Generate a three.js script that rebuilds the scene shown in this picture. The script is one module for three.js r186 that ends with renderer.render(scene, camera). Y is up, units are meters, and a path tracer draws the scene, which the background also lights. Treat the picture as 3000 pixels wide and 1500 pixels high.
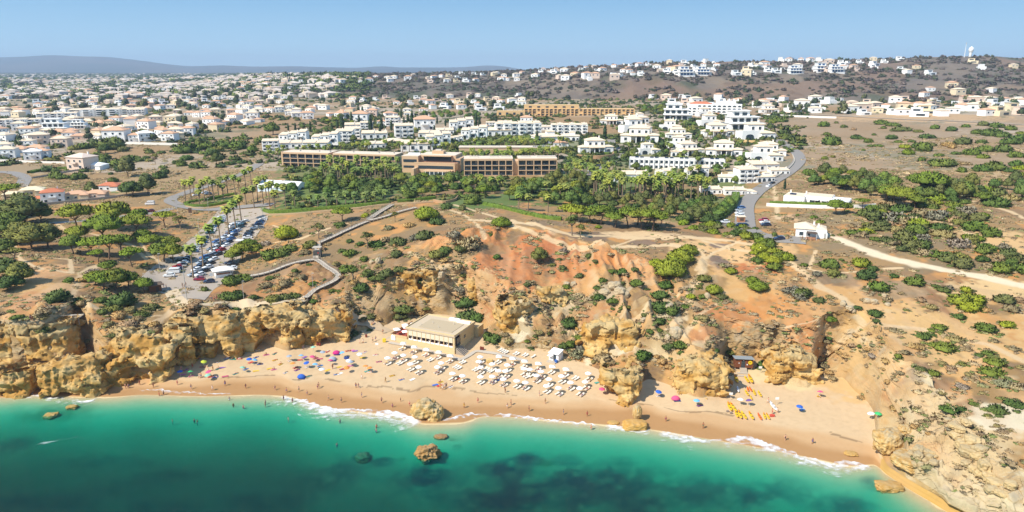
import * as THREE from 'three';
import { mergeGeometries, mergeVertices } from 'three/addons/utils/BufferGeometryUtils.js';
import { MarchingCubes } from 'three/addons/objects/MarchingCubes.js';

// ---------------------------------------------------------------- camera, sky, sun, exposure
const scene = new THREE.Scene();
const CAM_H = 93, FOCAL = 2027, PITCH = Math.atan((750 - 203) / FOCAL);   // drone height in metres, focal length in photo pixels, tilt from the horizon line
const camera = new THREE.PerspectiveCamera(2 * Math.atan(750 / FOCAL) * 180 / Math.PI, 2, 1, 60000);
camera.position.set(0, CAM_H, 0);
camera.rotation.x = -PITCH;
const renderer = new THREE.WebGLRenderer({ antialias: true });
renderer.toneMapping = THREE.LinearToneMapping;
renderer.toneMappingExposure = 1.24;
renderer.shadowMap.enabled = true;
const SUN_DIR = new THREE.Vector3(-0.58, 0.74, 0.40).normalize();
{ // clear summer sky: deep blue overhead, paler towards the horizon, brighter round the sun
  const W = 512, Hh = 256, data = new Float32Array(W * Hh * 4);
  const zen = [0.09, 0.225, 0.52], mid = [0.20, 0.415, 0.66], hor = [0.41, 0.63, 0.79];
  for (let y = 0; y < Hh; y++) for (let x = 0; x < W; x++) {
    const el = ((y + 0.5) / Hh - 0.5) * Math.PI, az = ((x + 0.5) / W - 0.5) * 2 * Math.PI;
    const e = Math.max(0, el), k = Math.pow(Math.min(1, e / (Math.PI / 2)), 0.5);
    const a = Math.min(1, e / 0.10);
    const dir = [Math.cos(el) * Math.cos(az), Math.sin(el), Math.cos(el) * Math.sin(az)];
    const cs = Math.max(0, dir[0] * SUN_DIR.x + dir[1] * SUN_DIR.y + dir[2] * SUN_DIR.z);
    const glow = 0.35 * Math.pow(cs, 6) + 0.6 * Math.pow(cs, 40);
    for (let c = 0; c < 3; c++) {
      const low = hor[c] + (mid[c] - hor[c]) * a;
      data[(y * W + x) * 4 + c] = (low + (zen[c] - low) * Math.max(0, k - 0.22) / 0.78) + glow * [1, 0.95, 0.85][c] * 0.7;
    }
    data[(y * W + x) * 4 + 3] = 1;
  }
  const sky = new THREE.DataTexture(data, W, Hh, THREE.RGBAFormat, THREE.FloatType);
  sky.mapping = THREE.EquirectangularReflectionMapping; sky.magFilter = THREE.LinearFilter; sky.needsUpdate = true;
  scene.background = sky; scene.environment = sky;
}
const sun = new THREE.DirectionalLight(new THREE.Color(1, 0.955, 0.87), 4.8);
sun.position.copy(SUN_DIR).multiplyScalar(600); sun.castShadow = true;
Object.assign(sun.shadow.camera, { left: -900, right: 900, top: 900, bottom: -900, near: 1, far: 3000 });
sun.shadow.mapSize.set(4096, 4096);
scene.add(sun); scene.add(sun.target);

// ---------------------------------------------------------------- helpers
const lerp = (a, b, t) => a + (b - a) * t, clamp = (x, a = 0, b = 1) => Math.min(b, Math.max(a, x));
const smooth = (a, b, x) => { const t = clamp((x - a) / (b - a)); return t * t * (3 - 2 * t); };
function rng(seed) { let a = seed >>> 0; return () => { a = (a + 0x6d2b79f5) | 0; let t = Math.imul(a ^ (a >>> 15), 1 | a); t = (t + Math.imul(t ^ (t >>> 7), 61 | t)) ^ t; return ((t ^ (t >>> 14)) >>> 0) / 4294967296; }; }
const hash3 = (x, y, z) => { let h = Math.imul(x, 374761393) + Math.imul(y, 668265263) + Math.imul(z, 1274126177) | 0; h = Math.imul(h ^ (h >>> 13), 1274126177); return ((h ^ (h >>> 16)) >>> 0) / 4294967296; };
function noise(x, y = 0, z = 0) {   // value noise, -1..1
  const X = Math.floor(x), Y = Math.floor(y), Z = Math.floor(z); let fx = x - X, fy = y - Y, fz = z - Z;
  fx = fx * fx * (3 - 2 * fx); fy = fy * fy * (3 - 2 * fy); fz = fz * fz * (3 - 2 * fz);
  const l = (a, b, t) => a + (b - a) * t;
  return 2 * l(l(l(hash3(X, Y, Z), hash3(X + 1, Y, Z), fx), l(hash3(X, Y + 1, Z), hash3(X + 1, Y + 1, Z), fx), fy),
    l(l(hash3(X, Y, Z + 1), hash3(X + 1, Y, Z + 1), fx), l(hash3(X, Y + 1, Z + 1), hash3(X + 1, Y + 1, Z + 1), fx), fy), fz) - 1;
}
function fbm(x, y, z, n = 4) { let a = 0.5, s = 0, t = 0; for (let i = 0; i < n; i++) { s += a * noise(x, y, z); t += a; a *= 0.5; x = x * 2.03 + 7.1; y = y * 2.03 + 3.7; z = z * 2.03 + 1.3; } return s / t; }
const ridged = (x, y, z, n = 3) => { let a = 0.5, s = 0, t = 0; for (let i = 0; i < n; i++) { s += a * (1 - Math.abs(noise(x, y, z)) * 2); t += a; a *= 0.5; x = x * 2.1 + 5; y = y * 2.1 + 9; z = z * 2.1 + 2; } return s / t; };
function cells(x, y, z) {   // distance to the nearest and second nearest of scattered points: blocks and the cracks between them
  const X = Math.floor(x), Y = Math.floor(y), Z = Math.floor(z); let a = 9, b = 9, id = 0;
  for (let i = -1; i <= 1; i++) for (let j = -1; j <= 1; j++) for (let k = -1; k <= 1; k++) { const u = X + i, v = Y + j, w = Z + k, dx = u + hash3(u, v, w) - x, dy = v + hash3(v + 71, w, u) - y, dz = w + hash3(w, u + 31, v) - z, d = dx * dx + dy * dy + dz * dz; if (d < a) { b = a; a = d; id = hash3(u + 5, w - 3, v + 9); } else if (d < b) b = d; }
  return [Math.sqrt(a), Math.sqrt(b), id];
}
const lin = (hex) => { const c = new THREE.Color(hex); return [c.r, c.g, c.b]; };
const mix3 = (a, b, t) => [a[0] + (b[0] - a[0]) * t, a[1] + (b[1] - a[1]) * t, a[2] + (b[2] - a[2]) * t];
const taken = new Map();
function numbered(n) { const k = taken.get(n) || 0; taken.set(n, k + 1); return k ? n + '_' + String(k).padStart(3, '0') : n; }
function tag(o, label, category, group, kind) { if (label) o.userData.label = label; if (category) o.userData.category = category; if (group) o.userData.group = group; if (kind) o.userData.kind = kind; return o; }
function shadowed(o) { o.traverse((m) => { if (m.isMesh) { m.castShadow = true; m.receiveShadow = true; } }); return o; }
function top(o, name) { o.name = numbered(name); scene.add(o); shadowed(o); return o; }
function mesh(name, geo, mat, parent) { const m = new THREE.Mesh(geo, mat); m.name = name; if (parent) parent.add(m); return m; }
const std = (hex, rough = 0.85, more = {}) => new THREE.MeshStandardMaterial({ color: hex, roughness: rough, ...more });

// pixel of the photograph -> direction: u = sideways metres per metre of depth, s = rise per metre of depth
function ray(px, py) { const Y = -(py - 750) / FOCAL, z = Y * Math.sin(PITCH) + Math.cos(PITCH); return { u: (px - 1500) / FOCAL / z, s: (Y * Math.cos(PITCH) - Math.sin(PITCH)) / z }; }

// ---------------------------------------------------------------- terrain: a loft through the lines of the coast, each line read as (photo x, photo y, height | depth | set-back)
const h_ = (px, py, h) => { const { u, s } = ray(px, py); return { u, d: (h - CAM_H) / s, h }; };
const d_ = (px, py, d) => { const { u, s } = ray(px, py); return { u, d, h: CAM_H + s * d }; };
const b_ = (px, py, b) => ({ ...ray(px, py), b });
const rows = (f, list) => list.map((p) => f(...p));
const H0 = (h, list) => list.map(([px, py]) => h_(px, py, h));
const water = H0(0, [[-500, 1150], [-200, 1160], [0, 1166], [60, 1160], [320, 1164], [420, 1158], [600, 1162], [750, 1158], [850, 1163], [900, 1180], [1000, 1202], [1150, 1218], [1250, 1243], [1350, 1240], [1420, 1222], [1500, 1224], [1650, 1236], [1800, 1248], [1950, 1266], [2050, 1284], [2150, 1300], [2250, 1318], [2400, 1348], [2500, 1366], [2556, 1362], [2600, 1392], [2660, 1432], [2720, 1467], [2780, 1503], [2850, 1540], [3000, 1610], [3300, 1700]]);
const curves = [
  { n: 0, pts: [{ u: -2, d: 75, h: -11 }, { u: 2, d: 75, h: -11 }] },
  { n: 26, pts: water.map((p) => ({ u: p.u, d: Math.max(84, p.d - 34), h: -4.4 })) },
  { n: 44, pts: water },
  { n: 26, pts: [...H0(1.2, [[-500, 1085], [0, 1098], [300, 1108], [450, 1108], [560, 1112], [680, 1105], [800, 1100], [870, 1117], [950, 1113], [1040, 1128], [1100, 1135], [1200, 1148], [1250, 1132], [1350, 1142], [1500, 1160], [1600, 1170], [1700, 1175], [1800, 1176], [1900, 1185], [2000, 1207], [2060, 1205], [2150, 1220], [2300, 1245], [2400, 1265], [2500, 1288], [2560, 1312]]), h_(2575, 1345, 0.9), h_(2605, 1385, 0.8), h_(2665, 1427, 0.8), h_(2725, 1462, 0.8), h_(2785, 1498, 0.8), h_(2855, 1535, 0.8), h_(3005, 1600, 0.8), h_(3300, 1690, 0.8)] },
  { n: 60, pts: rows(h_, [[-500, 1050, 2.6], [-100, 1062, 2.6], [0, 1075, 2.6], [40, 1098, 2.4], [150, 1098, 2.4], [200, 1092, 2.4], [235, 1050, 3], [272, 1046, 3], [300, 1088, 2.4], [340, 1104, 2.2], [400, 1106, 2.2], [440, 1093, 2.5], [490, 1082, 2.6], [515, 1052, 3], [560, 1044, 3], [620, 1040, 3], [660, 1042, 3], [690, 1018, 3.2], [720, 1002, 3.3], [760, 1004, 3.3], [800, 1016, 3.2], [845, 1028, 3.1], [870, 1008, 3.3], [905, 985, 3.4], [930, 988, 3.3], [975, 1002, 3.2], [1010, 1000, 3.3], [1040, 975, 3.6], [1085, 962, 3.8], [1130, 952, 4.2], [1160, 934, 4.4], [1250, 920, 4.5], [1350, 928, 4.5], [1420, 965, 4.3], [1450, 1005, 3.9], [1500, 1022, 3.7], [1560, 1020, 3.8], [1620, 1030, 3.8], [1660, 1046, 3.6], [1720, 1068, 3.5], [1760, 1086, 3.4], [1810, 1108, 3.3], [1860, 1132, 3], [1900, 1112, 3.2], [1950, 1124, 3], [2000, 1150, 2.8], [2055, 1166, 2.6], [2092, 1148, 2.8], [2120, 1104, 3.2], [2155, 1078, 3.6], [2230, 1078, 3.6], [2262, 1092, 3.4], [2300, 1122, 3], [2366, 1136, 2.9], [2402, 1104, 3.3], [2462, 1106, 3.2], [2500, 1142, 2.9], [2556, 1200, 2.6], [2570, 1300, 1.9], [2585, 1340, 1.6], [2612, 1378, 1.6], [2672, 1420, 1.6], [2732, 1455, 1.6], [2792, 1491, 1.6], [2862, 1528, 1.6], [3012, 1592, 1.6], [3300, 1680, 1.6]]) },
  { n: 84, pts: [h_(-500, 925, 20), h_(-100, 932, 20), b_(0, 935, 5), b_(40, 936, 4), b_(100, 938, 5), b_(190, 945, 6), b_(230, 935, 11), b_(275, 950, 9), b_(310, 985, 5), b_(350, 988, 5), b_(400, 990, 5), b_(450, 972, 6), b_(490, 955, 8), b_(520, 925, 10), b_(560, 897, 10), b_(620, 902, 9), b_(660, 912, 7), b_(690, 955, 6), b_(720, 930, 8), b_(760, 906, 8), b_(850, 890, 7), b_(890, 895, 7), b_(908, 935, 9), b_(940, 908, 8), b_(975, 900, 6), b_(1010, 935, 6), h_(1040, 945, 5.6), h_(1085, 936, 5.6), b_(1110, 880, 9), b_(1150, 848, 8), b_(1190, 842, 8), b_(1250, 836, 7), b_(1290, 834, 6), b_(1330, 862, 10), b_(1380, 880, 12), b_(1430, 905, 14), b_(1470, 945, 12), h_(1520, 975, 7), h_(1600, 985, 7.5), h_(1660, 990, 8), b_(1720, 985, 14), b_(1760, 985, 14), b_(1820, 985, 16), b_(1900, 1008, 12), b_(1960, 1036, 9), b_(2050, 1060, 8), b_(2090, 1060, 9), b_(2130, 1040, 10), h_(2170, 1046, 5.4), h_(2240, 1040, 6), b_(2265, 1035, 8), b_(2330, 1050, 8), b_(2370, 1070, 8), b_(2410, 1050, 12), b_(2450, 1025, 10), b_(2500, 1005, 10), b_(2550, 1060, 9), h_(2575, 1105, 9.2), h_(2600, 1165, 7.2), h_(2632, 1225, 5.6), h_(2640, 1300, 4), h_(2655, 1352, 3.6), h_(2690, 1398, 3.8), h_(2750, 1440, 4), h_(2810, 1478, 4), h_(2880, 1512, 4.2), h_(3030, 1570, 4.5), h_(3300, 1655, 4.5)] },
  { n: 110, pts: rows(h_, [[-500, 880, 20.5], [0, 895, 20.5], [150, 900, 20], [250, 893, 18], [350, 925, 15], [430, 930, 13.8], [500, 884, 14.3], [600, 872, 14], [750, 874, 13.4], [900, 874, 12.6], [960, 868, 12.6], [1000, 850, 14], [1060, 815, 17], [1150, 790, 20], [1250, 780, 20.5], [1350, 785, 20], [1420, 815, 18.5], [1500, 850, 17], [1600, 880, 15.5], [1700, 900, 15.3], [1800, 900, 16], [1900, 900, 16.8], [2000, 900, 17], [2100, 920, 17], [2200, 940, 16], [2280, 960, 15], [2350, 960, 16], [2420, 920, 19], [2500, 900, 20], [2560, 940, 18.8], [2600, 1000, 17], [2640, 1060, 15.5], [2700, 1090, 14.5], [2740, 1150, 12.5], [2780, 1210, 11.5], [2850, 1280, 11.5], [2950, 1360, 11.5], [3100, 1450, 11.5], [3300, 1500, 12]]) },
  { n: 130, pts: rows(h_, [[-500, 800, 21], [100, 800, 21], [350, 810, 17], [500, 822, 14.3], [600, 802, 14.2], [700, 800, 15], [800, 790, 17], [900, 770, 19], [1000, 760, 19.5], [1150, 730, 23], [1250, 700, 26], [1350, 690, 28], [1500, 665, 29], [1650, 690, 28.5], [1750, 720, 27.5], [1850, 760, 25.5], [1950, 770, 24.5], [2050, 760, 25], [2150, 780, 23.5], [2250, 790, 23.5], [2350, 800, 23.5], [2500, 800, 24], [2700, 820, 24.5], [2900, 850, 23.5], [3400, 900, 23]]) },
  { n: 80, pts: rows(h_, [[-500, 690, 20], [100, 700, 19.5], [350, 690, 18], [500, 700, 16.5], [600, 690, 16.5], [720, 680, 18], [850, 690, 21], [1000, 690, 22.5], [1150, 660, 26], [1250, 640, 28.5], [1350, 620, 29], [1500, 620, 29.3], [1650, 640, 29], [1800, 660, 28.5], [1950, 690, 28], [2100, 700, 27.5], [2250, 690, 28.5], [2500, 700, 29], [2700, 710, 29.5], [2900, 730, 29], [3400, 760, 29]]) },
  { n: 70, pts: rows(h_, [[-500, 600, 19], [100, 600, 19], [600, 600, 19], [800, 600, 22], [1000, 600, 25], [1150, 590, 27], [1300, 580, 28], [1500, 570, 28.3], [1700, 590, 28], [1900, 610, 27.5], [2100, 610, 27], [2250, 610, 28], [2500, 600, 31], [2900, 600, 33], [3400, 600, 34]]) },
  { n: 44, pts: rows(h_, [[-500, 505, 20], [100, 510, 20], [600, 500, 22], [1000, 505, 25], [1500, 505, 26], [2000, 505, 27.5], [2300, 500, 30], [2500, 500, 32], [2900, 500, 35], [3400, 500, 36]]) },
  { n: 40, pts: rows(h_, [[-500, 400, 20], [100, 400, 21], [600, 400, 23], [1000, 410, 26.5], [1500, 400, 28], [2000, 400, 31], [2300, 400, 33], [2500, 400, 34], [2900, 400, 37], [3400, 400, 38]]) },
  { n: 30, pts: rows(h_, [[-500, 335, 22], [100, 335, 24], [600, 335, 26], [1000, 335, 28], [1500, 335, 30], [2000, 335, 34], [2500, 335, 38], [2900, 335, 40], [3400, 335, 40]]) },
  { n: 24, pts: rows(h_, [[-500, 290, 24], [100, 290, 25], [600, 290, 28], [1000, 288, 31], [1500, 290, 34.5], [1800, 292, 35.5], [2200, 296, 36], [2500, 298, 38], [2900, 298, 40], [3400, 298, 42]]) },
  { n: 60, pts: [h_(-500, 262, 26), h_(300, 262, 27), h_(600, 260, 31), d_(760, 250, 1990), d_(900, 240, 1930), d_(1200, 234, 1850), d_(1500, 236, 1760), d_(1700, 228, 1620), d_(2000, 224, 1550), d_(2300, 222, 1560), d_(2600, 232, 1500), d_(2900, 240, 1460), d_(3400, 240, 1460)] },
  { n: 40, pts: [d_(-500, 238, 3500), d_(300, 237, 3500), d_(600, 231, 3200), d_(800, 222, 2750), d_(1000, 219, 2700), d_(1300, 213, 2500), d_(1500, 207, 2400), d_(1650, 199, 2200), d_(1850, 187, 2050), d_(2000, 183, 1980), d_(2250, 179, 1950), d_(2450, 175, 1930), d_(2600, 172, 1900), d_(2750, 168, 1820), d_(2880, 166, 1760), d_(3000, 171, 1800), d_(3400, 176, 1900)] },
  { n: 16, pts: [d_(-500, 216, 9000), d_(600, 216, 9000), d_(900, 216, 8600), d_(1100, 222, 5600), d_(1500, 225, 4200), d_(3400, 245, 4200)] },
  { n: 10, pts: [{ u: -2, d: 12500, h: 40 }, { u: 2, d: 12500, h: 40 }] },
  { n: 10, pts: rows(d_, [[-500, 160, 15500], [-200, 167, 15500], [0, 168, 15500], [90, 165, 15500], [150, 162, 15500], [230, 165, 15500], [310, 167, 15500], [370, 173, 15500], [430, 180, 15500], [480, 187, 15500], [560, 194, 15500], [650, 192, 15500], [750, 195, 15500], [850, 194, 15500], [950, 197, 15500], [1040, 199, 15500], [1120, 195, 15500], [1180, 198, 15500], [1260, 198, 15500], [1350, 197, 15500], [1430, 192, 15500], [1480, 195, 15500], [1530, 203, 15500], [1700, 208, 15500], [3400, 210, 15500]]) },
  { n: 3, pts: [{ u: -2, d: 18500, h: 30 }, { u: 2, d: 18500, h: 30 }] },
];
for (const c of curves) c.pts.sort((a, b) => a.u - b.u);
function along(pts, u, k) {   // monotone cubic through the line's points
  const n = pts.length; if (u <= pts[0].u) return pts[0][k]; if (u >= pts[n - 1].u) return pts[n - 1][k];
  let i = 0; while (pts[i + 1].u < u) i++;
  const slope = (j) => (pts[j + 1][k] - pts[j][k]) / Math.max(1e-6, pts[j + 1].u - pts[j].u), w = pts[i + 1].u - pts[i].u, m = slope(i);
  const a = i > 0 ? slope(i - 1) : m, b = i < n - 2 ? slope(i + 1) : m;
  const m0 = a * m <= 0 ? 0 : 2 * a * m / (a + m), m1 = b * m <= 0 ? 0 : 2 * b * m / (b + m), t = (u - pts[i].u) / w, t2 = t * t, t3 = t2 * t;
  return (2 * t3 - 3 * t2 + 1) * pts[i][k] + (t3 - 2 * t2 + t) * w * m0 + (-2 * t3 + 3 * t2) * pts[i + 1][k] + (t3 - t2) * w * m1;
}
const U0 = -0.98, U1 = 1.08, NU = 960;
const segOf = [], tOf = []; let NV = 0;
for (let k = 0; k < curves.length; k++) { if (k === 0) { segOf.push(0); tOf.push(0); } else for (let i = 1; i <= curves[k].n; i++) { segOf.push(k); tOf.push(i / curves[k].n); } }
NV = segOf.length;
const TD = new Float32Array((NU + 1) * NV), TH = new Float32Array((NU + 1) * NV), RAW = [];
const uAt = (j) => U0 + (U1 - U0) * j / NU;
for (let j = 0; j <= NU; j++) {
  const u = uAt(j), D = [], Hs = [];
  curves.forEach((c, k) => {
    let d, h;
    if (c.pts.some((p) => p.b !== undefined)) {   // set-back from the line below: turn it into depth first
      if (!c.fixed) { c.fixed = true; for (const p of c.pts) if (p.b !== undefined) { p.d = along(curves[k - 1].pts, p.u, 'd') + p.b; p.h = CAM_H + p.s * p.d; } }
    }
    d = along(c.pts, u, 'd'); h = along(c.pts, u, 'h');
    if (k) d = Math.max(d, D[k - 1] + 0.5);
    D.push(d); Hs.push(h);
  });
  RAW.push({ D, Hs });
}
const cliffiness = (j, k) => { const r = RAW[j], dh = r.Hs[k] - r.Hs[k - 1], dd = r.D[k] - r.D[k - 1]; return smooth(0.55, 1.3, dh / dd); };
for (let j = 0; j <= NU; j++) {
  const u = uAt(j), r = RAW[j];
  for (let i = 0; i < NV; i++) {
    const k = segOf[i], t = tOf[i];
    let d, h;
    if (k === 0) { d = r.D[0]; h = r.Hs[0]; }
    else {
      const c = k >= 3 ? cliffiness(j, k) : 0; let td = t, th = t;
      if (k === 2) th = 1 - Math.pow(1 - t, 1.45);
      if (c > 0.02) { th = lerp(t, Math.pow(t, 0.8), c); td = lerp(t, t * t * (3 - 2 * t) * 0.4 + t * 0.6, c); }
      d = lerp(r.D[k - 1], r.D[k], td); h = lerp(r.Hs[k - 1], r.Hs[k], th);
      const x = u * d, edge = Math.min(1, Math.min(t, 1 - t) * 6 + (k > 5 ? 0.45 : 0));
      if (k <= 2) h += fbm(x / 14, d / 14, 3) * 0.5 * smooth(0, 1, -h / 2);
      else if (k <= 4) h += fbm(x / 9, d / 7, 8) * 0.10 * Math.min(1, h) + (k === 4 ? noise(x / 1.3, d / 1.3, 5) * 0.05 : 0);
      else if (k <= 8) {
        const e = k === 5 ? Math.min(1, t * 5) : 1;
        const wj = fbm(x / 3, h / 3, d / 3, 2), [g1, g2, gid] = c > 0.02 ? cells((x + wj) / 3.8, (h + wj * 0.7) / 2.1, 2) : [0, 1, 0.5], [f1, f2, fid] = c > 0.02 ? cells((x + wj) / 1.6, (h + wj) / 1.05, 7) : [0, 1, 0.5];
        const rock = (fbm(x / 9, h / 8, d / 9, 4) * 3.6 + ridged(x / 3.6, h / 16, d / 5, 3) * 1.3 + (gid - 0.5) * 1.5 * smooth(0, 0.14, g2 - g1) + (fid - 0.5) * 0.6 * smooth(0, 0.12, f2 - f1)) * c * e;
        d -= rock * 0.75;
        const head = k === 5 || k === 6 ? smooth(0.60, 0.72, u) : 0;
        const rough = (1 - c) * e;
        const wrp = fbm(x / 26, d / 26, 2) * 9, bad = (k === 6 || k === 7) ? smooth(-0.12, -0.04, u) * smooth(0.5, 0.4, u) : 0;
        const gul = lerp(ridged(x / 17 + wrp / 11, d / 40, 6, 3), (1 - 2.2 * Math.abs(noise((x + wrp) / 8.5, d / 46, 66))) * 0.9 + (1 - 2.2 * Math.abs(noise((x + wrp * 0.6) / 3.3, d / 24, 67))) * 0.34, bad);
        const steep = k <= 7 ? smooth(0.12, 0.45, (r.Hs[k] - r.Hs[k - 1]) / (r.D[k] - r.D[k - 1])) : 0.15;
        h += rough * (fbm(x / 11, d / 11, 21, 4) * lerp(0.35, 1.5, steep) + gul * (2.2 + 1.5 * bad) * steep * (k === 6 || k === 7 ? 1 : 0.4) - 0.5 * steep + ridged(x / 4.4, d / 4.4, 30, 3) * 0.75 * steep + fbm(x / 1.7, d / 1.7, 31, 2) * 0.3 * steep) * (k === 8 ? 0.5 : 1);
        if (k >= 6) { const rocky = smooth(0.02, 0.3, fbm(x / 16, d / 16, 81, 3) + (k === 6 ? 0.1 : -0.06)) * steep; if (rocky > 0.01) { const w2 = fbm(x / 2.4, d / 2.4, 82, 2), [a1, a2, aid] = cells((x + w2) / 4.6, (d + w2) / 3.4, 3), [b1, b2, bid] = cells((x + w2) / 1.7, (d + w2) / 1.4, 5); h += rough * rocky * ((aid - 0.4) * 3.3 * smooth(0, 0.13, a2 - a1) + (bid - 0.5) * 1.2 * smooth(0, 0.14, b2 - b1)); } }
        h += head * (ridged(x / 5 + d / 9, d / 11, 12, 4) * 1.9 + fbm(x / 2.2, d / 3, 17, 3) * 0.7 + (cells((x + d * 0.4) / 3.4, d / 2.6, 9)[2] - 0.5) * 0.8) * smooth(0.1, 0.5, k === 5 ? t : 1);
      } else if (k <= 13) h += fbm(x / 40, d / 40, 40, 3) * 0.7 * (k < 10 ? 0.6 : 1);
      else if (k <= 15) h += (fbm(x / 160, d / 160, 50, 4) * 7 + ridged(x / 70, d / 90, 51, 3) * 5) * (k === 14 ? Math.min(1, t * 4) : 1) * smooth(-500, 100, x + 900) * (k === 15 ? 1 - 0.7 * t : 1);
      else if (k >= 17 && k <= 19) h += ridged(x / 2600, d / 2600, 60, 4) * 26 * (k === 18 ? 1 - 0.8 * t : 0.6);
    }
    TD[j * NV + i] = d; TH[j * NV + i] = h;
  }
}
// first hit of a photo pixel with the ground: all points of one loft column share the ray's u
function column(u, i) { const f = clamp((u - U0) / (U1 - U0) * NU, 0, NU - 0.001), j = Math.floor(f), t = f - j; return [lerp(TD[j * NV + i], TD[(j + 1) * NV + i], t), lerp(TH[j * NV + i], TH[(j + 1) * NV + i], t)]; }
function at(px, py) {
  const { u, s } = ray(px, py); let [pd, ph] = column(u, 0);
  for (let i = 1; i < NV; i++) {
    const [d, h] = column(u, i), a = CAM_H + s * pd - ph, b = CAM_H + s * d - h;
    if (b <= 0 && a > 0) { const t = a / (a - b), D = lerp(pd, d, t); return new THREE.Vector3(u * D, lerp(ph, h, t), -D); }
    pd = d; ph = h;
  }
  return new THREE.Vector3(u * 9000, 30, -9000);
}
function ground(x, z) {   // height of the sheet (its highest layer) at a place
  const D = -z, u = x / D; let [pd, ph] = column(u, 0), best = -99;
  for (let i = 1; i < NV; i++) { const [d, h] = column(u, i); if ((pd <= D) !== (d <= D)) { const t = (D - pd) / (d - pd || 1e-9); best = Math.max(best, lerp(ph, h, t)); } if (pd > D + 40) break; pd = d; ph = h; }
  return best < -90 ? ph : best;
}
const onGround = (p) => { p.y = ground(p.x, p.z); return p; };
const scaleAt = (p) => -p.z / FOCAL * 1.03;   // metres per photo pixel across, at a place
// ---------------------------------------------------------------- ground colours: what the ground is made of, laid out in metres
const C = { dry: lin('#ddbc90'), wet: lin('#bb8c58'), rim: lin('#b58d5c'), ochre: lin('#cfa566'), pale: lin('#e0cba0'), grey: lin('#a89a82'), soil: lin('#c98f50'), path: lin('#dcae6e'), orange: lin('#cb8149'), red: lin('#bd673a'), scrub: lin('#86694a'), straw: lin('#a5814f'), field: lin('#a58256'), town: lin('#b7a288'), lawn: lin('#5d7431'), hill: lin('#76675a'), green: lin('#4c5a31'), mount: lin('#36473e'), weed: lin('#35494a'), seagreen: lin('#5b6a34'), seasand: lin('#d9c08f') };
const feats = [];
function blob(px, py, rx, ry, col, s = 1, soft = 0) {
  const a = at(px, py), l = at(px - rx, py), r = at(px + rx, py), n = at(px, py + ry), f = at(px, py - ry);
  feats.push({ x: a.x, z: a.z, a: Math.max(1, Math.hypot(r.x - l.x, (r.z - l.z) * 0.3) / 2), b: Math.max(1, Math.abs(n.z - f.z) / 2), zc: (n.z + f.z) / 2, col: Array.isArray(col) ? col : lin(col), s, soft });
}
function stroke(list, w, col, s = 1) {
  const p = list.map(([x, y]) => at(x, y));
  for (let i = 0; i + 1 < p.length; i++) feats.push({ x0: p[i].x, z0: p[i].z, x1: p[i + 1].x, z1: p[i + 1].z, w, col: Array.isArray(col) ? col : lin(col), s });
}
// sea bed: sand with beds of dark weed
for (const [x, y, rx, ry, s] of [[1250, 1400, 150, 50, 0.9], [1130, 1352, 36, 16, 0.9], [1060, 1340, 30, 13, 0.9], [980, 1390, 120, 50, 0.6], [1480, 1380, 90, 40, 0.9], [1600, 1440, 220, 55, 1], [1760, 1420, 150, 70, 1], [1540, 1345, 46, 18, 0.9], [1400, 1470, 160, 40, 0.9], [1880, 1470, 160, 50, 1], [2150, 1460, 120, 45, 0.8], [2050, 1430, 90, 40, 0.55], [2320, 1440, 100, 35, 0.5], [50, 1300, 60, 26, 0.5], [280, 1360, 170, 26, 0.35], [500, 1395, 80, 24, 0.5], [480, 1490, 130, 30, 0.5], [120, 1475, 160, 30, 0.6], [350, 1430, 110, 20, 0.35], [720, 1480, 120, 30, 0.5], [850, 1470, 90, 24, 0.4], [2450, 1480, 120, 40, 0.7], [2560, 1420, 36, 24, 0.6], [1660, 1350, 60, 20, 0.5]]) blob(x, y, rx * 1.15, ry * 1.15, C.weed, Math.min(1, s * 1.1), 1);
for (const [x, y, rx, ry] of [[180, 1210, 130, 34], [1330, 1285, 20, 9], [1340, 1310, 14, 8], [1600, 1360, 30, 12], [150, 1219, 18, 8], [1180, 1345, 16, 8]]) blob(x, y, rx, ry, C.seagreen, 0.6, 1);
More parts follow.
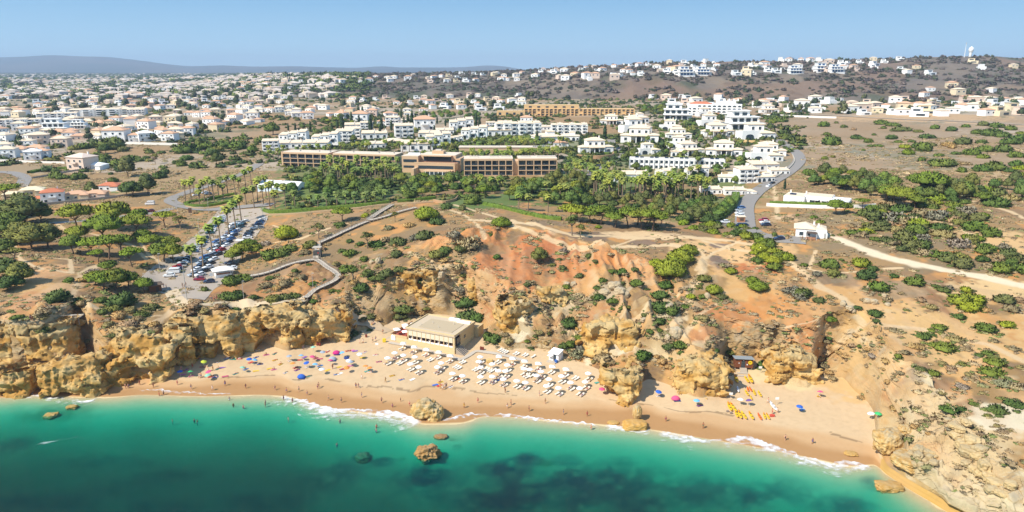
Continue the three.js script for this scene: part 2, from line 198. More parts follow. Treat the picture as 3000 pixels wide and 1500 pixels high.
// coloured earths of the slopes
for (const [x, y, rx, ry, c, s] of [
  [1330, 705, 90, 22, '#d28a48', 0.9], [1440, 690, 70, 30, '#ce8244', 0.9], [1500, 800, 105, 70, '#cb7f44', 1], [1600, 745, 95, 55, '#c2703c', 1], [1440, 770, 80, 36, '#cb8149', 1], [1560, 700, 60, 26, '#c97a42', 1], [1660, 790, 70, 45, '#cb7c42', 0.9], [1380, 810, 40, 40, '#c57a48', 0.8],
  [1760, 755, 150, 34, '#d48a48', 0.9], [1860, 780, 80, 36, '#d08c50', 0.9], [1940, 850, 90, 40, '#d39c62', 0.7], [2220, 775, 80, 30, '#c87a44', 1], [2170, 790, 40, 16, '#c47640', 1], [2150, 940, 110, 60, '#d0884a', 0.9], [2080, 990, 60, 30, '#c98550', 0.8], [2260, 900, 80, 40, '#d4904c', 0.8], [2360, 985, 80, 60, '#ce884a', 0.9], [2385, 1020, 40, 34, '#c08454', 0.9], [2330, 930, 60, 40, '#d89d60', 0.8], [1700, 930, 150, 26, '#c98f5c', 0.8],
  [90, 880, 90, 30, '#cc8f58', 0.9], [120, 800, 60, 30, '#d7a26c', 0.9], [200, 840, 70, 40, '#dcae78', 0.9], [280, 965, 50, 40, '#b98048', 0.9], [1400, 910, 60, 40, '#c18a58', 0.8], [1240, 790, 60, 30, '#c48f5e', 0.6], [2500, 640, 40, 8, '#d59a58', 1], [2610, 660, 30, 8, '#d59a58', 1], [2680, 625, 70, 10, '#d59a58', 0.9], [2460, 700, 90, 10, '#cf9a70', 1], [1960, 640, 160, 20, '#d3a575', 0.5],
  [1520, 940, 40, 70, '#e6d5b0', 0.95], [1500, 900, 26, 50, '#a7997f', 0.8], [1790, 1010, 90, 44, '#e9d9b2', 0.95], [1900, 1030, 60, 40, '#e2cda0', 0.8], [1640, 890, 70, 30, '#e0c79a', 0.7], [1620, 890, 30, 14, '#9d9079', 0.9], [1790, 850, 90, 26, '#b9a98c', 0.8], [1960, 910, 60, 30, '#d9c7a2', 0.7], [2230, 1090, 60, 40, '#e6cf9c', 0.8], [2330, 1090, 60, 60, '#e4cb96', 0.9], [2480, 1080, 120, 70, '#e4c78c', 0.8], [2660, 1160, 130, 60, '#d9b47a', 0.8], [2850, 1280, 200, 160, '#d9bd8c', 0.8], [2700, 1330, 90, 40, '#cfa268', 0.8], [2930, 1220, 120, 60, '#e8d8b6', 0.9], [1300, 880, 120, 60, '#cdb083', 0.7], [1100, 880, 100, 40, '#c9aa7c', 0.7],
  [2700, 990, 330, 120, '#dfb374', 0.85], [2900, 850, 200, 40, '#e2bd84', 0.85], [2940, 710, 120, 50, '#dfb67c', 0.8], [2450, 870, 120, 40, '#d9a666', 0.8], [2200, 740, 150, 40, '#dcae74', 0.85], [2080, 740, 110, 44, '#deb27a', 0.9], [1800, 690, 200, 12, '#e0be90', 0.9], [2400, 640, 160, 10, '#dfbb88', 0.6], [2330, 640, 70, 16, '#dcae7e', 0.9]]) blob(x, y, rx, ry, c, s);
// dry scrub and straw
for (const [x, y, rx, ry, c, s] of [
  [980, 640, 180, 26, '#a4835a', 0.9], [880, 655, 90, 30, '#a98658', 0.9], [1180, 700, 110, 26, '#8f7552', 0.9], [950, 750, 140, 30, '#8f7450', 0.8], [1100, 770, 90, 30, '#927753', 0.8], [760, 800, 80, 26, '#957a54', 0.8], [1720, 690, 90, 14, '#856b52', 1], [1880, 712, 60, 9, '#8a6f57', 1], [2110, 720, 40, 9, '#87705c', 1], [2105, 765, 36, 22, '#846c58', 1], [1840, 660, 140, 8, '#8c7358', 0.9], [1600, 655, 70, 10, '#8c7458', 0.9], [1560, 760, 40, 40, '#8d7350', 0.5], [1370, 740, 60, 24, '#84704e', 0.8], [2420, 640, 130, 24, '#97805a', 0.9], [2600, 720, 240, 40, '#8b7656', 0.8], [2800, 780, 160, 26, '#8a7554', 0.8], [2360, 760, 60, 20, '#947c5a', 0.9], [2440, 815, 90, 22, '#8b7556', 1], [2640, 850, 100, 36, '#9a8262', 0.8], [2800, 420, 420, 120, '#a38561', 0.7], [2450, 470, 160, 50, '#a98a66', 0.9],
  [600, 640, 80, 14, '#a5855a', 0.9], [420, 700, 60, 14, '#a88a5e', 0.8], [300, 860, 60, 16, '#9b7d55', 0.9], [160, 905, 60, 14, '#927350', 0.9], [440, 870, 60, 14, '#957a52', 0.8], [350, 740, 90, 16, '#9d7d54', 0.9], [560, 700, 50, 10, '#a27f52', 0.9], [470, 590, 180, 26, '#9f8055', 0.8], [500, 520, 200, 40, '#aa8b60', 0.9], [700, 450, 120, 40, '#a88a60', 0.8], [430, 370, 160, 20, '#a98860', 0.7], [100, 490, 120, 20, '#a58a64', 0.8],
  [520, 305, 90, 14, '#a8794a', 0.9], [880, 370, 110, 16, '#a4835e', 0.9], [1300, 310, 160, 8, '#a98c66', 0.9], [1900, 700, 40, 8, '#8a6f57', 0.8], [2700, 345, 300, 12, '#c9a376', 0.9]]) blob(x, y, rx, ry, c, s);
for (const [x, y, rx, ry, s] of [[1050, 560, 260, 40, 0.9], [1400, 590, 160, 26, 0.9], [1650, 560, 210, 46, 0.9], [900, 600, 150, 14, 0.9], [1760, 530, 160, 40, 0.8], [1200, 500, 420, 24, 0.8], [2180, 580, 70, 5, 1], [2130, 540, 60, 14, 0.8], [1900, 480, 220, 60, 0.5], [2480, 595, 40, 5, 1], [650, 585, 60, 8, 0.9], [840, 625, 50, 7, 0.8], [2100, 600, 120, 18, 0.8], [2000, 640, 160, 12, 0.6], [1500, 420, 420, 30, 0.55], [360, 560, 40, 5, 0.9]]) blob(x, y, rx, ry, C.lawn, s);
// trodden paths
const P = '#e0bf90';
for (const [list, w] of [
  [[[1440, 655], [1500, 662], [1580, 690], [1640, 712], [1740, 714], [1850, 722], [1960, 716], [2060, 735], [2060, 790], [2030, 840], [2010, 890], [1985, 940], [1950, 975]], 2.6], [[[1380, 645], [1480, 650], [1560, 655], [1680, 690], [1800, 692], [1920, 700], [2020, 694], [2110, 702], [2230, 720]], 3.2], [[[2180, 700], [2090, 740], [2040, 790]], 1.6], [[[2060, 705], [2140, 730], [2210, 738]], 1.6], [[[1760, 716], [1860, 700], [1930, 690]], 1.2],
  [[[2230, 720], [2280, 745], [2340, 790], [2400, 840], [2470, 875], [2500, 900]], 2.6], [[[2390, 735], [2370, 790], [2440, 800], [2560, 790], [2640, 785]], 1.2], [[[2300, 960], [2400, 950], [2520, 960], [2660, 960]], 1.2], [[[2140, 880], [2080, 900], [2020, 960], [1990, 1010]], 1.5],
  [[[2560, 955], [2740, 970], [2900, 1010], [3000, 1060]], 1.6], [[[1620, 960], [1700, 975], [1800, 950], [1880, 920], [1960, 870], [2030, 840]], 1.5],
  [[[560, 885], [510, 905], [470, 935], [430, 975], [370, 985]], 2.6], [[[470, 925], [400, 930], [310, 918], [230, 915], [130, 935], [40, 940]], 1.7], [[[200, 900], [215, 860], [240, 800], [300, 770]], 2.2], [[[120, 790], [60, 760], [30, 690]], 1.6], [[[150, 790], [210, 800], [205, 760], [120, 755]], 1.2], [[[160, 650], [210, 690], [250, 680], [390, 720], [430, 760]], 1.8], [[[410, 710], [440, 750], [470, 770]], 1.4], [[[300, 905], [200, 900]], 1.6],
  [[[790, 715], [880, 700], [960, 670], [1060, 640], [1100, 628]], 1.6], [[[800, 660], [870, 690]], 1.2], [[[1200, 740], [1290, 790], [1330, 800]], 1.6], [[[1330, 800], [1260, 830], [1200, 830]], 1.2], [[[1420, 700], [1400, 660], [1360, 630], [1300, 610]], 1.6], [[[1560, 660], [1470, 640], [1400, 620], [1330, 600]], 1.6], [[[2850, 590], [2960, 620], [3000, 640]], 2.4], [[[2700, 640], [2800, 660], [2900, 720], [3000, 760]], 2.2], [[[2250, 480], [2270, 560], [2280, 640]], 2]]) stroke(list, w, P, 0.92);
stroke([[2430, 690], [2540, 735], [2640, 765], [2760, 790], [2900, 815], [3000, 838], [3150, 870]], 4.2, '#e8d2ae', 1);
stroke([[2250, 338], [2500, 345], [2750, 358], [3000, 370]], 5, '#d2a878', 0.9);
// index the features on a coarse grid of cells
const CELL = 16, grid = new Map();
for (const f of feats) {
  const x0 = f.w ? Math.min(f.x0, f.x1) - f.w * 2 - 3 : f.x - f.a * 1.5, x1 = f.w ? Math.max(f.x0, f.x1) + f.w * 2 + 3 : f.x + f.a * 1.5;
  const z0 = f.w ? Math.min(f.z0, f.z1) - f.w * 2 - 3 : f.zc - f.b * 1.5, z1 = f.w ? Math.max(f.z0, f.z1) + f.w * 2 + 3 : f.zc + f.b * 1.5;
  for (let i = Math.floor(x0 / CELL); i <= x1 / CELL; i++) for (let j = Math.floor(z0 / CELL); j <= z1 / CELL; j++) { const k = i * 100003 + j; if (!grid.has(k)) grid.set(k, []); grid.get(k).push(f); }
}
function paint(col, x, z, n1) {
  const list = grid.get(Math.floor(x / CELL) * 100003 + Math.floor(z / CELL)); if (!list) return col;
  for (const f of list) {
    let k;
    if (f.w) { const dx = f.x1 - f.x0, dz = f.z1 - f.z0, t = clamp(((x - f.x0) * dx + (z - f.z0) * dz) / (dx * dx + dz * dz || 1)), q = Math.hypot(x - f.x0 - dx * t, z - f.z0 - dz * t) + n1 * f.w * 0.5; k = 1 - smooth(f.w * 0.35, f.w * 0.75, q); }
    else { const q = Math.hypot((x - f.x) / f.a, (z - f.zc) / f.b) + n1 * 0.42; if (f.soft) { const nn = fbm(x / 3.2, z / 2.4, 61, 4); k = (1 - smooth(0.35, 1.2, q + nn * 0.55)) * clamp(0.75 + nn * 0.9); } else k = 1 - smooth(0.7, 1.05, q + 0.25 * noise(x / 1.7, z / 1.7, 62)); }
    if (k > 0) col = mix3(col, f.col, k * f.s);
  }
  return col;
}
function groundColor(x, y, z, k, t, slope, j) {
  const n1 = fbm(x / 7, z / 7, 1, 3), n2 = fbm(x / 28, z / 28, 2, 3), n3 = noise(x / 1.6, y / 1.6, z / 1.6), n4 = noise(x / 0.7, z / 0.7, 4);
  let c;
  const u = x / -z, headland = smooth(0.592, 0.61, u - 0.0) * (z > -176 ? 1 : 0);
  if (k <= 2) c = mix3(C.seasand, C.ochre, clamp(0.2 + n1 * 0.4) * headland);
  else if (k === 3 || (k === 4)) {
    const w = smooth(1.35, 0.95, y + n1 * 0.22) ; c = mix3(C.dry, lin('#deb98a'), clamp(0.28 + n2 * 0.6) * 0.55);
    const wetter = smooth(0.85, 0.45, y + n2 * 0.35 + n1 * 0.1);
    c = mix3(c, mix3(lin('#d3a876'), C.wet, wetter), w);
    if (k === 4) c = mix3(c, lin('#c9a97c'), clamp(n4 * 0.6 + n3 * 0.4) * 0.22);
    const line = Math.abs(y - 1.22 - n1 * 0.14); if (line < 0.035 && noise(x / 5, z / 5, 33) > 0.05) c = mix3(c, lin('#6b5334'), 0.55);
    if (headland > 0.5 && z > -150) c = mix3(lin('#c2973f'), C.ochre, clamp(0.5 + n1));
  } else if (k <= 7) {
    const rock = smooth(0.75, 1.5, slope), band = fbm(x / 40, y * 0.42 + n1 * 0.5, z / 40, 3), head = smooth(0.60, 0.66, u) * (k <= 6 ? 1 : 0);
    let r = mix3(C.ochre, C.pale, clamp(0.42 + band * 1.3)); r = mix3(r, lin('#b98a45'), clamp(n1 * 1.3 - 0.12)); r = mix3(r, C.grey, clamp(n2 * 0.9 + n3 * 0.4 - 0.1) * 0.55); r = mix3(r, lin('#8a7048'), clamp(-n3 * 0.9 - 0.25) * 0.5);
    let e = mix3(C.soil, C.path, clamp(0.5 + n2 * 1.1)); e = mix3(e, C.straw, smooth(-0.05, 0.22, n1 + n2 * 0.5)); e = mix3(e, C.scrub, smooth(0.12, 0.38, n1 * 0.7 - n2 * 0.6 + n3 * 0.15) * 0.75);
    e = mix3(e, mix3(C.pale, C.grey, clamp(0.3 + n3 * 0.5 + n1 * 0.4)), head * (1 - 0.4 * clamp(n2)));
    if (head > 0 && y < 2.6) r = mix3(r, lin('#c08f2e'), 0.7);
    let painted = paint(e, x, z, n1); const rill = noise(x / 2.1 + n1 * 1.2, z / 17, 71), rill2 = noise(x / 5.2 + n1, z / 30, 72); painted = mix3(painted, lin('#dcb083'), clamp(rill * 0.9) * 0.42); painted = mix3(painted, lin('#ad6f42'), clamp(-rill2 * 1.1 - 0.12) * clamp((painted[0] - painted[2]) / painted[0] - 0.45) * 1.2); c = mix3(mix3(painted, C.pale, clamp(n3) * 0.12), mix3(r, painted, 0.3), rock * (k === 5 ? 1 : 0.75));
    c = mix3(c, mix3(C.pale, C.grey, clamp(0.4 + n1)), smooth(0.34, 0.5, noise(x / 3.1, y / 2, z / 3.1) * 0.6 + n2 * 0.5) * 0.55 * (k === 6 ? 1 : 0.5));
    return mix3(c, [c[0] * 0.8, c[1] * 0.76, c[2] * 0.7], clamp(n4 * 0.7 + n3 * 0.3) * 0.45);
  } else if (k <= 9) { c = mix3(C.field, C.straw, clamp(0.5 + n2)); c = mix3(c, C.soil, smooth(0.1, 0.4, n1)); c = mix3(c, C.scrub, smooth(0.1, 0.4, -n2 + n3 * 0.2) * 0.6); }
  else if (k <= 10) { c = mix3(C.field, C.straw, clamp(0.5 + n2)); c = mix3(c, C.scrub, smooth(0.05, 0.4, n1 * 0.6 - n2) * 0.5); c = mix3(c, lin('#c9ab80'), smooth(0.15, 0.45, noise(x / 5, z / 9, 44) * 0.5 + n2 * 0.7) * 0.6); }
  else if (k <= 13) { const n5 = fbm(x / 90, z / 90, 12, 3); c = mix3(C.town, C.field, clamp(0.4 + n5 * 1.4)); c = mix3(c, C.green, smooth(0.08, 0.35, n2 - n5 * 0.4) * 0.5); }
  else if (k <= 16) { const n5 = fbm(x / 120, z / 150, 13, 4), n6 = fbm(x / 30, z / 40, 14, 3); c = mix3(C.hill, lin('#8a7861'), clamp(0.4 + n5 * 1.5)); c = mix3(c, lin('#5e5344'), smooth(0.05, 0.35, n6) * 0.8); c = mix3(c, C.green, smooth(0.1, 0.4, -n5 + n6 * 0.4) * 0.5); c = mix3(c, lin('#8f6c50'), smooth(0.25, 0.45, fbm(x / 200, z / 200, 15, 2)) * 0.5); if (k === 14) c = mix3(c, lin('#7c6458'), smooth(0.25, 0.6, slope) * 0.5); if (x < -350) c = mix3(c, C.green, 0.35); }
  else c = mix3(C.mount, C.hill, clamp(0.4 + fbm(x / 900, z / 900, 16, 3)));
  c = paint(c, x, z, n1);
  return mix3(c, [c[0] * 0.82, c[1] * 0.8, c[2] * 0.76], clamp(n4 * 0.6 + n3 * 0.4) * 0.4);
}
function grainTexture(size, f, seed) {
  const data = new Uint8Array(size * size * 4), r = rng(seed);
  const g = (n) => { const a = new Float32Array(n * n).map(() => r()); return (x, y) => { x *= n; y *= n; const X = Math.floor(x), Y = Math.floor(y), fx = x - X, fy = y - Y, q = (i, j) => a[((Y + j) % n) * n + (X + i) % n]; const sx = fx * fx * (3 - 2 * fx), sy = fy * fy * (3 - 2 * fy); return lerp(lerp(q(0, 0), q(1, 0), sx), lerp(q(0, 1), q(1, 1), sx), sy); }; };
  const L = f.map(([n, a]) => [g(n), a]);
  for (let y = 0; y < size; y++) for (let x = 0; x < size; x++) { let v = 0, t = 0; for (const [fn, a] of L) { v += a * fn(x / size, y / size); t += a; } const q = Math.round(255 * v / t), o = (y * size + x) * 4; data[o] = data[o + 1] = data[o + 2] = q; data[o + 3] = 255; }
  const tex = new THREE.DataTexture(data, size, size); tex.wrapS = tex.wrapT = THREE.RepeatWrapping; tex.magFilter = THREE.LinearFilter; tex.needsUpdate = true; return tex;
}
const COL = new Float32Array((NU + 1) * NV * 3);
const grain = grainTexture(512, [[16, 1], [32, 1], [64, 1.1], [128, 1], [256, 0.8]], 5);
const bumpAt = (rep) => { const t = grain.clone(); t.repeat.set(1 / rep, 1 / rep); return t; };
{
  const NJ = NU + 1, pos = new Float32Array(NJ * NV * 3), nor = new Float32Array(NJ * NV * 3), col = COL, uv = new Float32Array(NJ * NV * 2);
  const id = (j, i) => i * NJ + j;
  for (let i = 0; i < NV; i++) for (let j = 0; j < NJ; j++) { const d = TD[j * NV + i], o = id(j, i) * 3; pos[o] = uAt(j) * d; pos[o + 1] = TH[j * NV + i]; pos[o + 2] = -d; }
  for (let i = 0; i < NV; i++) for (let j = 0; j < NJ; j++) {
    const a = id(Math.max(0, j - 1), i) * 3, b = id(Math.min(NU, j + 1), i) * 3, p = id(j, Math.max(0, i - 1)) * 3, q = id(j, Math.min(NV - 1, i + 1)) * 3, o = id(j, i) * 3;
    const ax = pos[b] - pos[a], ay = pos[b + 1] - pos[a + 1], az = pos[b + 2] - pos[a + 2], bx = pos[q] - pos[p], by = pos[q + 1] - pos[p + 1], bz = pos[q + 2] - pos[p + 2];
    let nx = ay * bz - az * by, ny = az * bx - ax * bz, nz = ax * by - ay * bx; const l = Math.hypot(nx, ny, nz) || 1; nor[o] = nx / l; nor[o + 1] = ny / l; nor[o + 2] = nz / l;
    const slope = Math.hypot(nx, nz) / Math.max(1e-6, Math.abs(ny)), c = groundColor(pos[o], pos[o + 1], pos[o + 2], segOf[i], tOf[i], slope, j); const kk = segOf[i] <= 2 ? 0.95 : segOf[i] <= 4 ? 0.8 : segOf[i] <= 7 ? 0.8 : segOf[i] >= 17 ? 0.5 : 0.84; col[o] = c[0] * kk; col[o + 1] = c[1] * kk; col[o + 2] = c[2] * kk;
    uv[id(j, i) * 2] = pos[o]; uv[id(j, i) * 2 + 1] = pos[o + 2] * 0.8 - pos[o + 1] * 1.3;
  }
  const parts = [['seabed', 0, 2, 'pale sandy sea bed with dark beds of weed under the water', 'seabed', 6, 0.1], ['beach', 3, 4, 'pale sandy beach with darker wet sand along the water', 'beach', 3, 0.03], ['cliff', 5, 5, 'ochre sandstone cliff rising behind the sandy beach', 'cliff', 5, 0.22], ['hillside', 6, 7, 'eroded orange and tan hillside above the cliffs', 'hillside', 5, 0.14], ['heath', 8, 9, 'dry brown heath and sandy plateau behind the cliffs', 'heath', 7, 0.1], ['coastal_plain', 10, 13, 'dry plain under the resort and the suburbs', 'plain', 14, 0.15], ['ridge_hill', 14, 16, 'brown scrub covered ridge behind the town', 'hill', 30, 0.6], ['mountain_range', 17, 20, 'long blue hazy mountains on the horizon', 'mountains', 300, 2]];
  for (const [name, k0, k1, label, cat, rep, bump] of parts) {
    const i0 = Math.max(0, segOf.indexOf(k0) - (k0 ? 1 : 0)), i1 = segOf.lastIndexOf(Math.min(k1, curves.length - 1)), n = (i1 - i0 + 1) * NJ;
    const idx = new Uint32Array((i1 - i0) * NU * 6); let w = 0;
    for (let i = 0; i < i1 - i0; i++) for (let j = 0; j < NU; j++) { const a = i * NJ + j, b = a + 1, c = a + NJ, d = c + 1; idx[w++] = a; idx[w++] = b; idx[w++] = d; idx[w++] = a; idx[w++] = d; idx[w++] = c; }
    const g = new THREE.BufferGeometry(), cut = (arr, k) => new THREE.BufferAttribute(arr.slice(i0 * NJ * k, i0 * NJ * k + n * k), k);
    g.setAttribute('position', cut(pos, 3)); g.setAttribute('normal', cut(nor, 3)); g.setAttribute('color', cut(col, 3)); g.setAttribute('uv', cut(uv, 2)); g.setIndex(new THREE.BufferAttribute(idx, 1));
    tag(top(new THREE.Mesh(g, new THREE.MeshStandardMaterial({ vertexColors: true, roughness: 0.96, bumpMap: bumpAt(rep), bumpScale: bump })), name), label, cat, null, 'structure');
  }
}
// ---------------------------------------------------------------- the sea: a body of water whose colour comes from its depth, with a rippled surface
{
  const NX = 260, NZ = 120, x0 = -330, x1 = 330, z0 = -60, z1 = -215, pos = [], idx = [], colr = [], uv = [];
  for (let i = 0; i <= NZ; i++) for (let j = 0; j <= NX; j++) {
    const x = lerp(x0, x1, j / NX), z = lerp(z0, z1, i / NZ); pos.push(x, 0.03 * fbm(x / 5, z / 2.6, 1, 2), z); uv.push(x * 0.9 + z * 0.25, z * 1.5 - x * 0.2);
    const a = 0.19; colr.push(1, 1, 1, a);
  }
  for (let i = 0; i < NZ; i++) for (let j = 0; j < NX; j++) { const a = i * (NX + 1) + j, b = a + 1, c = a + NX + 1, d = c + 1; idx.push(a, b, d, a, d, c); }
  // sides and floor close the body
  const base = pos.length / 3; for (const [x, z] of [[x0, z0], [x1, z0], [x1, z1], [x0, z1]]) { pos.push(x, -14, z); uv.push(x, z); colr.push(1, 1, 1, 0.17); }
  idx.push(base, base + 2, base + 1, base, base + 3, base + 2);
  const row = (i, j) => i * (NX + 1) + j, edge = (list, p, q) => { for (let n = 0; n + 1 < list.length; n++) idx.push(list[n], p, list[n + 1]); idx.push(list[list.length - 1], p, q); };
  edge([...Array(NX + 1).keys()].map((j) => row(0, j)), base, base + 1); edge([...Array(NZ + 1).keys()].map((i) => row(i, NX)), base + 1, base + 2);
  edge([...Array(NX + 1).keys()].map((j) => row(NZ, NX - j)), base + 2, base + 3); edge([...Array(NZ + 1).keys()].map((i) => row(NZ - i, 0)), base + 3, base);
  const g = new THREE.BufferGeometry(); g.setAttribute('position', new THREE.Float32BufferAttribute(pos, 3)); g.setAttribute('color', new THREE.Float32BufferAttribute(colr, 4)); g.setAttribute('uv', new THREE.Float32BufferAttribute(uv, 2)); g.setIndex(idx); g.computeVertexNormals();
  const m = new THREE.MeshPhysicalMaterial({ color: '#046878', vertexColors: true, transparent: true, opacity: 1, roughness: 0.16, ior: 1.9, thickness: 1, attenuationColor: new THREE.Color(0.014, 0.595, 0.58), attenuationDistance: 3.7, bumpMap: bumpAt(7), bumpScale: 0.7 });
  tag(top(new THREE.Mesh(g, m), 'sea'), 'turquoise to deep blue sea water in front of the beach', 'sea', null, 'structure');
}
// ---------------------------------------------------------------- plants: prototypes
// foliage: overlapping lobes, each an uneven core with many leaf-sized faces standing out of it
function foliage(lobes, leaves, size, seed, { core = 0.86, flat = 0, detail = 2, tone = 0.35, up = 0.25 } = {}) {
  const r = rng(seed), P_ = [], N_ = [], C_ = [];
  const push = (p, n, c) => { P_.push(...p); N_.push(...n); C_.push(c, c, c); };
  for (const [cx, cy, cz, rx, ry, rz] of lobes) {
    const g = new THREE.IcosahedronGeometry(1, detail), a = g.attributes.position;
    for (let i = 0; i < a.count; i++) {
      const x = a.getX(i), y = a.getY(i), z = a.getZ(i), k = core * (1 + 0.22 * noise(x * 2.3 + cx, y * 2.3 + cy * 3, z * 2.3 + cz + seed));
      push([cx + x * rx * k, Math.max(cy + y * ry * k * (y < 0 ? 1 - flat : 1), cy - ry * (1 - flat)), cz + z * rz * k], [x, y * 0.9, z], 0.8 + 0.15 * noise(x * 5, y * 5, z * 5 + seed));
    }
  }
  const area = lobes.map((l) => l[3] * l[5] + l[3] * l[4]), total = area.reduce((a, b) => a + b, 0);
  lobes.forEach(([cx, cy, cz, rx, ry, rz], q) => {
    const n = Math.round(leaves * area[q] / total);
    for (let i = 0; i < n; i++) {
      const th = r() * 6.283, y = -0.55 + 1.55 * Math.pow(r(), 0.8), s = Math.sqrt(Math.max(0, 1 - y * y)), x = Math.cos(th) * s, z = Math.sin(th) * s, k = 0.9 + 0.2 * r();
      if (y < 0 && flat > 0 && r() < flat) continue;
      const p = new THREE.Vector3(cx + x * rx * k, cy + y * ry * k * (y < 0 ? 1 - flat : 1), cz + z * rz * k);
      const nrm = new THREE.Vector3(x / rx, y / ry + up * 0.3, z / rz).normalize(), out = nrm.clone().multiplyScalar(0.8).add(new THREE.Vector3(r() - 0.5, r() - 0.3, r() - 0.5)).normalize();
      const side = new THREE.Vector3(r() - 0.5, r() - 0.5, r() - 0.5).cross(out).normalize(), w = size * (0.55 + 0.7 * r()), l = w * (0.9 + 0.7 * r());
      const a = p.clone().addScaledVector(side, -w / 2), b = p.clone().addScaledVector(side, w / 2), t = p.clone().addScaledVector(out, l), c = (1 - tone) + 2 * tone * r();
      const nn = [nrm.x + out.x * 0.3, nrm.y + out.y * 0.3, nrm.z + out.z * 0.3];
      const gn = b.clone().sub(a).cross(t.clone().sub(a)), q1 = gn.x * nn[0] + gn.y * nn[1] + gn.z * nn[2] < 0 ? b : a, q2 = q1 === a ? b : a;
      push(q1.toArray(), nn, c * 0.9); push(q2.toArray(), nn, c * 0.9); push(t.toArray(), nn, c * 1.1);
    }
  });
  const g = new THREE.BufferGeometry(); g.setAttribute('position', new THREE.Float32BufferAttribute(P_, 3)); g.setAttribute('normal', new THREE.Float32BufferAttribute(N_, 3)); g.setAttribute('color', new THREE.Float32BufferAttribute(C_, 3));
  return g;
}
function limb(pts, radii, sides = 6) {   // tapered tube through points
  const P_ = [], idx = []; const v = pts.map((p) => new THREE.Vector3(...p));
  v.forEach((p, i) => { const d = (v[i + 1] || p).clone().sub(v[i - 1] || p).normalize(), a = new THREE.Vector3(1, 0.01, 0.3).cross(d).normalize(), b = d.clone().cross(a); for (let k = 0; k < sides; k++) { const t = k / sides * 6.2832; P_.push(...p.clone().addScaledVector(a, Math.cos(t) * radii[i]).addScaledVector(b, Math.sin(t) * radii[i]).toArray()); } });
  for (let i = 0; i + 1 < v.length; i++) for (let k = 0; k < sides; k++) { const a = i * sides + k, b = i * sides + (k + 1) % sides; idx.push(a, b, b + sides, a, b + sides, a + sides); }
  const g = new THREE.BufferGeometry(); g.setAttribute('position', new THREE.Float32BufferAttribute(P_, 3)); g.setIndex(idx); g.computeVertexNormals(); return g;
}
const leafMat = (hex) => new THREE.MeshStandardMaterial({ color: hex, roughness: 0.9, vertexColors: true });
const tones = new Map();   // each leaf colour has a few sisters: yellower, darker, paler plants of the kind
function toned(mat, r) { if (!tones.has(mat)) { const c = mat.color; tones.set(mat, [[1, 1, 1], [1.28, 1.16, 0.9], [0.8, 0.86, 0.9], [1.12, 1.02, 1.15], [1.4, 1.22, 1.0], [0.92, 1.02, 0.8]].map(([a, b, d]) => { const m = mat.clone(); m.color.setRGB(c.r * a, c.g * b, c.b * d); return m; })); } return tones.get(mat)[Math.floor(r * 6)]; }
const LEAF = { pine: leafMat('#7c8a26'), pine2: leafMat('#727f28'), deep: leafMat('#56692e'), tree: leafMat('#647a34'), olive: leafMat('#6a7038'), shrub: leafMat('#586c2a'), shrub2: leafMat('#66762c'), bright: leafMat('#838f22'), grey: leafMat('#948a70'), brown: leafMat('#a38c62'), palm: leafMat('#86903c'), palm2: leafMat('#74843c'), dryfrond: leafMat('#a88a5c'), cyp: leafMat('#3c5230'), hedge: leafMat('#667c26'), far: leafMat('#485836'), far2: leafMat('#565e3a'), bougain: leafMat('#9a4a6a') };
const BARK = std('#6f5a48', 0.95), BARK2 = std('#8d7860', 0.95);
const protos = {};
function tree(key, name, crown, trunk, leaf, bark = BARK) { const g = new THREE.Group(); mesh('trunk', trunk, bark, g); mesh('crown', crown, leaf, g); protos[key] = { g, name }; }
const lob = (n, R, h, ry, seed, spread = 0.62, rise = 0.35) => { const r = rng(seed), out = []; for (let i = 0; i < n; i++) { const a = i / n * 6.283 + r() * 0.7, q = i === 0 ? 0 : spread * R * (0.75 + 0.4 * r()); const k = i === 0 ? 0.62 : 0.42 + 0.16 * r(); out.push([Math.cos(a) * q, h + (i === 0 ? rise * ry : (r() - 0.5) * ry * 0.5), Math.sin(a) * q, R * k, ry * (0.7 + 0.4 * r()), R * k]); } return out; };
